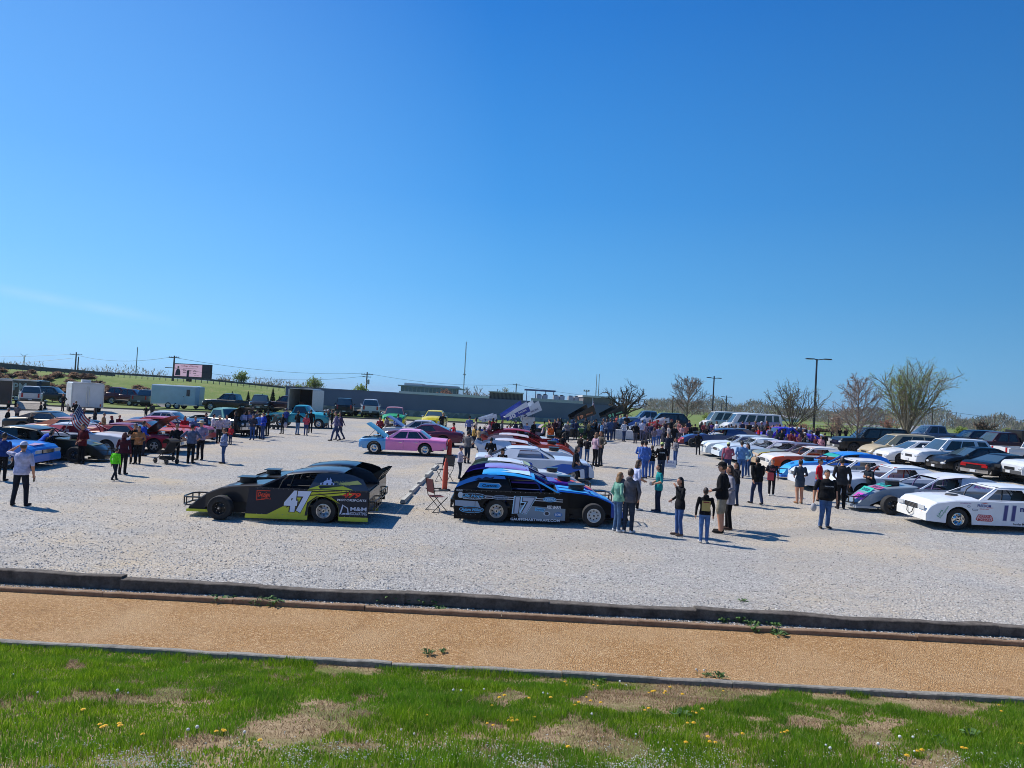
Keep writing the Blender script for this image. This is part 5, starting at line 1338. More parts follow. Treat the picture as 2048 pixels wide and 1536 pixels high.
def torso_rings(p, J):
    f = p['build']; fem = p['fem']; Q = J['Q']; out = []
    belly = max(0, f-1.05)
    data = [(-.10, .120, .095), (-.02, .165, .118), (.08, .160, .112), (.17, .140 if fem else .150, .105), (.27, .152, .112), (.36, .168, .122), (.44, .178, .108), (.49, .150, .085), (.525, .085, .066), (.56, .054, .054)]
    if fem: data = [(-.10, .125, .10), (-.02, .172, .122), (.08, .160, .11), (.17, .128, .098), (.27, .138, .110), (.35, .150, .128), (.43, .156, .104), (.48, .140, .082), (.52, .078, .062), (.555, .05, .05)]
    hemz = p['hem']-.93
    for z, rx, ry in data:
        kx = 1.06+(f-1)*(.85 if z < .45 else .4); ky = 1.05+(f-1)*(1.2 if z < .35 else .6)
        yo = .02*belly*10*.35 if -.05 < z < .3 else 0
        if z <= .12 and z >= hemz-.02: kx *= 1.05; ky *= 1.08
        out.append([Q(math.cos(a)*rx*kx, yo+math.sin(a)*ry*ky, z) for a in np.linspace(0, 2*PI, 15)[:-1]])
    if p['pose'] not in ('sit', 'crouch') and p['hem'] < .84:      # long jacket, tunic or dress
        z1 = hemz; rx, ry = (.175, .135)
        out.insert(0, [Q(math.cos(a)*rx*f, math.sin(a)*ry*f, z1) for a in np.linspace(0, 2*PI, 15)[:-1]])
        out[1] = [Q(math.cos(a)*rx*f*.99, math.sin(a)*ry*f*.98, -.06) for a in np.linspace(0, 2*PI, 15)[:-1]]
    return out
def hair_mesh(p, mb, J, m):
    """hair, caps and hats, in the head's own frame"""
    c = J['head']; st = p['hair']
    if st == 'bald': keep = lambda d: -.5 < d.z < .25 and d.y < .15 and False
    elif st == 'short': keep = lambda d: (d.z > .28 or (d.y < .05 and d.z > -.45)) and not (d.y > .55 and d.z < .55)
    else: keep = lambda d: (d.z > .22 or (d.y < .18 and d.z > -.8)) and not (d.y > .5 and d.z < .5)
    if st != 'bald': mb.ell(c+V3(0, -.008, .012), (.086, .108, .122), m, 14, 10, None, keep)
    if st in ('long', 'mid'):
        n = 7 if st == 'long' else 4; up = J['up']; rows = []
        for i in range(n):
            t = i/(n-1); z = .03-(.40 if st == 'long' else .2)*t; w_ = .085*(1+.28*math.sin(t*2.4))*(1-.25*t*t); y0 = -.062-.045*math.sin(t*1.6)
            rows.append([c+V3(w_*math.sin(a), y0-.055*math.cos(a)*(1-.3*t)+.02, z) for a in np.linspace(-1.75, 1.75, 9)])
        mb.grid(rows, m); mb.grid([[v+V3(0, .03, 0) for v in r] for r in rows], m); mb.face(rows[-1], m)
    if st in ('pony', 'bun'):
        if st == 'bun': mb.ell(c+V3(0, -.11, .06), (.045, .045, .045), m, 10, 7)
        else: mb.tube([c+V3(0, -.10, .05), c+V3(0, -.15, .0), c+V3(0, -.145, -.12), c+V3(0, -.12, -.22)], [.03, .035, .028, .008], m, 8)
def hat_mesh(p, mb, J):
    k, col = p['hat']; m = cloth(col); c = J['head']
    if k in ('cap', 'capback'):
        mb.ell(c+V3(0, -.004, .035), (.094, .116, .108), m, 16, 10, None, lambda d: d.z > -.02)
        s = 1 if k == 'cap' else -1
        mb.grid([[c+V3(a*.075, s*(.085+.085*t*math.sqrt(max(0, 1-(a*.8)**2))), .045-.025*t) for a in np.linspace(-1, 1, 7)] for t in (0, .5, 1)], m)
        mb.grid([[c+V3(a*.075, s*(.085+.085*t*math.sqrt(max(0, 1-(a*.8)**2))), .037-.025*t) for a in np.linspace(-1, 1, 7)] for t in (0, .5, 1)], m)
    elif k == 'brim':
        mb.lathe([(.20, .035), (.17, .045), (.098, .055), (.092, .12), (.07, .145), (0, .15)], m, 18, 'z', tuple(c)); mb.lathe([(.20, .03), (.17, .036), (.095, .045)], m, 18, 'z', tuple(c))
    elif k == 'beanie': mb.ell(c+V3(0, -.004, .03), (.094, .114, .115), m, 14, 9, None, lambda d: d.z > -.05)
def build_people():
    tmp = []
    for p in PEOPLE:
        J = skel(p); p['J'] = J; mb = MB(); nz = 8 if not p['near'] else 10
        parts = body_parts(p, J); p['parts'] = parts
        for a, b_, ra, rb, t in parts: cone(mb, a, b_, ra, rb, nz)
        rg = torso_rings(p, J); mb.grid(rg, None, True); n = len(rg[0]); o_ = len(mb.v)-len(rg)*n
        mb.f += [tuple(o_+i for i in range(n))[::-1], tuple(o_+(len(rg)-1)*n+i for i in range(n))]; mb.m += [0, 0]
        if p['hood']: mb.ell(J['neck']+V3(0, -.07, .02), (.10, .06, .07), None, 10, 7)
        hd = J['head']
        mb.ell(hd, (.077, .098, .112), None, 14, 10); mb.ell(hd+V3(0, .035, -.065), (.052, .055, .055), None, 10, 8)
        if p['near']:
            mb.tube([hd+V3(0, .085, .02), hd+V3(0, .112, -.02), hd+V3(0, .085, -.04)], [.008, .017, .012], None, 6)
            for s in (-1, 1): mb.ell(hd+V3(s*.078, -.01, -.01), (.012, .022, .034), None, 8, 6)
        me = bpy.data.meshes.new('tmp'); me.from_pydata([tuple(v) for v in mb.v], [], mb.f); me.update()
        import bmesh
        bm = bmesh.new(); bm.from_mesh(me); bmesh.ops.recalc_face_normals(bm, faces=bm.faces); bm.to_mesh(me); bm.free()
        o = bpy.data.objects.new('tmp', me); COL.objects.link(o)
        r = o.modifiers.new('r', 'REMESH'); r.mode = 'VOXEL'; r.voxel_size = .0135 if p['near'] else (.020 if p['h'] > 62 else .026)
        s = o.modifiers.new('s', 'SMOOTH'); s.iterations = 5 if p['near'] else 3; s.factor = .5
        tmp.append(o)
    bpy.context.view_layer.update(); dg = bpy.context.evaluated_depsgraph_get()
    for p, o in zip(PEOPLE, tmp):
        me = bpy.data.meshes.new_from_object(o.evaluated_get(dg), preserve_all_data_layers=False, depsgraph=dg); me.name = 'person'
        J = p['J']; nf = len(me.polygons); C = np.zeros(nf*3); me.polygons.foreach_get('center', C); C = C.reshape(-1, 3)
        mats = {'skin': SKIN(p['skin']), 'shirt': cloth(p['top']), 'pants': cloth(p['bot']), 'shoe': cloth(p['shoes'])}
        keys = ['skin', 'shirt', 'pants', 'shoe']
        best = np.full(nf, 9.0); lab = np.zeros(nf, int)
        def cap(a, b_, ra, rb, t):
            nonlocal best, lab
            A = np.array(a); B = np.array(b_); d = B-A; L2 = max(d @ d, 1e-9)
            u = np.clip(((C-A) @ d)/L2, 0, 1); dist = np.linalg.norm(C-(A+u[:, None]*d), axis=1)-(ra+(rb-ra)*u)
            k = dist < best; best = np.where(k, dist, best); lab = np.where(k, keys.index('shirt' if t == 'arm' else t), lab)
        for a, b_, ra, rb, t in p['parts']: cap(a, b_, ra, rb, t)
        Q = J['Q']; up = np.array(J['up']); pel = np.array(J['pel'])
        zt = (C-pel) @ up; ax = np.linalg.norm((C-pel)-zt[:, None]*up, axis=1)
        # torso classification by height along the spine
        T = np.linalg.norm(((C-pel)-zt[:, None]*up)*np.array([1/.19, 1/.14, 1])[None]/p['build'], axis=1)-1
        dt = np.where((zt > -.14) & (zt < .55), T*.12, 9)
        hemz = p['hem']-.93
        k = dt < best; lab = np.where(k, np.where(zt > hemz, 1, 2), lab); best = np.where(k, dt, best)
        if p['pose'] not in ('sit', 'crouch'):
            low = (C[:, 2] > p['hem']) & (zt < .2) & (lab == 2); lab = np.where(low, 1, lab)
            if p['legs'] == 'bare': lab = np.where((lab == 0) & (C[:, 2] > p['hem']) & (zt < .05) & (np.abs(C[:, 0]) < .2), 1, lab)
        hdv = np.array(J['head']); lab = np.where((np.linalg.norm(C-hdv, axis=1) < .145) & (zt > .575), 0, lab)
        if p['hood']: lab = np.where((zt > .47) & (zt < .62) & (C[:, 1]-hdv[1] < -.03), 1, lab)
        for t in keys: me.materials.append(mats[t])
        me.polygons.foreach_set('material_index', lab.astype(np.int32)); me.polygons.foreach_set('use_smooth', [True]*nf); me.update()
        # extras joined to the body: fingers, eyes, beard
        ex = MB()
        if p['h'] > 60:
            for k in 'LR':
                w_, d = J['wr'+k], J['dh'+k]; s = -1 if k == 'L' else 1
                side = d.cross(V3(s, 0, 0)); side = side.normalized() if side.length > .1 else V3(0, 1, 0); nrm = d.cross(side).normalized()
                for i, (off_, ln) in enumerate(((-.024, .062), (-.008, .074), (.008, .07), (.023, .054))):
                    a = J['hd'+k]+side*off_+d*.012; b_ = a+d*ln*.55+nrm*.006; c_ = b_+d*ln*.4+nrm*.022*(-s)
                    ex.tube([a, b_, c_], [.0088, .008, .006], mats['skin'], 5)
                a = J['hd'+k]-d*.05+side*.026; ex.tube([a, a+side*.028+d*.022, a+side*.034+d*.05], [.010, .009, .007], mats['skin'], 5)
            hd = J['head']
            for s in (-1, 1): ex.ell(hd+V3(s*.031, .088, .012), (.011, .008, .007), BLACK(), 6, 4)
            ex.box(hd+V3(0, .094, -.062), (.038, .006, .007), mat('lips', (.28, .10, .08), .6))
        if p['chest']: ex_c = p['chest']
        root = None
        if ex.f:
            # join by concatenation
            vs = [tuple(v.co) for v in me.vertices]; n0 = len(vs); fs = [tuple(q.vertices) for q in me.polygons]; mi = lab.tolist()
            ml = [m for m in me.materials]
            for m in ex.mats:
                if m not in ml: ml.append(m)
            fs += [tuple(n0+i for i in f) for f in ex.f]; mi += [ml.index(ex.mats[i]) for i in ex.m]; vs += [tuple(v) for v in ex.v]
            m2 = bpy.data.meshes.new('person'); m2.from_pydata(vs, [], fs)
            for m in ml: m2.materials.append(m)
            m2.polygons.foreach_set('material_index', mi); m2.polygons.foreach_set('use_smooth', [True]*len(fs)); m2.update(); bpy.data.meshes.remove(me); me = m2
        root = bpy.data.objects.new('person', me); COL.objects.link(root); tag(root, p['label'], p['cat'], p['group'])
        P0 = at(p['px'], p['py']); s_px = (EYE-P0).dot(-Fw); hm = p['h']*s_px/F0      # metres from pixels
        hgt = {'sit': 1.33, 'crouch': 1.13, 'bend': 1.55, 'lean': 1.70}.get(p['pose'], 1.745)
        if p['pts']: hm = p['pts']
        sc = hm/hgt
        root.scale = (sc, sc, sc); z0 = P0.z
        root.location = (P0.x+p['off'][0], P0.y+p['off'][1], z0+(p['seat'] or 0)); root.rotation_euler = (0, 0, R_(p['face']-90))
        hm_ = MB(); hair_mesh(p, hm_, J, mat('hair_'+p['hc'], hexc(p['hc']), .6, 0, 0, .25, 40))
        h_ = hm_.build('hair', root, 60)
        if p['hat']: q = MB(); hat_mesh(p, q, J); q.build('hat' if p['hat'][0] == 'brim' else 'cap', root, 50)
        if p['back']:
            st, colr, bw, bh = p['back']; q = MB(); y = -.128*p['build']-.012; up = J['up']
            c = J['Q'](0, y, .27)
            if st == '#': q.grid([[J['Q'](a*bw/2, y-.004+abs(a)*abs(a)*.02, .26+b_*bh/2) for a in (-1, -.5, 0, .5, 1)] for b_ in (-1, 0, 1)], vinyl(colr)); q.box(J['Q'](0, y-.008, .26+bh*.36), (bw*.7, .004, bh*.12), vinyl('7a2a22'))
            else: q.text(st, J['Q'](0, y-.004, .33), (1, 0, 0), up, bh, vinyl(colr), bw, .02)
            q.build('print', root)
        if p['chest']:
            st, colr, bw, bh = p['chest']; q = MB(); y = .13*p['build']+.016
            q.text(st, J['Q'](0, y, .34), (-1, 0, 0), J['up'], bh, vinyl(colr), bw, .02); q.build('print', root)
        p['obj'] = root
    for o in tmp:
        m = o.data; bpy.data.objects.remove(o); bpy.data.meshes.remove(m)
# ------------------------------------------------------------------ the two nearest race cars
def my(z, Y):  # the sail panels of a modified lean in above the belt
    return Y if z <= .93 else Y-(z-.93)/.455*.215+.004
def mpoly(mb, s_, pts, Y, m): mb.face([(x, s_*my(z, Y), z) for x, z in pts], vinyl(m) if isinstance(m, str) else m)
def mtext(mb, s_, st, x, z, h, Y, m, w=None, bold=.015, shear=0):
    if z <= .93: return stext(mb, s_, st, x, z, h, Y, m, w, bold, shear)
    V = Vector((0, -s_*.47, 1)); U = Vector((-1, 0, 0)) if s_ > 0 else Vector((1, 0, 0))
    mb.text(st, (x, s_*(my(z, Y)+.006), z), U, V, h, vinyl(m) if isinstance(m, str) else m, w, bold, shear)
rc = 'race cars'
YG = 'c2ca30'
def seams(mb, Y):
    for s_ in (1, -1):
        for x in (-1.0, -2.02):
            if abs(x+1.4) > .43: mpoly(mb, s_, [(x-.006, .20), (x+.006, .20), (x+.006, .925), (x-.006, .925)], Y+.006, '050506')
        mpoly(mb, s_, [(-2.6, .915), (.46, .915), (.46, .928), (-2.6, .928)], Y-.002, '34373e')
        for k in range(22):
            x = -2.55+k*.14; sell(mb, s_, x, .905, .009, .009, Y+.007, '8a8c92', 6)
            if abs(x+1.4) > .45: sell(mb, s_, x, .215, .009, .009, Y+.007, '8a8c92', 6)
def dec47(mb, Y):
    seams(mb, Y)
    for s_ in (1, -1):
        Y1 = Y-.003
        mpoly(mb, s_, [(.12, .20), (-.30, .43), (-.62, .66), (-1.0, .93), (-2.05, .93), (-2.2, .80), (-1.85, .79), (-1.55, .745), (-1.86, .55), (-1.62, .72), (-1.2, .74), (-.96, .56), (-.90, .20)], Y1, YG)
        mpoly(mb, s_, [(-.98, .935), (-1.25, 1.03), (-1.9, 1.035), (-2.2, .94)], Y1, YG)
        mpoly(mb, s_, [(-1.75, 1.09), (-2.28, 1.19), (-2.42, 1.10), (-2.0, 1.06)], Y1, 'b8be6a')
        for a, b_, c, d in ((-1.0, .84, -1.9, .93), (-.98, .74, -2.1, .90), (-.4, .40, -.95, .68)):
            mpoly(mb, s_, [(a, b_), (a, b_+.028), (c, d+.0), (c, d-.03)], Y1+.003, '15161a')
        mpoly(mb, s_, [(-1.24, 1.0), (-1.28, 1.025), (-1.9, 1.03), (-1.3, .95)], Y1+.003, '15161a')
        num(mb, s_, '47', -.70, .575, .60, Y1+.004, 'd2def6', '16181e', .74, .12, .055, .10)
        mtext(mb, s_, '479', -2.16, .80, .155, Y1+.004, '2a0505', .52, .05, .3); mtext(mb, s_, '479', -2.16, .80, .14, Y1+.008, 'e8301c', .50, .03, .3)
        mtext(mb, s_, 'MOTORSPORTS', -2.17, .665, .062, Y1+.004, 'd5dcec', .80, .02, .15)
        mtext(mb, s_, 'M&M', -2.36, .43, .105, Y1+.004, 'c3cde6', .44, .02); mtext(mb, s_, 'EXCAVATING', -2.36, .305, .085, Y1+.004, 'c3cde6', .46, .01)
        for pl in ([(-1.84, .26), (-1.89, .29), (-1.95, .52), (-1.92, .545)], [(-1.92, .545), (-1.95, .50), (-2.07, .42), (-2.08, .45)], [(-2.05, .44), (-2.08, .43), (-2.10, .30), (-2.07, .30)], [(-1.88, .27), (-2.12, .27), (-2.12, .32), (-1.95, .31)]):
            mpoly(mb, s_, pl, Y1+.004, 'c3cde6')
        for pl in ([(.42, .85), (.05, .85), (.05, .83), (.42, .83)], [(.42, .85), (.40, .85), (.40, .57), (.42, .57)], [(.42, .57), (.2, .60), (.2, .62), (.42, .59)]): mpoly(mb, s_, pl, Y1, 'd8381f')
        mtext(mb, s_, 'Dezign', .22, .72, .17, Y1+.003, 'e0402a', .34, .02, .35); mtext(mb, s_, 'GRAPHICS', .16, .63, .04, Y1+.003, 'e0402a', .26, .01)
        mtext(mb, s_, "GALLAGHER'S", -1.86, 1.135, .045, Y1, 'a8ae6e', .44, .01); mtext(mb, s_, 'TRUCKING', -1.92, 1.075, .045, Y1, 'a8ae6e', .36, .01)
        # truck outline badge
        mpoly(mb, s_, [(-1.28, 1.05), (-1.66, 1.05), (-1.66, 1.10), (-1.58, 1.13), (-1.58, 1.20), (-1.54, 1.20), (-1.54, 1.24), (-1.52, 1.24), (-1.52, 1.18), (-1.46, 1.18), (-1.46, 1.23), (-1.44, 1.23), (-1.44, 1.17), (-1.38, 1.15), (-1.36, 1.11), (-1.28, 1.10)], Y1, 'a9bce6')
        for x in (-1.34, -1.47, -1.6): mpoly(mb, s_, [(x-.025, 1.055), (x+.025, 1.055), (x+.02, 1.10), (x-.02, 1.10)], Y1+.006, '2c3550')
wrap2 = lambda h: mat('wrap_'+h, hexc(h), .5, 0, 0, .06, 3, spec=.22)
c47 = modified('race_car', 'dark grey and yellow-green race car numbered 47 with a red 479 on its tail', wrap2('2c2f3a'), rc, roofc='34383f', sailc=wrap2('2f4258'), hoodc='22242b', nosec=wrap2('24262e'), skirt=YG, decor=dec47, deckc='101012', style=('black', 'steel'))
place(c47, 440, 1039, 181)
LB_, GB_ = '3fa3e0', '8ba6c4'
def dec17(mb, Y):
    seams(mb, Y)
    for s_ in (-1, 1):
        k = 1; Y1 = Y-.003
        mpoly(mb, s_, [(-2.6, .46), (-2.6, .62), (-1.95, .60), (-1.86, .42)], Y1, '8a9fb8')
        mpoly(mb, s_, [(-.95, .56), (.58, .48), (.58, .14), (-.75, .18)], Y1, '71899f')
        for z in (.70, .76): mpoly(mb, s_, [(-2.0, z+.02), (-2.0, z), (.5, z-.03), (.5, z-.012)], Y1, 'c6cede')
        num(mb, s_, '17', -.60, .53, .50, Y1+.004, '5a6f8c', 'a8d8f8', .66, .08, .05, .13); stext(mb, s_, '17', -.60, .53, .52, Y1+.0055, '0a1220', .60, .085, .08); stext(mb, s_, '17', -.60, .53, .48, Y1+.009, '9db0cc', .57, .045, .08)
        # light blue sail strip and badges
        mpoly(mb, s_, [(-2.60, .97), (-2.50, 1.13), (-2.15, 1.28), (-1.80, 1.365), (-1.20, 1.33), (-1.17, 1.25), (-1.8, 1.25), (-2.3, 1.10)], Y1, '2a72c4')
        mpoly(mb, s_, [(-2.06, 1.21), (-1.95, 1.27), (-1.85, 1.24), (-1.75, 1.30), (-1.62, 1.27), (-1.5, 1.31), (-1.55, 1.23), (-1.7, 1.21), (-1.85, 1.20)], Y1+.004, '0b1c40')
        for (x, z, rx, rz_, c, c2, t, h, wd) in ((-2.10, .745, .40, .095, '9fc0dc', '2f8fd0', 'Life Hope', .10, .62), (-1.30, .735, .24, .07, '7f9cba', '22405e', 'Superior', .07, .42), (-2.12, .36, .36, .10, '5db4e8', '1e6fb4', 'Adam Miller', .09, .6), (.12, .735, .2, .075, '8cc4e8', '2070b8', 'ZEBRA', .07, .33)):
            sell(mb, s_, x, z, rx, rz_, Y1+.003, c); sell(mb, s_, x, z, rx*.95, rz_*.86, Y1+.005, '0f2238' if h > .08 else c2); stext(mb, s_, t, x, z, h, Y1+.009, c if h <= .08 else '4fb0e8', wd, .025, .2)
        stext(mb, s_, 'CONSTRUCTION', -2.12, .68, .045, Y1+.01, 'c4d6ea', .5, .01); sell(mb, s_, -2.45, .77, .075, .09, Y1+.009, 'b9c9da')
        mpoly(mb, s_, [(-1.98, 1.01), (-1.92, 1.14), (-1.35, 1.13), (-1.28, 1.06), (-1.36, .975), (-1.9, .98)], Y1, '9fb4c8'); mpoly(mb, s_, [(-1.95, 1.015), (-1.90, 1.125), (-1.37, 1.115), (-1.31, 1.06), (-1.38, .99), (-1.88, .995)], Y1+.004, '2a8fd4')
        mtext(mb, s_, 'Custom', -1.62, 1.06, .085, Y1+.006, '0c1c38', .44, .03, .25)
        stext(mb, s_, 'RED BARN', .25, .52, .085, Y1+.006, 'dfe6f2', .40, .03, .2)
        sell(mb, s_, .05, .33, .10, .07, Y1+.004, 'a8bcd2'); sell(mb, s_, .05, .33, .06, .05, Y1+.006, '14243a'); sell(mb, s_, .38, .31, .12, .07, Y1+.004, '2a6fb8'); stext(mb, s_, 'KMI', .38, .31, .07, Y1+.007, 'cfe0f4', .16, .02)
        mpoly(mb, s_, [(-.28, .50), (.0, .46), (-.04, .38), (-.3, .40)], Y1+.012, '58b4ec'); stext(mb, s_, 'Daytona', -.15, .43, .07, Y1+.016, '123a70', .24, .015, .2)
        stext(mb, s_, 'GAUFFSMARTWRAPS.COM', -.28, .135, .075, Y1+.004, 'e4eaf4', 1.42, .03)
        stext(mb, s_, 'HUGGY', -2.48, .90, .055, Y1+.004, 'c8d0de', .2, .02)
    for y0, y1 in ((-.5, -.12), (.12, .5)): mb.face([(1.25, y0, .90), (.40, y0, .975), (.40, y1, .975), (1.25, y1, .90)], vinyl('38a4ee'))
    mb.face([(1.9, -.3, .69), (1.35, -.42, .88), (1.35, .42, .88), (1.9, .3, .69)], vinyl('3aa0e8'))
    mb.face([(-.45, -.5, 1.355), (-.45, .5, 1.355), (-.85, .35, 1.40), (-1.3, .2, 1.43), (-1.0, -.1, 1.41), (-1.35, -.35, 1.425), (-.8, -.4, 1.40)], vinyl('c9e6f6'))
wrap = lambda h: mat('wrap_'+h, hexc(h), .5, 0, 0, .06, 3, spec=.22)
c17 = modified('race_car', 'blue and black open-wheel race car numbered 17 with light blue roof', wrap('0a0b10'), rc, roofc='2c9be6', sailc=wrap('0b0c11'), hoodc='1a68d4', nosec='1250b4', skirt=wrap('0a0b10'), decor=dec17, hoodside=wrap('0c0d12'), style=('white', 'steel'), deckc='0e1014', pillar='3aa0e8', cagec='1f3f8f')
place(c17, 1186, 1053, 0)
# two dark late models behind 47
def dec21(mb, Y):
    for s_ in (1, -1): num(mb, s_, '21', -.45, .60, .5, Y, 'b5bb78', '14151a', .6)
    for s_ in (1, -1): stext(mb, s_, '21', -1.25, 1.16, .2, Y-.06, 'b5bb78', .3)
lm1 = modified('race_car', 'black late-model race car with rear spoiler parked just behind the car numbered 47', '17181b', rc, late=True, decor=dec21, spoilerc='1a1b1e', style=('black', 'black'), scale=.95)
place(lm1, 500, 1011, 180)
# ------------------------------------------------------------------ row behind 17 (all facing right)
def decflame(mb, Y):
    for s_ in (-1, 1):
        mpoly(mb, s_, [(-1.75, 1.0), (-1.5, 1.12), (-1.2, 1.18), (-1.15, 1.05), (-1.4, 1.02), (-1.2, .96)], Y-.002, 'd8683a')
        stext(mb, s_, '5', -.6, .55, .5, Y, 'e88a3a', .3, .05)
    mb.face([(.8, -.5, .935), (1.9, -.42, .69), (1.9, .1, .69), (1.3, .3, .9), (.6, .2, .965)], vinyl('d84a28')); mb.face([(1.2, -.2, .91), (1.9, -.1, .69), (1.9, .42, .69), (1.5, .46, .86)], vinyl('e0b088'))
def addc(o, px, py, h, **k): place(o, px, py, h, **k); return o
addc(modified('race_car', 'purple and orange flamed open-wheel race car right behind the blue number 17', '4a2596', rc, roofc='8f7fc8', hoodc='5a2fa8', nosec='c08058', sailc='5a2ca6', decor=decflame, style=('steel', 'steel'), scale=.94), 1156, 1022, 1)
def dec_y(mb, Y):
    for s_ in (-1, 1): mpoly(mb, s_, [(-1.2, 1.0), (-1.0, 1.3), (-1.75, 1.33), (-2.3, 1.15), (-2.4, 1.0)], Y-.003, 'b8c49a'); stext(mb, s_, '9', -.6, .55, .5, Y, '2a3a6a', .3, .05)
addc(modified('race_car', 'white and pale yellow open-wheel race car third in the row behind number 17', 'c9cfd8', rc, roofc='dde3ea', hoodc='d8dde2', nosec='c4c8d0', sailc='a8b48c', decor=dec_y, style=('steel', 'steel'), visor='c9d58a', scale=.86), 1126, 992, 1)
def dec_stock(st, c, e, extra_=None, z=.60, x=-.35):
    def f(mb, T, y):
        for s_ in (1, -1):
            num(mb, s_, st, x, z, .46, y, c, e, .30*len(st))
            if extra_: extra_(mb, s_, y)
    return f
def ext_bl(mb, s_, y):
    spoly(mb, s_, [(2.2, .75), (1.0, .80), (-.2, .45), (1.0, .3)], y-.004, '2b66c8')
addc(car('stock', 'race_car', 'white and blue full-bodied race car with a man sitting on its hood', 'race car', 'd4dbe6', rc, decor=dec_stock('8', '2b58b8', 'ffffff', ext_bl), cagem=dull('3a6fd0'), zones=[(lambda x, y, z: x > 2.1 and z < .6, 'c9d3e0')], hood='c6d4ea'), 1140, 966, 1)
def ext_rk(mb, s_, y): stext(mb, s_, 'ROCKET', -1.7, .78, .16, y, 'c8202a', .7, .03, .15)
addc(modified('race_car', 'white late-model race car with red lettering on its rear quarter', 'c9d2e0', rc, late=True, sailc='cfd8e6', hoodc='d8d3d6', roofc='d8d0d8', decor=lambda mb, Y: [stext(mb, s_, 'ROCKET', -1.9, .72, .2, Y, 'c8202a', .8, .03, .15) for s_ in (-1, 1)], style=('steel', 'steel'), cagec='8a4a3a'), 1128, 945, 1)
addc(modified('race_car', 'red and orange late-model race car in the row behind the white and blue one', 'b03020', rc, late=True, sailc='d8b0a8', hoodc='b84a2a', roofc='d8c8cc', style=('steel', 'steel'), cagec='7a2018'), 1122, 927, 1)
addc(modified('race_car', 'dark red late-model race car at the far end of the central row', '7c1420', rc, late=True, sailc='8c1a28', hoodc='c9c4c4', roofc='a03040', style=('steel', 'steel'), cagec='50141c'), 1118, 911, 1)
# ------------------------------------------------------------------ right row (all facing left)
def dec11(mb, T, y):
    for s_ in (1, -1):
        num(mb, s_, '11', -.20, .60, .46, y, '1e2f7a', '8a94b8', .40, .12, .05, .08); stext(mb, s_, 'm', -.62, .72, .13, y, '1e2f7a', .2, .04)
        stext(mb, s_, 'FREEDOM', .60, .80, .085, y, '243a8c', .42, .025); stext(mb, s_, '479-621-4565', .60, .70, .035, y, 'c03a4a', .3, .01)
        spoly(mb, s_, [(.72, .86), (.55, .90), (.42, .86), (.5, .88)], y, 'c8323c'); spoly(mb, s_, [(.5, .755), (.28, .75), (.36, .735), (.55, .742)], y, 'c8323c')
        spoly(mb, s_, [(.80, .33), (.86, .38), (.82, .45), (.78, .53), (.38, .52), (.32, .44), (.30, .36), (.36, .31)], y-.002, 'b02a35')
        spoly(mb, s_, [(.78, .345), (.83, .385), (.80, .45), (.76, .515), (.40, .505), (.345, .44), (.33, .37), (.38, .325)], y, 'd8aab4')
        stext(mb, s_, 'GREASE', .57, .465, .075, y+.003, 'b02a35', .36, .03); stext(mb, s_, 'MONKEY', .57, .375, .075, y+.003, 'b02a35', .42, .03)
        stext(mb, s_, 'Fender Menders', -.62, .27, .07, y, '2c3444', .6, .015)
        for i, (t, x, z, c) in enumerate((('Lara', 1.98, .52, '2f9a74'), ('Thompson', 1.90, .55, '2f9a74'))):
            u = Vector((-.55*s_, 0, .83)); v = Vector((.83*s_, 0, .55)); v = v if v.z > 0 else -v
            mb.text(t, (x-i*.06, s_*y, z), u, v, .075, vinyl(c), .26+.2*i, .01, .2)
        stext(mb, s_, 'HOOSIER RACING', 1.18, .86, .035, y, '9a5a9a', .34, .01); sell(mb, s_, 1.08, .765, .055, .035, y, '3a4460'); sell(mb, s_, 1.08, .765, .048, .028, y+.002, 'c9d3e4')
        spoly(mb, s_, [(.98, .70), (.78, .69), (.80, .64), (.96, .645)], y, '46506c'); spoly(mb, s_, [(.965, .69), (.795, .682), (.81, .65), (.945, .655)], y+.002, 'c9d3e4')
    xe = 2.352
    mb.face([(xe, -.62, .46), (xe, -.35, .44), (xe, -.35, .52), (xe, -.62, .54)], vinyl('e0714a')); mb.face([(xe, .62, .46), (xe, .35, .44), (xe, .35, .52), (xe, .62, .54)], vinyl('e0714a'))
    mb.tube([(xe+.02, -.18, .56), (xe+.05, -.15, .42), (xe+.06, 0, .34), (xe+.05, .15, .42), (xe+.02, .18, .56)], .014, STEELB(), 5)
    mb.lathe([(0, .03), (.17, .03), (.2, 0)], BLACK(), 14, 'z', (1.05, 0, .985))
c11 = car('stock', 'race_car', 'white full-bodied race car numbered 11m with red and blue lettering at the right edge', 'race car', 'dfe4ec', rc, decor=dec11, style='chrome', cagem=dull('5a5c62'), roof='e4e8ee', zones=[(lambda x, y, z: x > 2.335 and z < .8, 'e6e6e2')])
addc(c11, 1910, 1059, 180)
def decg(mb, Y):
    for s_ in (1, -1):
        num(mb, s_, 'XXX', -1.75, 1.10, .17, Y-.07, 'b060b0', '3a2a6a', .6, .2); num(mb, s_, '3', -.6, .53, .45, Y, '7a4ab0', 'c8ccd4', .3)
        stext(mb, s_, 'Wade', .35, .83, .06, Y, '6a4a9a', .25)
    for (x, y, c, t) in ((2.15, .12, 'c840b0', 'JMS'), (1.85, -.05, '2fb8a0', 'DODD'), (1.55, .12, 'c05a8a', 'RACE'), (1.2, -.1, '3ab0a8', 'POWER')):
        z = ip([(1.2, .90), (1.55, .83), (1.95, .66), (2.42, .27)], x)+.02; sl_ = .3 if x < 1.7 else .9
        mb.face([(x-.11, y-.36, z+.11*sl_), (x+.11, y-.36, z-.11*sl_), (x+.11, y+.36, z-.11*sl_), (x-.11, y+.36, z+.11*sl_)], vinyl(c))
        mb.text(t, (x, y, z+.012), (0, 1, 0), (-1, 0, sl_), .13, vinyl('1e3a5a'), .5, .02)
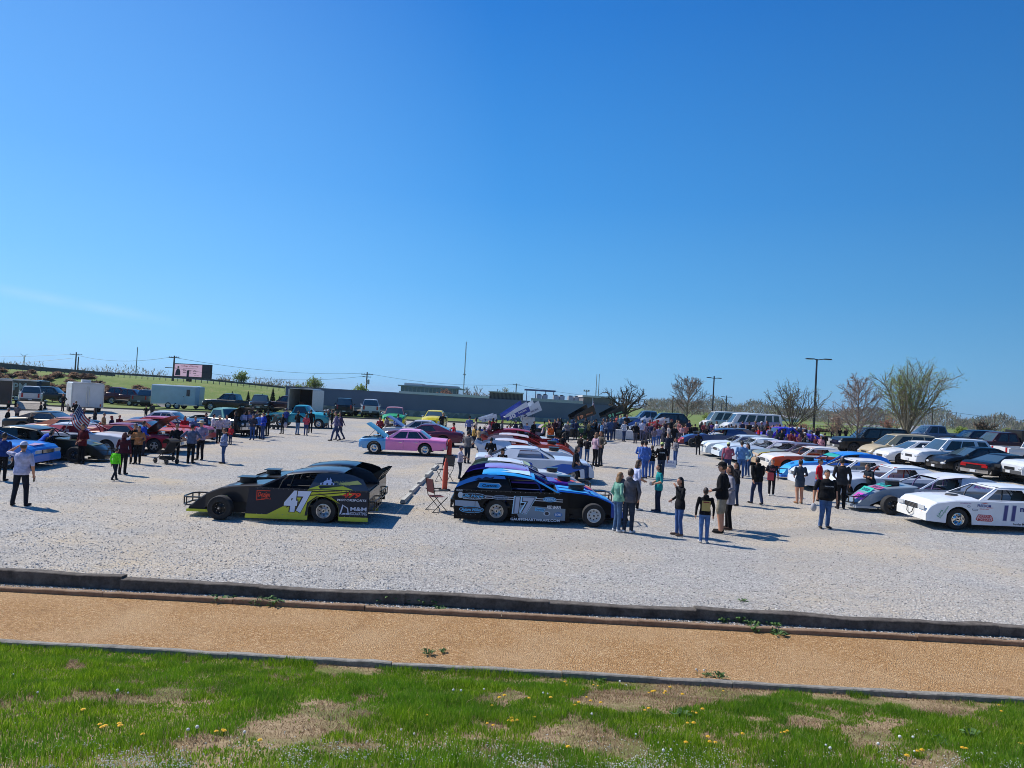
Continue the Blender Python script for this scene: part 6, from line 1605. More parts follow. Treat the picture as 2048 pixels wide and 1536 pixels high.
cg = modified('race_car', 'pale grey open-wheel race car with teal and pink hood lettering', '9fa8b4', rc, roofc='e2e4ee', sailc='b9c2d0', hoodc='8c9aa8', nosec='7f8e9c', decor=decg, style=('black', 'black'), pillar='d8dce6', cagec='5a4a7a', deckc='7a8290')
addc(cg, 1781, 1029, 180)
def ext_r(mb, s_, y):
    stext(mb, s_, 'REED', -1.35, .70, .14, y, 'c84a42', .6, .04, .15); stext(mb, s_, '67', -.55, .70, .14, y, '3a3f6a', .26, .03)
    spoly(mb, s_, [(.6, .88), (.3, .80), (-.4, .55), (-.6, .62)], y-.004, '7fc4c8'); spoly(mb, s_, [(-1.4, .95), (-1.9, .90), (-2.3, .6), (-2.0, .6)], y-.004, '7fc4c8')
addc(car('stock', 'race_car', 'white full-bodied race car with red and teal lettering behind the pale grey one', 'race car', 'd9dee8', rc, decor=lambda mb, T, y: [ext_r(mb, s_, y) for s_ in (1, -1)], cagem=dull('b03a34'), roof='dfe6ee'), 1722, 1003, 180)
addc(car('stock', 'race_car', 'white and grey full-bodied race car behind the man in the dark jacket', 'race car', 'd5dae2', rc, decor=dec_stock('24', '7a2a3a', 'ffffff'), zones=[(lambda x, y, z: z < .55 and x < 1.9 and abs(y) > .6, '6f86a8')], roof='e6e4e2', hood='d8dde6'), 1650, 983, 180)
def ext_bm(mb, Y):
    for s_ in (1, -1): num(mb, s_, '10', -.5, .55, .45, Y, 'e8eef4', '123a78', .45); mpoly(mb, s_, [(.5, .5), (.4, .7), (-2.4, .62), (-2.5, .48)], Y-.004, 'c9d6e4')
    mb.text('10', (1.75, 0, .775), (0, 1, 0), (-1, 0, .45), .22, vinyl('0e2f66'), .3, .03)
addc(modified('race_car', 'bright blue open-wheel race car with a green sun visor in the right row', '1f74dc', rc, roofc='2f8ae8', sailc='2a80e0', hoodc='3a9cf0', nosec='46acf4', decor=ext_bm, visor='2fa890', style=('black', 'steel'), cagec='4a5a7a'), 1611, 963, 180)
addc(car('stock', 'race_car', 'orange and white full-bodied race car in the right row', 'race car', 'f0581c', rc, zones=[(lambda x, y, z: z > .90, 'e2dcd4'), (lambda x, y, z: x > 2.2, 'd8cfc4')], hood='e4ded6', roof='ded6d0', decor=dec_stock('7', 'e2dcd4', '3a2a2a'), cagem=dull('b05a3a')), 1573, 947, 180)
addc(car('stock', 'race_car', 'dark grey full-bodied race car with a yellow stripe in the right row', 'race car', '4a4f58', rc, zones=[(lambda x, y, z: .78 < z < .9, 'c9b93a'), (lambda x, y, z: x > 2.15, 'b8a080')], roof='6a5a66', hood='8a8f80', decor=dec_stock('31', 'd9d9d2', '1a1a1a'), cagem=dull('4a4a4a')), 1545, 936, 180)
addc(car('stock', 'race_car', 'silver-grey full-bodied race car with a dark square sponsor decal', 'race car', '9aa2b2', rc, roof='c4bcc8', hood='a9b2c0', decor=lambda mb, T, y: [(spoly(mb, s_, [(.9, .62), (.3, .62), (.3, .78), (.9, .78)], y, '3a3c28'), stext(mb, s_, 'ROUSH', .6, .70, .09, y+.003, 'c9b84a', .45, .02)) for s_ in (1, -1)]), 1505, 930, 180)
addc(car('stock', 'race_car', 'white full-bodied race car with pale blue flanks behind the denim jacket man', 'race car', 'd3dce4', rc, roof='dfe4e8', zones=[(lambda x, y, z: z < .6 and abs(y) > .7, '9ab4cc')], decor=dec_stock('44', '3a5a8a', 'ffffff')), 1470, 922, 180)
addc(car('stock', 'race_car', 'white full-bodied race car with light blue wheels leading the right row', 'race car', 'e2e6e4', rc, style='blue', roof='c2ccd6', decor=lambda mb, T, y: [(stext(mb, s_, 'FCV', 1.72, .66, .12, y, '4a5460', .3, .02), num(mb, s_, '2', -.3, .6, .42, y, '4a88c0', '2a3a5a', .3)) for s_ in (1, -1)], zones=[(lambda x, y, z: x > 2.2 and z < .6, 'd2d8d6')]), 1441, 914, 180)
addc(modified('race_car', 'dark blue open-wheel race car with a red nose by the far crowd', '2a4470', rc, nosec='a82a34', hoodc='33508a'), 1385, 894, 180)
addc(car('stock', 'race_car', 'white race car with a dark roof far back in the right row', 'race car', 'd6d2d0', rc, roof='5a5458'), 1428, 893, 180)
addc(modified('race_car', 'orange-red open-wheel race car with spectators standing behind it', 'c84a22', rc, sailc='a83a3a', decor=lambda mb, Y: [num(mb, s_, '20', -.6, .55, .45, Y, 'd8dde2', '1a1a1a', .5) for s_ in (1, -1)], cagec='7a2a1a'), 1500, 886, 180)
addc(car('coupe50', 'show_car', 'shiny purple rounded show car near the tall lamp post', 'car', '4a22b8', 'show cars'), 1622, 897, 5)
# ------------------------------------------------------------------ parked cars at the right
pk = 'parked cars at the right'
addc(car('bigsuv', 'parked_car', 'large black SUV parked behind the slender pink-budded tree', 'SUV', '0e0f12', pk, style='dark'), 1706, 908, 178)
addc(car('minivan', 'parked_car', 'champagne gold minivan parked right of the large black SUV', 'minivan', 'b8a98a', pk, style='alloy'), 1768, 921, 180)
addc(car('modern', 'parked_car', 'white sedan parked between the gold minivan and the white SUV', 'sedan', 'd8dadc', pk, style='dark', grille='1a1a1c'), 1800, 929, 180)
addc(car('suv', 'parked_car', 'white SUV with roof rails parked behind the black sedan', 'SUV', 'dfe1e4', pk, style='alloy', extra=lambda r, T: [None for s_ in (-1, 1) for mb in [MB()] for _ in [mb.tube([(.2, s_*.6, 1.84), (.1, s_*.6, 1.9), (-1.7, s_*.6, 1.9), (-1.8, s_*.6, 1.84)], .022, STEELB(), 5)] for __ in [mb.build('roof_rail', r)]]), 1862, 938, 180)
addc(car('modern', 'parked_car', 'black sedan parked in front of the white SUV', 'sedan', '0d0f14', pk, style='alloy'), 1916, 946, 181)
addc(car('muscle', 'parked_car', 'black muscle car with a red light bar seen from behind', 'car', '15161a', pk, style='dark', extra=lambda r, T: [mb.box((-2.60, 0, .80), (.04, 1.5, .07), REDL()) and mb.build('light_bar', r) for mb in [MB()]]), 2010, 962, 15, ref='rear')
addc(car('pickup', 'parked_truck', 'white pickup with only its nose inside the right frame edge', 'pickup', 'ced2d8', pk, style='alloy'), 2080, 972, 180)
addc(car('pickup', 'parked_truck', 'silver-blue pickup parked behind the gold minivan', 'pickup', '6a7a94', pk, style='alloy'), 1832, 893, 180)
addc(car('suv', 'parked_car', 'dark blue SUV half hidden behind the white SUV', 'SUV', '1e2c44', pk, style='dark'), 1922, 905, 180)
addc(car('pickup', 'parked_truck', 'dark maroon pickup with a tall black bed cap at the right', 'pickup', '3a1820', pk, style='dark', extra=lambda r, T: [mb.box((-1.95, 0, 1.62), (1.9, 1.8, .9), BLACK()) and mb.build('bed_cap', r) for mb in [MB()]]), 1965, 914, 180)
addc(car('pickup', 'parked_truck', 'white pickup parked at the right behind the black sedan', 'pickup', 'd5d7da', pk, style='alloy'), 2052, 934, 0, ref='rear')
addc(car('modern', 'parked_car', 'white car beyond the maroon pickup at the right edge', 'car', 'd2d4d6', pk), 2062, 906, 180)
addc(car('van', 'parked_van', 'white passenger van with dark windows parked at the edge of the field', 'van', 'd8d8d6', pk), 1422, 862, 180)
def stripes(mb, T, y):
    for s_ in (1, -1): spoly(mb, s_, [(1.2, 1.25), (-2.6, 1.35), (-2.7, .75), (1.3, .72)], y, '8a86b0'); spoly(mb, s_, [(1.2, 1.0), (-2.6, 1.05), (-2.7, .75), (1.3, .72)], y+.003, '9a8a9a')
addc(car('van', 'parked_van', 'white van with a purple-grey printed flank before the passenger van', 'van', 'd4d6d8', pk, decor=stripes), 1466, 869, 180)
addc(car('pickup', 'parked_truck', 'blue-grey pickup beside the big race wings left of the vans', 'pickup', '5a7694', pk), 1262, 858, 180)
addc(car('suv', 'parked_car', 'black SUV behind the leaning race car wings', 'SUV', '121316', pk), 1300, 862, 178)
addc(car('sedan80', 'show_car', 'white car with a sloping roof right of the printed van', 'car', 'cfd3d6', 'show cars'), 1552, 886, 176)
# ------------------------------------------------------------------ pink and blue sedan, cars behind
addc(car('sedan80', 'show_car', 'pink four-door sedan with pale blue front fender and raised hood', 'sedan', 'f087c0', 'show cars', style='chrome', zones=[(lambda x, y, z: x > .74 and z < .90, '62a4d6')], hood='3f7c96', hood_open=R_(38), bumper='c9ccd2', roof='f09ccc'), 748, 908, 180.5)
addc(car('muscle', 'show_car', 'dark maroon fastback behind the pink sedan', 'car', '5a1c3a', 'show cars', roof='5a1f40'), 795, 890, 180)
addc(car('sedan80', 'show_car', 'white old car with a purple hood raised behind the pink sedan', 'car', 'd0d0c8', 'show cars', hood='5a4a80', hood_open=R_(35), roof='b8b0b4'), 788, 880, 180)
addc(car('oldpickup', 'show_truck', 'green and yellow old truck with a pinkish roof facing the camera', 'truck', '2f9a5a', 'show cars', zones=[(lambda x, y, z: z < .82, 'd8c82a')], roof='b87a80', hood='3aa86a', grille='c9c23a'), 806, 858, 276)
addc(car('coupe50', 'show_car', 'yellow rounded coupe with its door open facing the camera', 'car', 'd9c81f', 'show cars', roof='dccb3a', grille='2a2a22'), 884, 860, 270)
addc(car('oldpickup', 'show_truck', 'turquoise old pickup truck parked broadside in front of the open trailer', 'truck', '2c98a6', 'show cars', style='chrome'), 637, 857, 2)
# ------------------------------------------------------------------ left cars
def ext_fl(mb, T, y):
    for s_ in (1, -1): num(mb, s_, '55', -.3, .6, .45, y, '3fc050', '0f2a6a', .5)
    mb.face([(.8, -.7, .99), (2.1, -.5, .89), (2.1, .2, .9), (1.2, .1, .975)], vinyl('b08ab0'))
addc(car('stock', 'race_car', 'blue full-bodied race car at the left edge with a pinkish streak on its hood', 'race car', '1874d4', rc, decor=ext_fl, roof='3a70b8', cagem=dull('3a6ac0')), 18, 937, 1)
addc(car('muscle', 'show_car', 'black muscle car with chrome-ringed wheels at the far left', 'car', '101114', 'show cars', style='chrome'), 46, 868, 0, ref='rear')
def ext_0(mb, s_, y):
    num(mb, s_, '0', -1.75, .62, .42, y, 'e6e8ee', '27458a', .34)
    sell(mb, s_, .3, .62, .36, .30, y, '2b4a8c'); sell(mb, s_, .3, .62, .30, .25, y+.003, 'd4d8de'); sell(mb, s_, .3, .55, .12, .12, y+.006, '2b4a8c')
addc(car('stock', 'race_car', 'white and crimson full-bodied race car numbered 0 behind the man in maroon', 'race car', 'd8d8de', rc, decor=lambda mb, T, y: [ext_0(mb, s_, y) for s_ in (1, -1)], cagem=dull('a81e44'), zones=[(lambda x, y, z: z > 1.0 and z < 1.3, 'b02a4a')], roof='dad8dc', hood='d6d0d0', seats=dull('9a2040')), 215, 910, 1)
def dec_cm(mb, Y):
    mb.face([(1.0, -.45, .925), (1.9, -.45, .69), (1.9, .1, .70), (1.4, .0, .87)], vinyl('4a5a2a')); mb.face([(1.3, .05, .90), (1.9, .1, .70), (1.9, .42, .69)], vinyl('8a7a3a'))
    for s_ in (1, -1): num(mb, s_, '33', -.5, .55, .45, Y, 'c8a83a', '1a1a1a', .5)
addc(modified('race_car', 'dark camouflage open-wheel race car with an exposed front tyre at the left', '22241e', rc, hoodc='2c2e24', nosec='1e201c', decor=dec_cm, sailc='26281f', style=('black', 'black')), 150, 925, 1)
addc(car('muscle', 'show_car', 'red sports car with its dark hood raised and silver wheels', 'car', 'a8182c', 'show cars', style='alloy', hood='3a1416', hood_open=R_(40), roof='8a1424'), 309, 906, 2)
addc(car('muscle', 'show_car', 'orange muscle car behind the red one with its hood up', 'car', 'c04a1e', 'show cars', style='chrome', roof='a0401c'), 338, 894, 2)
addc(car('stock', 'race_car', 'red and white race car numbered 11 behind the man in the straw hat', 'race car', 'b8263a', rc, decor=dec_stock('11', 'e4e4e4', '2a1a1a', None, .62, .1), zones=[(lambda x, y, z: z < .5, 'd8d8da')]), 376, 886, 2)
addc(car('coupe50', 'show_car', 'dark blue coupe with white roof behind the red race car numbered 11', 'car', '27406a', 'show cars', roof='c9cdd0', style='chrome'), 384, 876, 3)
addc(car('oldpickup', 'show_truck', 'black old truck with chrome grille and raised hood amid the group at the left', 'truck', '14161b', 'show cars', hood_open=R_(42), grille='b8bcc2', roof='7fb0a0'), 462, 873, -28)
addc(car('muscle', 'show_car', 'copper coupe behind the white and crimson race car', 'car', 'b86a44', 'show cars'), 196, 890, 2)
# ------------------------------------------------------------------ sprint cars with wings
def sprint(px, py, h, label, wc, sc, txt, tc, col='1a1a1e', tiltw=14, sc_=1):
    root = empty('sprint_car'); tag(root, label, 'race car', 'winged sprint cars'); P = paint; c = P(col)
    mb = MB(); mb.grid([[(x, a*w_, z) for a, z in ((-1, zl), (-1, zh), (-.6, zh+.08), (.6, zh+.08), (1, zh), (1, zl))] for x, w_, zl, zh in ((1.5, .16, .3, .45), (1.0, .28, .25, .72), (.2, .36, .22, .80), (-.1, .38, .22, .72))], c); mb.build('hood', root, 40)
    mb = MB(); mb.ell((-1.25, 0, .78), (.5, .36, .36), c, 14, 9); mb.build('tail_tank', root, 60)
    mb = MB()
    for s_ in (-1, 1):
        mb.tube([(1.4, s_*.2, .35), (0, s_*.42, .35), (-1.1, s_*.4, .4)], .025, STEELB(), 6); mb.tube([(.1, s_*.38, .8), (-.35, s_*.34, 1.42), (-.85, s_*.34, 1.42), (-1.05, s_*.38, .7)], .025, STEELB(), 6)
        mb.tube([(-.35, s_*.34, 1.42), (-.1, s_*.3, 1.75)], .018, STEELB(), 5); mb.tube([(-.85, s_*.34, 1.42), (-.95, s_*.3, 1.8)], .018, STEELB(), 5)
    mb.tube([(-.35, -.34, 1.42), (-.35, .34, 1.42)], .025, STEELB(), 6); mb.tube([(-.85, -.34, 1.42), (-.85, .34, 1.42)], .025, STEELB(), 6)
    mb.tube([(1.15, -.75, .33), (1.15, .75, .33)], .03, STEELB(), 6); mb.tube([(-1.1, -.9, .42), (-1.1, .9, .42)], .05, STEELB(), 8); mb.build('frame', root, 60)
    seat(root, -.5, 0, .4, BLACK())
    a = R_(tiltw); M = Matrix.Translation((-.45, 0, 1.95)) @ Matrix.Rotation(a, 4, 'Y')
    def tr(p): return tuple(M @ Vector(p))
    wm_ = P(wc); sm_ = P(sc)
    mb = MB(); mb.grid([[tr((x, y, z)) for y in (-.76, 0, .76)] for x, z in ((.76, .05), (.4, .0), (-.2, .02), (-.6, .12), (-.76, .26))], wm_); mb.grid([[tr((x, y, z-.03)) for y in (-.76, 0, .76)] for x, z in ((.76, .05), (.4, .0), (-.2, .02), (-.6, .12), (-.76, .26))], wm_); mb.build('top_wing', root, 40)
    for s_ in (-1, 1):
        mb = MB(); y = s_*.78
        mb.add([tr(p) for p in ((.9, y, -.15), (.9, y, .30), (-.9, y, .62), (-.9, y, -.15), (.9, y-s_*.012, -.15), (.9, y-s_*.012, .30), (-.9, y-s_*.012, .62), (-.9, y-s_*.012, -.15))], [(0, 1, 2, 3), (7, 6, 5, 4), (0, 4, 5, 1), (1, 5, 6, 2), (2, 6, 7, 3), (3, 7, 4, 0)], sm_)
        mb.add([tr(p) for p in ((.88, y+s_*.004, .12), (.88, y+s_*.004, .29), (-.88, y+s_*.004, .60), (-.88, y+s_*.004, .22))], [(0, 1, 2, 3)], wm_)
        U = (M.to_3x3() @ Vector((-s_, 0, 0))); V = (M.to_3x3() @ Vector((0, 0, 1)))
        mb.text(txt, tr((.45, y+s_*.012, .03)), U, V, .30, vinyl(tc), .26*len(txt), .04); mb.text('RACING', tr((-.35, y+s_*.012, .06)), U, V, .12, vinyl(tc), .6, .02); mb.build('side_board', root)
    mb = MB(); mb.box((1.65, 0, .62), (.45, .8, .02), wm_)
    for s_ in (-1, 1): mb.box((1.65, s_*.41, .66), (.5, .02, .24), sm_)
    mb.build('nose_wing', root)
    for s_ in (-1, 1): add_wheel(root, 1.15, s_*.72, .30, .24, .19, 'black'); add_wheel(root, -1.1, s_*.80, .42, .42, .19, 'black')
    root.scale = (sc_,)*3; root['wb'] = 2.25; root['tr'] = .8; place(root, px, py, h); return root
sprint(990, 884, 195, 'winged sprint car with blue side board numbered 30 and white wing', 'dfe3ea', '1f3f9a', '30', 'f0f0f4', 'b8bcc4', 24)
sprint(1018, 878, 195, 'winged sprint car with plain white wing behind the one numbered 30', 'dfe3e8', 'd4d8de', 'S', '2a3a6a', 'c9ccd2', 24)
sprint(950, 874, 195, 'winged sprint car with small white and blue wing left of number 30', 'd4d8e0', 'b9c0cc', '7', '27407a', '7a8496', 8, .66)
sprint(1132, 880, 195, 'black winged sprint car with orange number on its side board', '1a1a1c', '161618', '19', 'e08a5a', '141416', 20, .95)
sprint(1196, 873, 195, 'black winged sprint car with green lettering beside the flag', '1a1d1a', '161a16', '91', '8fe0a8', '101210', 18, .95)
sprint(1256, 880, 195, 'winged sprint car with blue side board left of the white-winged one', '8fa8c8', '2f5a9a', '3', 'e4e8f0', '27407a', 16, .62)
sprint(1270, 874, 195, 'winged sprint car with white wing and blue star lettering', 'dfe3ea', 'd8dde6', '1*', '2a4a9a', 'c8ccd4', 22, .62)
sprint(1296, 878, 195, 'winged sprint car with red and white side board', 'd8c4c8', 'c83a3e', '4', 'f0e8e8', '2a2a3a', 8, .58)
sprint(1306, 872, 195, 'winged sprint car with white wing at the right of the wing group', 'e0e0e2', 'd6d6da', '12', 'b03a4a', 'c4c8cc', 6, .62)
# ------------------------------------------------------------------ motorcycles and quad bikes
def bike(px, py, h, label, col, quad=False, sc=1):
    root = empty('quad_bike' if quad else 'motorcycle'); tag(root, label, 'quad bike' if quad else 'motorcycle'); root.scale = (sc,)*3
    c = paint(col); wb = 1.25 if quad else 1.45
    mb = MB(); mb.ell((.15, 0, .82), (.34, .17, .16), c, 12, 8); mb.build('fuel_tank', root, 60)
    mb = MB(); mb.ell((-.38, 0, .80), (.40, .15, .08), BLACK(), 12, 6); mb.build('seat', root, 60)
    mb = MB(); mb.box((.05, 0, .48), (.5, .3, .34), STEELB()); mb.lathe([(0, -.2), (.14, -.18), (.14, .18), (0, .2)], ALU(), 12, 'y', (.1, 0, .48)); mb.build('engine', root, 50)
    mb = MB(); mb.tube([(.5, 0, .95), (.72, 0, .33)], .035, CHROME(), 6); mb.tube([(-.5, .1, .7), (-.72, .12, .33)], .03, STEELB(), 6); mb.tube([(.45, 0, .9), (-.55, 0, .68)], .035, STEELB(), 6); mb.tube([(.2, -.16, .4), (-.8, -.2, .36)], .05, CHROME(), 8); mb.build('frame', root, 60)
    mb = MB(); mb.tube([(.35, -.38, 1.08), (.48, -.2, 1.04), (.48, .2, 1.04), (.35, .38, 1.08)], .02, CHROME(), 6); mb.build('handlebar', root, 60)
    mb = MB(); mb.ell((.62, 0, .92), (.1, .1, .1), HEADL(), 10, 6); mb.build('headlight', root, 60)
    if quad:
        mb = MB()
        for x in (.6, -.6):
            for s_ in (-1, 1): mb.grid([[(x-.3, s_*.25, .72), (x, s_*.25, .82), (x+.3, s_*.25, .72)], [(x-.34, s_*.55, .62), (x, s_*.58, .74), (x+.34, s_*.55, .62)]], c)
        mb.build('fender', root)
        for x in (wb/2, -wb/2):
            for s_ in (-1, 1): add_wheel(root, x, s_*.42, .29, .22, .13, 'black')
    else:
        for x in (.72, -.72): add_wheel(root, x, 0, .33, .14, .2, 'steel')
    p = at(px, py); root.location = p; root.rotation_euler = (0, 0, R_(h)); return root
bike(1262, 878, 250, 'black motorcycle standing right of the white table', '101114')
bike(1130, 872, 265, 'black quad bike in front of the black sprint car with orange number', '17181a', True)
bike(1146, 873, 275, 'second black quad bike left of the green-framed stand', '1a1c20', True)
bike(1198, 872, 250, 'dark red motorcycle behind the white table', '4a1418')
bike(405, 872, 200, 'black quad bike at the right end of the grey trailer', '151618', True, .9).location = atd(404, 82)
# ------------------------------------------------------------------ trailers
TRW = mat('trailer_white', (.66, .67, .68), .45, 0, .3, .06, 2, .05, 6); TRG = mat('trailer_grey', (.36, .50, .60), .5, 0, .3, .06, 2); TRK = mat('trailer_black', (.02, .02, .022), .4, 0, .5, .1, 2)
def trailer(px, depth, h, L, W, H, m, label, roof_vent=False, open_rear=False, door=False, ref=0, lettering=None, rear_doors=True):
    root = empty('cargo_trailer'); tag(root, label, 'trailer'); z0 = .42
    mb = MB()
    pr = [(-W/2, z0), (-W/2, H-.12), (-W/2+.10, H), (0, H+.03), (W/2-.10, H), (W/2, H-.12), (W/2, z0)]
    rows = [[(x, y, z) for y, z in pr] for x in (-L/2, L/2-.35, L/2)]
    rows[2] = [(L/2, y*.72, z if z < H-.2 else z-.06) for y, z in pr]
    mb.grid(rows, m); mb.face(rows[2], m); mb.box((0, 0, z0+.02), (L, W, .06), BLACK())
    if not open_rear: mb.face(rows[0][::-1], m)
    mb.build('body', root, 30)
    mb = MB()
    for s_ in (-1, 1):
        mb.tube([(-L/2-.01, s_*W/2*.99, z0), (-L/2-.01, s_*W/2*.99, H-.1)], .035, ALU(), 5); mb.box((0, s_*(W/2+.006), z0+.06), (L-.2, .02, .12), ALU()); mb.box((0, s_*(W/2-.02), H-.10), (L-.2, .03, .05), ALU())
    mb.tube([(-L/2-.01, -W/2+.05, H-.04), (-L/2-.01, W/2-.05, H-.04)], .035, ALU(), 5); mb.build('trim', root)
    if rear_doors and not open_rear:
        for s_ in (-1, 1):
            mb = MB(); mb.box((-L/2-.02, s_*W*.235, (z0+H)/2), (.03, W*.44, H-z0-.28), m); mb.tube([(-L/2-.05, s_*.1, z0+.2), (-L/2-.05, s_*.1, H-.3)], .015, CHROME(), 5); mb.build('rear_door', root)
            mb = MB(); mb.box((-L/2-.045, s_*(W/2-.22), z0+.25), (.02, .12, .22), REDL()); mb.build('taillight', root)
    if open_rear:
        mb = MB(); mb.box((0, 0, z0+.08), (L-.1, W-.1, .03), mat('plywood', (.20, .14, .09), .8)); mb.box((L/2-.5, 0, (z0+H)/2), (.03, W-.2, H-z0-.2), mat('trailer_inside', (.05, .04, .04), .8)); mb.box((.3, .4, z0+.5), (1.0, .6, .8), dull('5a2a22')); mb.box((-.8, -.5, z0+.35), (.6, .5, .5), dull('3a3a40')); mb.build('cargo_floor', root)
        mb = MB(); mb.box((-L/2-.06, -W/2-.58, (z0+H)/2), (.04, W*.46, H-z0-.2), m); mb.build('rear_door', root)
        mb = MB(); mb.box((-L/2+.5, W/2+.06, (z0+H)/2), (W*.46, .04, H-z0-.2), m); mb.build('rear_door', root)
    if roof_vent:
        mb = MB(); mb.box((-L*.12, 0, H+.15), (.75, .7, .24), mat('vent_white', (.6, .61, .62), .5)); mb.build('roof_vent', root)
    if door:
        for s_ in (-1, 1):
            mb = MB(); mb.box((L*.12, s_*(W/2+.015), z0+.95), (.8, .03, 1.75), m); mb.box((L*.12+.32, s_*(W/2+.04), z0+.95), (.1, .03, .06), BLACK()); mb.build('side_door', root)
            mb = MB(); mb.box((L*.28, s_*(W/2+.02), H-.75), (.35, .03, .7), GLASS()); mb.build('window', root)
    if lettering:
        mb = MB()
        for s_ in (-1, 1): stext(mb, s_, lettering[0], lettering[1], (z0+H)/2+.2, lettering[2], W/2+.02, lettering[3], None, .02)
        mb.build('decals', root)
    mb = MB(); mb.tube([(L/2, -.5, z0), (L/2+1.1, 0, z0), (L/2, .5, z0)], .04, STEELB(), 6); mb.tube([(L/2+.9, 0, 0), (L/2+.9, 0, z0)], .035, STEELB(), 6); mb.build('tongue', root)
    for x in (-.45, .45):
        for s_ in (-1, 1): add_wheel(root, x-.2, s_*(W/2-.08), .34, .2, .19, 'white')
    p = atd(px, depth); root.location = p; root.rotation_euler = (0, 0, R_(h)); return root
trailer(168, 66, 127, 4.6, 2.5, 2.62, TRW, 'white enclosed trailer with rooftop vent seen from behind', True)
trailer(357, 80, 6, 4.9, 2.4, 2.55, TRG, 'pale blue-grey enclosed trailer broadside below the billboard', door=True)
trailer(612, 77, 94, 5.2, 2.4, 2.75, mat('trailer_pale', (.50, .54, .58), .5, 0, .3, .05), 'enclosed trailer with its rear doors standing open behind the turquoise pickup', open_rear=True)
trailer(-14, 66, 128, 5.0, 2.5, 2.6, TRK, 'black enclosed trailer cut by the left frame edge')
trailer(40, 86, 4, 5.6, 2.4, 2.5, TRK, 'black trailer with pale graffiti-like lettering behind the white pickup', lettering=('RPM', .2, .9, '9aa2a6'))
def flatbed(px, depth, h, label, L=5, m=None):
    root = empty('flatbed_trailer'); tag(root, label, 'trailer'); m = m or mat('deck_planks', (.34, .30, .25), .8, var=.2)
    mb = MB(); mb.box((0, 0, .55), (L, 2.0, .08), m); mb.build('deck', root); mb = MB()
    for s_ in (-1, 1): mb.box((0, s_*1.03, .52), (L, .06, .16), STEELB()); mb.box((-.1, s_*1.15, .78), (1.7, .28, .04), STEELB())
    mb.tube([(L/2, -.6, .5), (L/2+1.2, 0, .5), (L/2, .6, .5)], .05, STEELB(), 6); mb.build('frame', root)
    mb = MB(); mb.box((-L/2-.5, 0, .3), (1.1, 1.9, .05), m, Matrix.Rotation(-.45, 3, 'Y')); mb.build('ramp', root)
    for x in (-.4, .35):
        for s_ in (-1, 1): add_wheel(root, x, s_*1.12, .33, .2, .19, 'white')
    root.location = atd(px, depth); root.rotation_euler = (0, 0, R_(h)); return root
flatbed(62, 67, 123, 'flat deck trailer with pale deck hitched behind the white pickup')
flatbed(278, 84, 172, 'low flat trailer parked before the maroon pickups')
flatbed(700, 80, 176, 'flat trailer beside the black SUV at the grey building', 4)
flatbed(742, 83, 178, 'small flat trailer at the tail of the white pickup by the building', 3)
flatbed(535, 80, 178, 'flat trailer with machinery beside the evergreens', 4.5)
def pcar(kind, px, d, h, label, col, cat='pickup', group='vehicles at the far side of the lot', **k):
    o = car(kind, 'parked_truck' if cat == 'pickup' else 'parked_car', label, cat, col, group, **k); p = atd(px, d); o.location = p; o.rotation_euler = (0, 0, R_(h)); del o['wb'], o['tr']; return o
pcar('pickup', 62, 75, 122, 'white pickup seen from behind with a flat trailer at the far left', 'c9ccd0')
pcar('pickup', 262, 87, 4, 'maroon pickup left of the grey trailer', '5a1420')
pcar('pickup', 236, 90, 3, 'second maroon truck beside the embankment bushes', '6a1a22')
pcar('pickup', 295, 85, 100, 'grey pickup with black windows next to the grey trailer', '5a6068')
pcar('pickup', 462, 79, 176, 'black pickup parked in front of the evergreens', '121419')
pcar('pickup', 521, 80, 285, 'black truck facing the lot between two evergreens', '15161a')
pcar('pickup', 578, 81, 176, 'dark maroon pickup left of the open trailer', '32121a')
pcar('bigsuv', 690, 79, 102, 'black SUV seen from behind against the grey building', '101216', 'SUV')
pcar('pickup', 742, 79, 101, 'white pickup seen from behind against the grey building', 'c4cad2')
pcar('suv', 104, 84, 10, 'dark SUV between the white pickup and the white trailer', '1a1e26', 'SUV')
# ------------------------------------------------------------------ street furniture on the lot
CWS = mat('wheel_stop_concrete', (.46, .45, .40), .9, var=.2, bump=.4)
ws = [(813, 999), (829, 981), (844, 965), (858, 950), (870, 937)]
_d = at(872, 935)-at(812, 1000); WSA = math.atan2(_d.y, _d.x)-PI/2
for i, (px, py) in enumerate(ws):
    p = at(px, py); mb = MB(); mb.prism([(-.09, 0), (-.06, .12), (.06, .12), (.09, 0)], -.9, .9, CWS)
    o = mb.build('wheel_stop'); o.location = p; o.rotation_euler = (0, 0, WSA); tag(o, ('nearest concrete wheel stop by the tail of the dark race cars', 'second concrete wheel stop from the nearest', 'middle concrete wheel stop of the row', 'fourth concrete wheel stop, beside the orange post', 'farthest concrete wheel stop of the row near the camp chair')[i], 'wheel stop', 'concrete wheel stops')
OR = mat('safety_orange', (.62, .085, .035), .5, var=.1); BASE = mat('black_rubber', (.02, .02, .02), .8)
p = at(889, 981); e = empty('delineator_post', p); tag(e, 'tall orange traffic delineator post beside the blue race car', 'traffic post')
mb = MB(); mb.lathe([(.09, .05), (.10, .5), (.075, 1.02), (.045, 1.08), (.045, 1.16), (.02, 1.2), (0, 1.2)], OR, 12, 'z'); mb.build('post', e, 40); mb = MB(); mb.lathe([(.22, 0), (.22, .05), (.09, .06)], BASE, 8, 'z'); mb.build('base', e)
p = at(898, 912); e = empty('delineator_post', p); tag(e, 'red-orange traffic post behind the pink sedan', 'traffic post')
mb = MB(); mb.lathe([(.14, .05), (.12, .8), (.06, .9), (0, .92)], mat('safety_red', (.62, .05, .025), .5), 12, 'z'); mb.build('post', e, 40); mb = MB(); mb.lathe([(.22, 0), (.22, .05), (.09, .06)], BASE, 8, 'z'); mb.build('base', e)
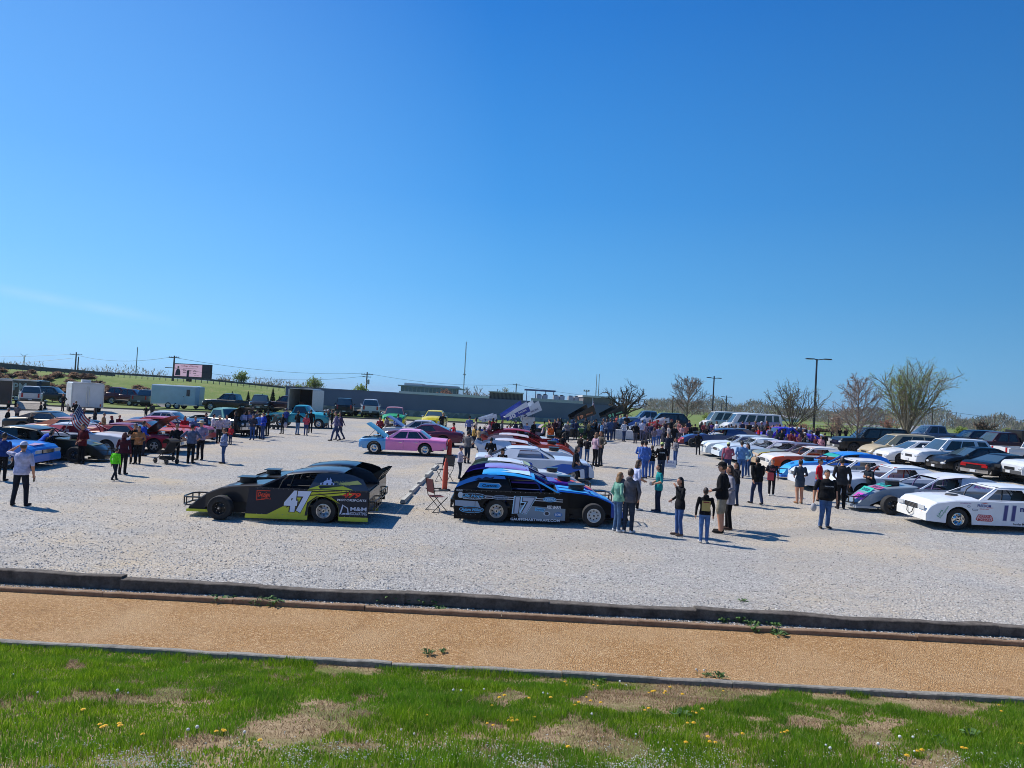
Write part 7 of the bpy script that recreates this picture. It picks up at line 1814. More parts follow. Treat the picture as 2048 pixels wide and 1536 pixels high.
def chair(px, py, rz, label, fab, h=.46):
    e = empty('folding_chair', at(px, py), R_(rz)); tag(e, label, 'chair')
    mb = MB(); mb.grid([[(x, y, h-.02*(1-abs(x)/.26)) for y in (-.22, 0, .22)] for x in (-.26, 0, .26)], fab); mb.build('seat', e)
    mb = MB(); mb.grid([[(x, -.24-.06*v, h+.12+.42*v) for v in (0, .5, 1)] for x in (-.27, 0, .27)], fab); mb.build('backrest', e)
    for s_ in (-1, 1):
        mb = MB(); mb.tube([(s_*.27, .24, 0), (s_*.27, -.2, h+.02), (s_*.27, -.31, h+.56)], .013, STEELB(), 6); mb.tube([(s_*.27, -.26, 0), (s_*.27, .22, h)], .013, STEELB(), 6); mb.tube([(s_*.27, .24, 0), (s_*.27, -.26, .0)], .012, STEELB(), 6); mb.build('leg', e, 60)
        mb = MB(); mb.box((s_*.29, -.02, h+.2), (.06, .5, .025), BLACK()); mb.build('armrest', e)
    return e
chair(873, 1022, -60, 'black-framed folding director chair with dark red seat behind the blue race car', mat('dark_red_canvas', (.09, .015, .02), .9))
chair(888, 964, 150, 'black fabric camp chair beside the orange traffic post', mat('black_canvas', (.015, .015, .018), .9), .5)
p = at(1340, 937); e = empty('yard_sign', p, .0); tag(e, 'small white lettered board standing on the gravel', 'sign')
mb = MB(); mb.box((0, 0, .24), (.62, .02, .36), mat('sign_white', (.72, .73, .76), .6)); mb.text('RAFFLE', (0, -.014, .32), (1, 0, 0), (0, 0, 1), .09, vinyl('4a5aa8'), .36, .02); mb.text('tickets here', (0, -.014, .18), (1, 0, 0), (0, 0, 1), .06, vinyl('7a86b8'), .4); mb.build('panel', e)
for s_ in (-1, 1):
    mb = MB(); mb.tube([(s_*.2, .0, 0), (s_*.2, .0, .1)], .01, STEELB(), 5); mb.build('leg', e)
p = at(1243, 879); e = empty('folding_table', p, R_(2)); tag(e, 'white-draped folding table among the crowd', 'table')
mb = MB(); mb.box((0, 0, .74), (1.9, .75, .04), mat('tablecloth_white', (.68, .69, .70), .8)); mb.build('table_top', e)
mb = MB(); mb.grid([[(x, -.385, z) for x in np.linspace(-.95, .95, 12)] for z in (.06, .74)], mat('tablecloth_white', (.68, .69, .70), .8)); mb.build('tablecloth', e)
for sx in (-1, 1):
    for sy in (-1, 1): mb = MB(); mb.tube([(sx*.85, sy*.3, 0), (sx*.85, sy*.3, .72)], .015, STEELB(), 5); mb.build('leg', e)
p = at(1166, 878); e = empty('drink_stand', p); tag(e, 'green and white stall frame left of the table', 'stall')
mb = MB(); mb.box((0, 0, .45), (.8, .5, .75), dull('6f9a5a')); mb.build('counter', e); mb = MB()
for sx in (-.5, .5): mb.tube([(sx, 0, 0), (sx, 0, 1.0)], .03, CAPW, 6)
mb.tube([(-.5, 0, 1), (.5, 0, 1)], .03, CAPW, 6); mb.build('frame', e)
p = at(1054, 878); mb = MB(); e = empty('display_board', p, R_(8)); mb.box((0, 0, .85), (1.0, .04, 1.55), mat('board_white', (.62, .64, .68), .6)); mb.build('panel', e); mb = MB(); mb.tube([(-.45, .05, 0), (-.45, .05, .9)], .02, STEELB(), 5); mb.tube([(.45, .05, 0), (.45, .05, .9)], .02, STEELB(), 5); mb.build('leg', e); tag(e, 'tall plain white board behind the dark red race car', 'board')
# flags
def flag(px, py, H, label, lean=(0, 0), drape=.6, size=(1.5, .8), depth=None):
    e = empty('flag', at(px, py) if depth is None else atd(px, depth)); tag(e, label, 'flag'); L = Vector((lean[0], lean[1], 1)).normalized()
    mb = MB(); mb.tube([(0, 0, 0), tuple(L*H)], .016, ALU(), 6); mb.build('pole', e)
    RDm, WHm, BLm = dull('a82434'), dull('d8d8d6'), dull('22306a'); mb = MB(); nx, nz = 14, 13
    def P(u, v):
        p = L*(H-.05-v*size[1]*(.7+.3*drape)); return p+Vector((u*size[0]*(1-drape), .07*math.sin(u*7+v*2), -u*size[0]*drape*.75))
    for i in range(nx):
        for k in range(nz):
            q = [P(i/nx, k/nz), P((i+1)/nx, k/nz), P((i+1)/nx, (k+1)/nz), P(i/nx, (k+1)/nz)]
            mb.face(q, BLm if (i < nx*.42 and k < 7) else (RDm if k % 2 == 0 else WHm))
    if drape < 1:
        for i in range(5):
            for k in range(4):
                c = P((i+.5)/nx, (k*1.6+.8)/nz)+Vector((0, -.01, 0)); mb.box(c, (.035, .004, .035), WHm)
    mb.build('cloth', e)
flag(104, 906, 2.5, 'stars and stripes flag hanging from a leaning pole by the white race car', (.42, .1), .62, (1.5, .9))
flag(1179, 874, 3.2, 'stars and stripes flag upright beside the black sprint car wing', (.03, 0), .85, (1.2, .7))
def stroller(px, py, h, label, m, sc=1):
    e = empty('stroller', at(px, py), R_(h)); tag(e, label, 'stroller'); e.scale = (sc,)*3
    mb = MB(); mb.grid([[(y, x, z) for x, z in ((.42, .42), (.1, .40), (-.18, .55), (-.3, .95))] for y in (-.22, .22)], m)
    for s_ in (-1, 1): mb.face([(s_*.22, .42, .42), (s_*.22, .1, .40), (s_*.22, -.18, .55), (s_*.22, .15, .62)], m)
    mb.build('seat', e); mb = MB(); mb.grid([[(y, -.28+.30*math.sin(a)*1.1, .78+.32*math.cos(a)) for a in (-1.0, -.4, .2, .8, 1.3)] for y in (-.23, -.1, .1, .23)], m); mb.build('hood', e, 60)
    mb = MB(); mb.box((0, -.05, .24), (.40, .5, .14), BLACK()); mb.build('basket', e)
    mb = MB()
    for s_ in (-1, 1): mb.tube([(s_*.25, .38, .12), (s_*.25, -.2, .6), (s_*.25, -.55, 1.02)], .015, STEELB(), 6); mb.tube([(s_*.25, -.38, .12), (s_*.25, .05, .5)], .015, STEELB(), 6)
    mb.tube([(-.25, -.55, 1.02), (.25, -.55, 1.02)], .018, STEELB(), 6); mb.build('frame', e, 60)
    for x in (-.25, .25):
        for y in (.38, -.38):
            w_ = empty('wheel', (x, y, .12), PI/2, e); a, b_ = wheel_me(.12, .05, .07, 'black'); link('tyre', a, w_); link('rim', b_, w_)
    return e
stroller(332, 927, 60, 'black baby stroller beside the red sports car', mat('stroller_black', (.02, .02, .024), .9))
stroller(543, 858, 70, 'dark stroller behind the turquoise pickup', mat('stroller_grey', (.07, .09, .10), .9))
stroller(1078, 884, 110, 'pinkish-grey hooded stroller behind the red race cars', mat('stroller_pink', (.34, .26, .30), .9), 1.15)
# every person: foot pixel, height in pixels, facing (0 right, 90 away, 180 left, 270 to the camera)
g1 = 'spectators in the middle of the lot'; g2 = 'spectators at the left'; g3 = 'spectators around the right row'; g4 = 'far crowd'
P = person
# nearest group
P(1233, 1063, 118, 20, 'woman in a sea-green sweater and jeans by the nose of the blue race car', '6fa08f', '4a6486', arms=('pocket', 'pocket'), hair='mid', hc='8a6a48', fem=True, near=True, shoes='d8d8da', group=g1)
P(1255, 1066, 128, 60, 'teenager in a grey hooded jacket and dark jeans beside the sea-green sweater', '56565e', '2c3442', arms=('pocket', 'pocket'), hc='3a2a20', near=True, hem=.84, hood=True, shoes='d0d0d2', group=g1)
P(1271, 1020, 100, 15, 'woman in a white tee and black leggings behind the grey hooded jacket', 'b8bfe0', '15151a', arms=('fwd', 'fwd'), hair='mid', hc='4a3626', sleeves='short', fem=True, near=True, shoes='c8c8ca', hem=.84, group=g1)
P(1315, 1024, 95, 185, 'woman in a teal tee with long black hair holding a drink', '1f8a8c', '20283c', arms=('fwd', 'fwd'), hair='long', hc='0e0c0e', sleeves='short', fem=True, near=True, hem=.80, shoes='3a4252', group=g1)
P(1357, 1071, 116, 195, 'woman with very long black hair in a black jacket, hand at her mouth', '1b1c20', '3f5a8c', arms=('mouth', 'fwd'), hair='long', hc='0b0a0c', fem=True, near=True, hem=.80, shoes='6a5a50', group=g1)
P(1407, 1086, 110, 85, 'boy in a black hoodie with a tan print on its back', '141418', '4a6a9c', arms=('down', 'down'), hc='2a1c14', near=True, hood=True, back=('#', 'b09a5a', .27, .32), shoes='b8b4b0', build=.95, group=g1)
P(1441, 1066, 141, 150, 'man in a black jacket, cap and khaki shorts with bare calves', '131418', '8c8474', arms=('fwd', 'pocket'), hat=('cap', '17171a'), legs='shorts', near=True, hem=.84, build=1.12, shoes='1a1a1c', group=g1)
P(1456, 1059, 128, 175, 'woman in a patterned grey tunic and black leggings behind the khaki shorts', '8a8a98', '141418', arms=('fwd', 'down'), hair='mid', hc='3a2a22', fem=True, near=True, hem=.70, shoes='4a3a34', group=g1)
P(1470, 1011, 86, 200, 'person in a black top behind the man in khaki shorts', '1b1c22', '22304a', arms=('mouth', 'down'), hc='3a2a22', hair='mid', near=True, group=g1)
P(1513, 1009, 94, 100, 'man in a black hooded jacket and navy jeans walking away', '131417', '273350', pose='walk', arms=('swb', 'swf'), hc='17130f', near=True, build=1.15, hem=.84, hood=True, group=g1)
P(1542, 991, 72, 260, 'boy in a dark printed tee looking down by the orange car', '25222a', '1e1e24', arms=('down', 'fwd'), hc='7a4a30', sleeves='short', near=True, chest=('RACE', 'b8606a', .22, .1), shoes='c8c0b8', group=g1)
P(1598, 1007, 88, 95, 'girl in an oversized grey tee with bare legs', '3c4450', '2a2e36', arms=('fwd', 'fwd'), hair='bun', hc='18120f', legs='bare', sleeves='short', fem=True, near=True, hem=.66, shoes='8a6a50', group=g1)
P(1636, 1002, 84, 320, 'boy in a bright red football jersey with white stripes', 'c01f2c', '2a50b0', arms=('down', 'down'), hc='17120f', sleeves='short', legs='shorts', near=True, group=g1)
P(1649, 1056, 116, 268, 'bearded man in a black tee and jeans walking toward the camera', '121317', '44608a', pose='hip', arms=('down', 'bag'), hc='17120f', sleeves='short', near=True, build=1.42, hem=.84, chest=('DIRT CARS', 'b8bac0', .26, .035), skin='b98468', group=g1)
P(1681, 1018, 102, 80, 'tall man in a charcoal jacket and black trousers seen from behind', '2a2b2f', '141418', arms=('fwd', 'down'), hc='15100e', near=True, build=1.05, hem=.82, group=g1)
P(1704, 1006, 46, 150, 'person in black crouching beside the man in the charcoal jacket', '131317', '16161c', pose='crouch', arms=('fwd', 'fwd'), hc='4a3a2c', near=True, group=g1)
P(1744, 1008, 78, 190, 'heavyset man with crossed arms leaning on the pale grey race car', '1d2630', '3a5478', pose='lean', arms=('cross', 'cross'), hc='5a4a3c', hair='short', sleeves='short', near=True, build=1.25, off=(.0, .1), group=g1)
P(1454, 953, 68, 80, 'man in a red white and blue shirt and pale green cap before the white cars', 'a85a6a', '2c3a5c', arms=('down', 'fwd'), hat=('cap', 'b8c48a'), build=1.1, group=g1)
P(1481, 956, 74, 85, 'man in a light denim jacket with back to the camera', '5f86b4', '3a5a8c', arms=('fwd', 'fwd'), hc='2a2018', build=1.05, group=g1)
P(1494, 953, 65, 200, 'woman in a pale blue zip top beside the denim jacket', '6f94a8', '2f4a72', arms=('pocket', 'pocket'), hair='mid', hc='3a2a20', fem=True, group=g1, shoes='d0d0d0')
P(1281, 953, 71, 60, 'man in blue overalls, farther of the overalls pair', '3f62a8', '34528f', arms=('fwd', 'pocket'), hat=('cap', '2a2a30'), group=g1)
P(1289, 957, 75, 120, 'man in blue denim overalls with dark cap, nearer of the pair', '4a6cb4', '3a5a9c', arms=('fwd', 'down'), hat=('cap', '26262c'), build=1.1, group=g1)
P(1302, 955, 64, 100, 'woman in a black hoodie with a round pale print on the back', '141417', '4a70ac', arms=('fwd', 'fwd'), hair='short', hc='4a3424', hood=True, back=('O', 'a8a28a', .17, .17), fem=True, group=g1)
P(1321, 957, 72, 85, 'man in a black tee with white back lettering and lime cap', '131316', '28334a', arms=('fwd', 'down'), hat=('cap', 'a8b870'), sleeves='short', back=('CRAPPIE', 'c8d0d4', .26, .06), build=1.1, group=g1)
P(1334, 922, 56, 250, 'man in a navy tee standing behind the small white board', '1c2436', '262a34', arms=('down', 'down'), hc='8a7a6a', sleeves='short', group=g1)
P(1350, 930, 54, 200, 'woman in a grey top and jeans right of the small white board', '6a6a74', '3a5484', arms=('fwd', 'fwd'), hair='mid', hc='4a382a', fem=True, group=g1)
P(1189, 933, 68, 30, 'woman in a pink sweater and black flared trousers', 'b89aa8', '17171d', arms=('fwd', 'fwd'), hair='mid', hc='7a5a40', fem=True, group=g1)
P(1200, 932, 70, 200, 'young man in an olive shirt beside the pink sweater', '5a564e', '2c323e', arms=('hip', 'down'), hc='4a3626', group=g1)
P(1159, 922, 54, 30, 'man in a black jacket left of the pink sweater', '1b1a1a', '4a6890', arms=('fwd', 'fwd'), hc='1a1512', build=1.15, group=g1)
P(1173, 924, 50, 60, 'person in a dark top and jeans between the black jacket and pink sweater', '232026', '3f6088', arms=('fwd', 'fwd'), hc='1a1512', group=g1)
P(1148, 976, 62, 340, 'man with sunglasses sitting on the hood of the white and blue race car', '26262c', '32486c', pose='sit', arms=('lap', 'lap'), hair='mid', hc='1a1412', sleeves='short', seat=.36, pts=1.33, off=(0, .0), group=g1)
P(1123, 913, 44, 60, 'man in a black tee carrying a bright blue bag', '17171b', '2c62a8', arms=('fwd', 'down'), hc='2a1d16', sleeves='short', group=g1)
P(1108, 914, 44, 80, 'person in a blue denim jacket beside the black tee', '3258a0', '2a4a86', arms=('fwd', 'fwd'), hc='2a1d16', group=g1)
P(1094, 921, 40, 40, 'person in a red and blue striped top leaning over the white race car', '9a4a6a', '2c4a80', pose='lean', arms=('reach', 'reach'), hc='3a2a20', group=g1)
P(933, 927, 65, 60, 'large man in a grey tee behind the orange traffic post', '6a6668', '26303f', arms=('fwd', 'hip'), hc='2a1d16', sleeves='short', build=1.28, group=g1)
P(918, 958, 66, 350, 'man in a white tee and cap by the tail of the blue race car', 'b4aebc', '2a3444', pose='hip', arms=('fwd', 'reach'), hat=('cap', '5a5468'), sleeves='short', build=1.12, group=g1)
P(979, 942, 67, 85, 'man in a black tee seen from behind among the central row', '16161a', '1c2230', arms=('fwd', 'fwd'), hc='1a1310', sleeves='short', build=1.05, group=g1)
P(972, 968, 68, 60, 'grey-haired person in a pale shirt between two race cars', 'a8a0b4', '30343e', pose='lean', arms=('reach', 'fwd'), hair='mid', hc='6a6460', group=g1)
P(1002, 966, 68, 260, 'person in a black broad hat taking a photo between the race cars', '1a1a1f', '22242c', arms=('phone', 'phone'), hat=('brim', '15151a'), hair='mid', hc='2a1d16', group=g1)
P(961, 975, 60, 30, 'white-haired person in a checked shirt bending near the purple race car', 'b8b4bc', '2c2c34', pose='bend', arms=('reach', 'reach'), hair='mid', hc='c8c4bc', group=g1)
# around the pink sedan
P(758, 879, 45, 280, 'woman in a red top behind the raised hood of the pink sedan', '9a3440', '26282e', arms=('fwd', 'fwd'), hair='mid', hc='5a3a2a', fem=True, group=g1)
P(772, 876, 44, 330, 'woman in a pale top and dark trousers behind the pink sedan hood', 'b8a8a4', '1e1e24', arms=('fwd', 'fwd'), hair='mid', hc='3a2a20', fem=True, group=g1)
P(794, 874, 46, 100, 'man in a blue shirt left of the green and yellow truck', '3a5a9c', '2a3a5a', arms=('down', 'fwd'), hc='2a1d16', build=1.1, group=g1)
P(882, 866, 40, 300, 'man in black leaning at the open door of the yellow coupe', '18181c', '1c1c22', pose='lean', arms=('reach', 'fwd'), hc='5a4634', group=g1)
P(860, 884, 38, 0, 'dark-haired man in black behind the pink sedan roof', '1a1a20', '22242c', arms=('fwd', 'fwd'), hc='1a1310', group=g1)
P(877, 886, 37, 200, 'person in a blue top behind the maroon fastback', '3a4c7a', '22242c', arms=('fwd', 'fwd'), hc='2a1d16', group=g1)
P(906, 893, 47, 200, 'man in a red shirt and dark cap near the yellow coupe', 'a82030', '2a2228', arms=('fwd', 'reach'), hat=('cap', '2a1a1a'), sleeves='short', group=g1)
P(937, 877, 45, 95, 'man in a blue and white checked shirt right of the yellow coupe', '6a74a4', '22283a', arms=('down', 'down'), hat=('cap', '1a1a20'), build=1.05, group=g1)
P(950, 880, 44, 190, 'woman in a beige top behind the kid in yellow', 'a8988a', '2a2a32', arms=('fwd', 'fwd'), hair='long', hc='1f1612', fem=True, group=g1)
P(946, 896, 46, 20, 'kid in a mustard tee in front of the dark red race car tail', 'b08e4a', '22283a', arms=('down', 'fwd'), hc='1f1612', sleeves='short', group=g1)
P(957, 901, 48, 60, 'person in a tan jacket next to the mustard tee', 'b89a70', '2c3a5c', arms=('fwd', 'fwd'), hc='3a2a20', hair='mid', group=g1)
P(966, 906, 52, 60, 'person in a black and white checked flannel shirt', '5a5a60', '2a2a30', arms=('fwd', 'fwd'), hc='17120f', group=g1)
P(977, 893, 52, 180, 'woman in a pinkish top beside the winged cars', 'a8889a', '3a3a48', arms=('phone', 'fwd'), hair='mid', hc='6a4a34', fem=True, group=g1)
P(990, 888, 50, 90, 'man in black beneath the blue number 30 wing', '17171b', '1c1c22', arms=('fwd', 'fwd'), hc='17120f', group=g1)
P(1019, 896, 46, 200, 'man in a maroon shirt behind the dark red race car', '7a1e28', '2a2228', arms=('fwd', 'fwd'), hc='17120f', sleeves='short', group=g1)
P(1041, 892, 38, 100, 'person in a black tee at the dark red race car roof', '1c1c20', '1c1c22', arms=('fwd', 'fwd'), hc='2a1d16', group=g1)
P(1052, 886, 40, 250, 'person in a blue checked shirt before the plain white board', '7a86b0', '2c3a5c', arms=('fwd', 'fwd'), hc='2a1d16', group=g1)
P(1087, 880, 38, 80, 'child in a fluorescent lime vest in the central crowd', 'a4e02a', '22242c', arms=('fwd', 'fwd'), hc='2a1d16', group=g1)
P(1097, 884, 45, 200, 'man in a black tee beside the lime vest', '19191d', '1e1e26', arms=('up', 'fwd'), hc='3a2a20', sleeves='short', group=g1)
P(1100, 895, 46, 300, 'woman in a bright orange top in the central crowd', 'd0602a', '4a2a26', arms=('fwd', 'fwd'), hair='mid', hc='3a241a', fem=True, group=g1)
P(1108, 880, 42, 260, 'person in dark maroon behind the orange top', '3a1c26', '22222a', arms=('fwd', 'fwd'), hc='2a1d16', group=g1)
P(1115, 878, 42, 230, 'person in grey right of the dark maroon top', '6a5c68', '22222a', arms=('mouth', 'fwd'), hair='mid', hc='2a1d16', group=g1)
# left area
P(38, 1012, 128, 98, 'man in a white polo and cap walking away at the left', 'b4b6d4', '20242f', pose='wide', arms=('up', 'down'), hat=('cap', 'c4c8dc'), sleeves='short', build=1.12, hem=.86, near=True, hc='4a3a30', group=g2)
P(2, 962, 96, 100, 'person in dark blue clothes cut by the left frame edge', '1e3a7a', '17181d', arms=('down', 'down'), hc='2a1d16', near=True, group=g2)
P(78, 925, 66, 60, 'man in a bright blue shirt bending behind the blue race car hood', '2a5ac0', '2a3a5a', pose='bend', arms=('reach', 'reach'), hc='5a4a40', build=1.1, group=g2)
P(97, 926, 62, 85, 'man in a black tee behind the nose of the blue race car', '141418', '1a1a20', arms=('fwd', 'fwd'), hc='17120f', sleeves='short', build=1.1, group=g2)
P(162, 928, 80, 250, 'man in a maroon jacket and black trousers before the race car numbered 0', '5c1820', '131318', arms=('fwd', 'pocket'), hc='4a382c', hem=.80, build=1.05, near=True, group=g2)
P(228, 961, 65, 80, 'child in a fluorescent lime vest at the left', '6fe02a', '1f2430', pose='walk', arms=('down', 'down'), hc='2a1d16', group=g2, near=True, shoes='2a2a30')
P(244, 949, 84, 95, 'woman in a dark maroon hoodie with reddish hair beside the lime vest child', '451a28', '17171d', arms=('down', 'down'), hair='mid', hc='5a2a24', fem=True, hood=True, build=1.1, near=True, group=g2)
P(266, 927, 80, 300, 'man in black with a tan garment over his shoulder', '17171b', '131318', arms=('cross', 'mouth'), hc='2a1d16', near=True, group=g2)
P(274, 928, 76, 280, 'person in a tan jacket half behind the man in black', 'a8724a', '17171c', arms=('fwd', 'cross'), hc='3a2a20', group=g2)
P(283, 912, 70, 60, 'person in a royal blue top behind the tan garment', '2446b0', '22283a', arms=('fwd', 'fwd'), hc='4a2a1c', group=g2)
P(350, 922, 74, 300, 'man in a black polo beside the black baby stroller', '1a1c22', '17171c', arms=('fwd', 'down'), hc='3a2c22', hair='short', build=1.05, near=True, group=g2)
P(380, 927, 78, 92, 'man in a grey tee with hands on hips, back to the camera', '56607a', '131318', arms=('hip', 'hip'), hat=('cap', '1f2a44'), sleeves='short', build=1.15, near=True, group=g2)
P(399, 920, 78, 265, 'man in a pink-grey shirt and straw hat facing the camera', '9a8aa4', '1a1a22', arms=('fwd', 'fwd'), hat=('brim', 'b8a890'), build=1.1, near=True, group=g2)
P(446, 927, 70, 200, 'heavyset woman in a grey-blue blouse and jeans at the left group', '7a86a8', '35507c', arms=('fwd', 'hip'), hair='short', hc='5a3a2c', fem=True, build=1.28, near=True, group=g2)
P(460, 890, 40, 250, 'child in a red shirt behind the grey-blue blouse', 'b02a34', '2a3a5a', arms=('fwd', 'fwd'), hc='2a1d16', group=g2)
P(436, 886, 54, 320, 'man in a white shirt and dark vest with a straw hat', 'b8a8b8', '22222a', arms=('fwd', 'fwd'), hat=('brim', 'a89a8c'), group=g2)
P(451, 882, 52, 290, 'woman in a white blouse behind the straw hat man', 'c0b8c4', '22222a', arms=('fwd', 'fwd'), hc='2a1d16', hair='mid', fem=True, group=g2)
P(388, 885, 52, 300, 'man in a pale denim shirt behind the straw hat', '5a7aa0', '2a3a5a', arms=('fwd', 'down'), hc='8a7a6a', group=g2)
P(291, 839, 27, 300, 'person in black in front of the grey trailer', '19191d', '1c1c22', arms=('fwd', 'fwd'), hc='8a6a4a', hair='mid', group=g2)
P(303, 838, 31, 120, 'man in camouflage in front of the grey trailer', '3a3c36', '26282a', arms=('fwd', 'down'), hc='2a1d16', group=g2)
P(13, 866, 50, 20, 'grey-haired man in a black jacket at the far left', '131316', '3a5478', arms=('pocket', 'pocket'), hc='8a8484', build=1.1, hem=.84, group=g2)
P(33, 846, 38, 280, 'person in a striped shirt behind the black muscle car', '6a6468', '2a2c34', arms=('fwd', 'fwd'), hc='5a4636', group=g2)
P(80, 842, 38, 200, 'person in a black hoodie behind the roof of the black muscle car', '131317', '1a1a20', arms=('fwd', 'fwd'), hc='2a1d16', group=g2)
P(125, 823, 36, 250, 'man in black standing left of the white trailer', '131317', '17171c', arms=('hip', 'fwd'), hc='17120f', group=g2)
P(144, 862, 42, 80, 'woman in a pink blouse by the stars and stripes flag', 'b890a8', '3a3a48', arms=('fwd', 'fwd'), hair='short', hc='1f1612', fem=True, group=g2)
P(160, 860, 44, 0, 'man in navy leaning near the pink blouse', '1c2030', '1c2230', pose='lean', arms=('fwd', 'reach'), hc='17120f', group=g2)
P(188, 862, 46, 200, 'woman with long hair in a dark top in front of the white trailer', '2a2428', '1c1c22', arms=('fwd', 'fwd'), hair='long', hc='3a2a20', fem=True, group=g2)
P(163, 878, 44, 60, 'grey-haired person behind the roof of the race car numbered 0', '4a4a54', '22222a', arms=('fwd', 'fwd'), hc='8a8078', group=g2)
P(176, 876, 42, 90, 'person in a grey cap behind the race car numbered 0', '3a3c46', '22222a', arms=('fwd', 'fwd'), hat=('cap', '5a5a60'), group=g2)
# middle-left group by the turquoise truck
P(485, 873, 52, 60, 'man in a white shirt and dark trousers at the left of the standing group', 'b8b4d4', '1a1a22', arms=('fwd', 'fwd'), hc='2a1d16', build=1.1, group=g2)
P(496, 873, 52, 250, 'man in a lavender shirt in the standing group', '8a84ac', '1c1c26', arms=('fwd', 'cross'), hc='17120f', build=1.1, group=g2)
P(504, 880, 52, 270, 'man in a cap, dark tee and blue jeans in the standing group', '3a3a48', '2c4a80', arms=('fwd', 'fwd'), hat=('cap', '4a4a58'), group=g2)
P(516, 876, 50, 80, 'man in a light blue shirt in the standing group', '4a7ac4', '1c2230', arms=('fwd', 'fwd'), hc='17120f', group=g2)
P(525, 879, 54, 230, 'person in a royal blue hoodie at the right of the standing group', '2440a8', '2f4470', arms=('fwd', 'down'), hc='17120f', hood=True, build=1.1, group=g2)
P(492, 866, 50, 280, 'grey-haired man behind the standing group', '4a4a5a', '1c1c26', arms=('fwd', 'fwd'), hc='7a706a', group=g2)
P(504, 864, 50, 280, 'dark-haired man behind the standing group', '26262e', '1c1c26', arms=('fwd', 'fwd'), hc='2a1d16', group=g2)
P(476, 862, 48, 60, 'man in black behind the raised black hood', '15151a', '1c1c26', arms=('fwd', 'fwd'), hc='17120f', group=g2)
P(564, 868, 40, 250, 'woman in a black top and leggings with a pale bag before the turquoise pickup', '19191e', '22222c', arms=('bag', 'fwd'), hair='mid', hc='3a2418', fem=True, group=g2)
P(571, 855, 38, 80, 'man in a blue patterned shirt at the bed of the turquoise pickup', '2c3f86', '2a3a5a', arms=('fwd', 'fwd'), hat=('cap', '20305c'), group=g2)
P(594, 870, 48, 60, 'man in a black hoodie and pale jeans by the turquoise pickup', '18181c', '5c7a9c', arms=('fwd', 'reach'), hc='17120f', hood=True, build=1.08, group=g2)
P(611, 871, 43, 95, 'girl in a coral pink top by the turquoise pickup', 'd0505c', '3a4a74', arms=('fwd', 'fwd'), hc='6a4a38', hair='mid', fem=True, group=g2)
P(620, 866, 47, 120, 'man in a black jacket right of the coral pink top', '15151a', '15151c', arms=('up', 'down'), hc='17120f', hem=.82, group=g2)
P(647, 857, 37, 10, 'man in a white cap and jeans at the nose of the turquoise pickup', '26262c', '3f5c84', arms=('reach', 'fwd'), hat=('cap', 'd0d0d0'), group=g2)
P(655, 857, 38, 230, 'person in grey trousers behind the white cap', '3a3a40', '8a8890', arms=('fwd', 'fwd'), hat=('cap', 'b8b8b8'), group=g2)
P(663, 858, 38, 190, 'man in black pointing beside the turquoise pickup', '17171b', '1c1c22', arms=('reach', 'fwd'), hc='17120f', group=g2)
P(671, 882, 59, 195, 'man in a purple-grey shirt walking left across the gravel', '5f5a7c', '3a4566', pose='walk', arms=('swb', 'swf'), hc='3a2c24', group=g2, near=True)
P(680, 880, 56, 195, 'dark-haired woman walking behind the purple-grey shirt', '4a3f5c', '343c58', pose='walk', arms=('swf', 'swb'), hair='long', hc='17120f', fem=True, group=g2)
# crowd by the table and the right row
P(1212, 880, 42, 80, 'woman in a pale top left of the white table', '9a94a0', '3a4a6a', arms=('fwd', 'fwd'), hair='mid', hc='6a4a34', fem=True, group=g4)
P(1219, 881, 44, 95, 'man in denim with back to the camera left of the white table', '3f5478', '2f4468', arms=('fwd', 'fwd'), hc='5a4636', build=1.1, group=g4)
P(1226, 880, 42, 80, 'person in a grey jacket at the white table', '4a4a58', '2a3a5a', arms=('fwd', 'fwd'), hc='2a1d16', group=g4)
P(1240, 870, 40, 260, 'man in a blue-grey shirt standing behind the white table', '5a7890', '2a3a5a', arms=('fwd', 'fwd'), hc='7a6a5a', build=1.1, group=g4)
P(1283, 882, 42, 85, 'man in a white tee right of the black motorcycle', 'c4c4d8', '5a5a70', arms=('fwd', 'down'), hc='2a1d16', sleeves='short', group=g4)
P(1292, 884, 38, 120, 'person in a pinkish-grey top beside the white tee', '8a7484', '4a4a5c', arms=('fwd', 'fwd'), hc='3a2a20', hair='mid', group=g4)
P(1307, 893, 38, 90, 'woman in a grey tank top and jeans in the far crowd', '7a6a74', '3a5a94', arms=('fwd', 'fwd'), hair='mid', hc='5a4030', fem=True, group=g4)
P(1316, 892, 40, 100, 'man in a lavender shirt and jeans in the far crowd', '8a84a4', '3a5a94', arms=('fwd', 'fwd'), hc='2a1d16', group=g4)
P(1336, 884, 34, 200, 'woman in a light grey top behind the navy tee', 'a09a9c', '4a4a58', arms=('fwd', 'fwd'), hair='mid', hc='6a4c38', fem=True, group=g4)
P(1347, 892, 42, 100, 'man in a black jacket left of the pink tops', '15151a', '1c1c24', arms=('fwd', 'fwd'), hc='4a3828', build=1.1, hem=.84, group=g4)
P(1362, 884, 34, 250, 'person in a pale pink top in the far crowd', 'c0949a', '4a4a58', arms=('fwd', 'fwd'), hc='4a3828', group=g4)
P(1370, 884, 36, 100, 'person in a salmon pink tee in the far crowd', 'c87a70', '4a4454', arms=('fwd', 'fwd'), hc='4a3828', sleeves='short', group=g4)
P(1382, 883, 34, 80, 'person in black left of the dark pair behind the blue coupe', '15151a', '1a1a22', arms=('fwd', 'fwd'), hc='17120f', group=g4)
P(1389, 884, 36, 100, 'taller of the dark pair behind the blue coupe', '1c1a20', '1c1c22', arms=('fwd', 'fwd'), hc='17120f', group=g4)
P(1395, 910, 46, 80, 'man in a black hooded jacket beside the leading white race car', '141418', '22242c', pose='hip', arms=('pocket', 'pocket'), hc='17120f', hood=True, hem=.82, group=g4)
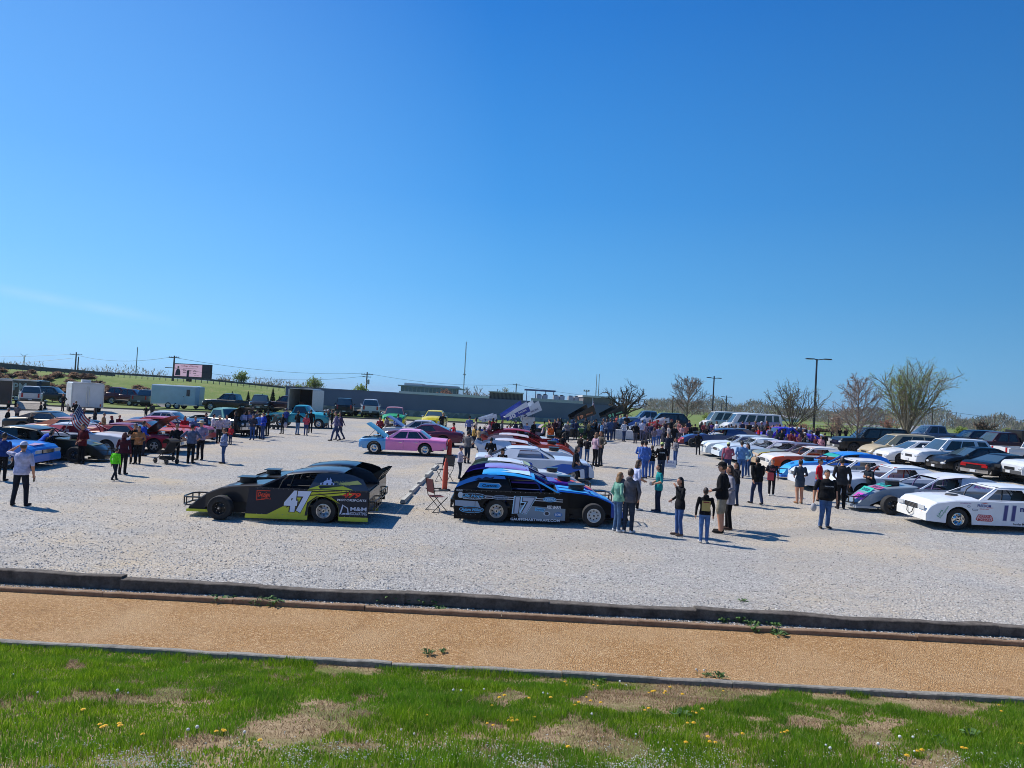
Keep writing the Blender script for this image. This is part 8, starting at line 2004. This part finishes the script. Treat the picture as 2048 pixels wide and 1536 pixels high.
P(1426, 888, 34, 260, 'woman with reddish hair near the white passenger van', '7a5a5c', '3a3a44', arms=('fwd', 'fwd'), hair='mid', hc='6a3a2a', fem=True, group=g4)
P(1437, 890, 36, 200, 'man in black beside the reddish-haired woman', '17171b', '22222a', arms=('fwd', 'fwd'), hc='17120f', group=g4)
P(1461, 884, 36, 60, 'man in a dark grey tee behind the white race cars', '2a2a30', '22222a', arms=('fwd', 'fwd'), hc='17120f', group=g4)
P(1478, 888, 36, 20, 'person in a fluorescent yellow shirt near the orange-red race car', 'c8d83a', '22222a', arms=('reach', 'fwd'), hc='5a4636', group=g4)
P(1497, 885, 42, 80, 'man in black standing at the orange-red race car', '17171c', '1c1c22', arms=('fwd', 'fwd'), hc='17120f', group=g4)
P(1510, 884, 42, 200, 'man in a tan cap and dark shirt behind the orange-red race car', '3a3432', '22222a', arms=('fwd', 'fwd'), hat=('cap', '8a7a64'), group=g4)
P(1522, 885, 42, 200, 'man in a white cap behind the orange-red race car', '3a4048', '22222a', arms=('fwd', 'fwd'), hat=('cap', 'c0c0c0'), group=g4)
P(1533, 885, 44, 190, 'woman with long dark hair in black right of the white cap', '17171c', '1c1c22', arms=('fwd', 'fwd'), hair='long', hc='120e0e', fem=True, group=g4)
P(1545, 890, 40, 210, 'person in a teal shirt turned left in the right crowd', '3f8078', '1f2a3a', arms=('fwd', 'reach'), hc='2a1d16', build=1.2, group=g4)
P(1577, 896, 48, 100, 'man in a bright blue hoodie with arms raised', '2a52c0', '1f2a4a', arms=('up', 'up'), hc='2a1d16', group=g4)
P(1562, 898, 38, 250, 'person in a dark green top below the raised blue arms', '1f2a2a', '1c1c22', arms=('fwd', 'fwd'), hc='17120f', group=g4)
P(1574, 902, 34, 280, 'small child in a grey top among the right crowd', '5a5a64', '22222a', arms=('fwd', 'fwd'), hc='5a4636', group=g4)
P(1592, 895, 42, 240, 'man in olive near the red-leaved shrub', '4a4a3a', '22222a', arms=('fwd', 'fwd'), hc='2a2018', group=g4)
P(1588, 903, 36, 270, 'child in a dark red top near the purple car', '6a2a34', '2a2a38', arms=('fwd', 'fwd'), hc='4a3426', group=g4)
P(1597, 904, 36, 280, 'child in a dusty pink top left of the grey-shirted man', '9a5a64', '2a2a38', arms=('fwd', 'fwd'), hc='8a6a4a', hair='mid', group=g4)
P(1605, 900, 42, 250, 'woman in a black top with pale face near the lamp post', '1f1a22', '22222a', arms=('fwd', 'fwd'), hair='mid', hc='17120f', fem=True, group=g4)
P(1614, 905, 40, 160, 'man in a grey tee and white cap bending at the purple car', '7a8494', '2a2a38', pose='lean', arms=('reach', 'fwd'), hat=('cap', 'c8ccd0'), group=g4)
P(1618, 890, 36, 250, 'man in a white and navy shirt by the lamp post', '8a94a8', '22283a', arms=('fwd', 'fwd'), hc='3a2a20', group=g4)
P(1630, 910, 38, 200, 'person in a dark maroon top before the purple car', '4a2028', '22222a', arms=('fwd', 'fwd'), hc='17120f', group=g4)
P(1641, 912, 40, 240, 'woman in a pale pink outfit standing at the purple car', 'b8808a', '8a6a74', arms=('down', 'fwd'), hc='3a2a20', hair='mid', fem=True, group=g4)
P(1648, 908, 42, 100, 'dark-haired person right of the purple car', '1c1820', '22222a', arms=('fwd', 'fwd'), hc='120e0e', group=g4)
P(1664, 880, 31, 255, 'man in a long black coat walking by the field fence', '131318', '17171d', pose='walk', arms=('swf', 'swb'), hc='17120f', hem=.60, group=g4)
P(1679, 884, 29, 100, 'left of two dark figures under the blossom tree', '17171b', '1a1a20', arms=('fwd', 'fwd'), hc='17120f', group=g4)
P(1691, 885, 29, 90, 'right of two dark figures under the blossom tree', '1f1c20', '1a1a20', arms=('fwd', 'fwd'), hc='4a3828', group=g4)
for i, (px, py, c, b_, lab) in enumerate(((1272, 880, '2a2a34', '22222a', 'dark-clothed spectator behind the motorcycle'), (1298, 876, 'b0a0a4', '3a3a48', 'pale-topped spectator under the red race wing'), (1330, 879, '3a2f3a', '22222a', 'spectator in dark plum under the white race wing'), (1357, 880, '8a5a5a', '3a3a48', 'spectator in dull red left of the pink tops'),
      (1408, 884, '7a3a40', '2a2a30', 'spectator in brick red behind the leading white race car'), (1416, 886, '3a3a44', '22222a', 'spectator in slate grey behind the leading white race car'), (1450, 887, '5a2a34', '22222a', 'spectator in wine red beside the printed van'), (1470, 886, '2a3040', '22222a', 'spectator in navy left of the fluorescent yellow shirt'),
      (1553, 897, '26303a', '22222a', 'spectator in dark teal right of the turned teal shirt'), (1583, 890, '6a5a6a', '2a2a30', 'spectator in mauve behind the raised blue arms'), (1610, 892, '2a2440', '22222a', 'spectator in dark violet before the lamp post'), (1143, 873, '2a3a5a', '22283a', 'spectator in blue beside the black quad bikes'), (1186, 876, '5a4a44', '2a3a5a', 'spectator in brown by the upright flag'), (1206, 874, '7a6a70', '2a2a38', 'spectator in taupe behind the pale top'), (1233, 868, '9a4a44', '2a2a38', 'spectator in faded red behind the table'), (1252, 868, '2a2a30', '22222a', 'spectator in black behind the right end of the table'))):
    P(px, py, 36+(i*7) % 6, (i*67) % 360, lab, c, b_, arms=(('fwd', 'fwd'), ('cross', 'cross'), ('down', 'fwd'), ('phone', 'fwd'))[i % 4], hc=('2a1d16', '5a4636', '17120f')[i % 3], hair=('short', 'mid')[i % 2], group=g4)

CN = {'navy': '1f2a4a', 'black': '16161a', 'grey': '6a6a72', 'white': 'c8c8d0', 'red': 'a8242e', 'maroon': '5a1c28', 'sky blue': '6f9ac8', 'royal blue': '2848b0', 'olive': '4f4d36', 'tan': 'a88c66', 'pink': 'c08a9a', 'green': '2f6a44', 'charcoal': '2e2f34', 'purple': '4a3476', 'orange': 'c8602c', 'cream': 'b8ac94', 'brown': '5a3f2c', 'teal': '2f7a78'}
def more(rows, place_, grp):
    for i, (px, py, h, c) in enumerate(rows):
        k = i+len(PEOPLE)
        P(px, py, h, (k*79) % 360, 'onlooker in %s %s' % (c, place_), CN[c], ('22242c', '2c3f66', '17171c', '4a4a54')[k % 4], arms=(('fwd', 'fwd'), ('cross', 'cross'), ('down', 'fwd'), ('pocket', 'pocket'), ('phone', 'fwd'), ('hip', 'down'))[k % 6], hc=('2a1d16', '6a4c34', '17120f', '8a7a66')[k % 4], hair=('short', 'short', 'mid')[k % 3], fem=k % 3 == 2, build=(1, 1.12, 1.0, 1.2)[k % 4], group=grp, **({'hat': ('cap', ('2a2a30', 'b8b8bc', '7a2a2a')[k % 3])} if k % 5 == 1 else {}))
more([(1002, 884, 44, 'grey'), (1030, 884, 43, 'navy'), (1066, 884, 42, 'black'), (984, 880, 44, 'red'), (1012, 898, 46, 'tan'), (1059, 900, 44, 'charcoal')], 'below the number 30 race wing', g1)
more([(1120, 876, 40, 'black'), (1134, 884, 42, 'grey'), (1150, 880, 41, 'navy'), (1170, 874, 40, 'charcoal'), (1176, 882, 41, 'olive'), (1191, 880, 42, 'black'), (1202, 885, 42, 'sky blue')], 'between the black race wings and the white table', g4)
more([(1247, 883, 41, 'white'), (1270, 887, 42, 'black'), (1277, 876, 40, 'pink'), (1301, 886, 40, 'navy'), (1312, 880, 40, 'maroon'), (1324, 887, 40, 'grey'), (1329, 872, 37, 'red'), (1341, 876, 37, 'black'), (1353, 876, 36, 'cream')], 'between the motorcycle and the pink tops', g4)
more([(1376, 876, 36, 'navy'), (1402, 880, 37, 'charcoal'), (1411, 892, 40, 'black'), (1421, 882, 38, 'purple'), (1432, 879, 37, 'white'), (1445, 893, 40, 'maroon'), (1456, 890, 40, 'black'), (1467, 893, 40, 'brown'), (1484, 880, 38, 'navy'), (1490, 893, 42, 'grey')], 'around the noses of the white race cars', g4)
more([(1504, 893, 42, 'black'), (1516, 896, 43, 'red'), (1527, 896, 43, 'navy'), (1539, 898, 44, 'grey'), (1551, 889, 41, 'black'), (1558, 889, 40, 'royal blue'), (1568, 890, 41, 'charcoal'), (1580, 904, 42, 'maroon'), (1600, 890, 40, 'navy'), (1608, 908, 40, 'black'), (1623, 903, 41, 'purple'), (1634, 895, 40, 'black')], 'in the packed crowd left of the lamp post', g4)
more([(410, 876, 50, 'navy'), (424, 880, 52, 'white'), (469, 874, 50, 'charcoal'), (510, 870, 50, 'grey'), (534, 872, 50, 'black'), (367, 884, 52, 'red'), (330, 880, 50, 'grey')], 'in the left group around the old cars', g2)
more([(60, 872, 46, 'black'), (112, 884, 50, 'grey'), (205, 872, 46, 'tan'), (221, 880, 48, 'navy'), (236, 876, 46, 'maroon'), (150, 842, 40, 'black')], 'near the black muscle car and the flag', g2)
build_people()
# things people hold
def held(p, k, name, label, cat, fn):
    r = p['obj']; M = Matrix.Translation(r.location) @ Matrix.Rotation(r.rotation_euler.z, 4, 'Z') @ Matrix.Diagonal((*r.scale, 1))
    w_ = M @ (p['J']['hd'+k]+p['J']['dh'+k]*.04); mb = MB(); fn(mb); o = mb.build(name, None, 40); o.location = w_; o.rotation_euler = (0, 0, r.rotation_euler.z); tag(o, label, cat)
def who(s): return next(p for p in PEOPLE if s in p['label'])
held(who('white polo'), 'R', 'phone', 'black phone in the hand of the man in the white polo', 'phone', lambda mb: mb.box((0, .02, -.02), (.02, .08, .16), STEELB()))
held(who('teal tee with'), 'L', 'drink_cup', 'pale drink cup held by the woman in teal', 'cup', lambda mb: mb.lathe([(0, -.03), (.032, -.03), (.04, .09), (.042, .1), (0, .1)], mat('cup_white', (.6, .56, .52), .5), 12, 'z', (0, .04, 0)))
held(who('dark printed tee'), 'R', 'folder', 'red folder in the hands of the boy in the dark printed tee', 'folder', lambda mb: mb.box((0, .03, -.05), (.24, .02, .30), mat('folder_red', (.5, .05, .06), .6)))
held(who('bearded man'), 'R', 'bag', 'small grey bag in the hand of the bearded man', 'bag', lambda mb: (mb.ell((0, .02, -.14), (.09, .07, .13), mat('bag_grey', (.38, .38, .40), .8), 12, 8), mb.tube([(0, .02, -.03), (0, .0, .02)], .01, BLACK(), 5)))
held(who('bright blue bag'), 'R', 'bag', 'bright blue bag carried by the man in the black tee', 'bag', lambda mb: (mb.box((0, .05, -.22), (.34, .2, .36), mat('bag_blue', (.03, .28, .62), .6)), mb.tube([(-.1, .05, -.04), (0, .03, .03), (.1, .05, -.04)], .01, BLACK(), 5)))
held(who('broad hat'), 'R', 'camera', 'dark camera held up by the person in the broad hat', 'camera', lambda mb: (mb.box((-.06, .03, .02), (.14, .07, .09), BLACK()), mb.lathe([(0, 0), (.035, 0), (.035, .09), (0, .09)], STEELB(), 10, 'y', (-.06, .06, .02))))
held(who('pale bag'), 'L', 'bag', 'pale shoulder bag beside the woman in black leggings', 'bag', lambda mb: (mb.ell((0, 0, .05), (.14, .09, .2), mat('bag_pale', (.5, .42, .46), .8), 12, 8), mb.tube([(0, 0, .2), (.05, 0, .5)], .012, BLACK(), 5)))

# ------------------------------------------------------------------ the air between here and the hills
mb = MB(); mb.box((0, 3500, 24), (15000, 7800, 66), BLACK())
hz = mb.build('haze'); hz.data.materials.clear()
hm2 = bpy.data.materials.new('haze_air'); hm2.use_nodes = True; t_ = hm2.node_tree; t_.nodes.clear()
ou = t_.nodes.new('ShaderNodeOutputMaterial'); pv = t_.nodes.new('ShaderNodeVolumePrincipled'); pv.inputs['Color'].default_value = (.62, .80, 1, 1); pv.inputs['Density'].default_value = .00014; pv.inputs['Anisotropy'].default_value = .2
t_.links.new(pv.outputs[0], ou.inputs['Volume']); hz.data.materials.append(hm2); tag(hz, kind='stuff')
SC.cycles.volume_bounces = 0
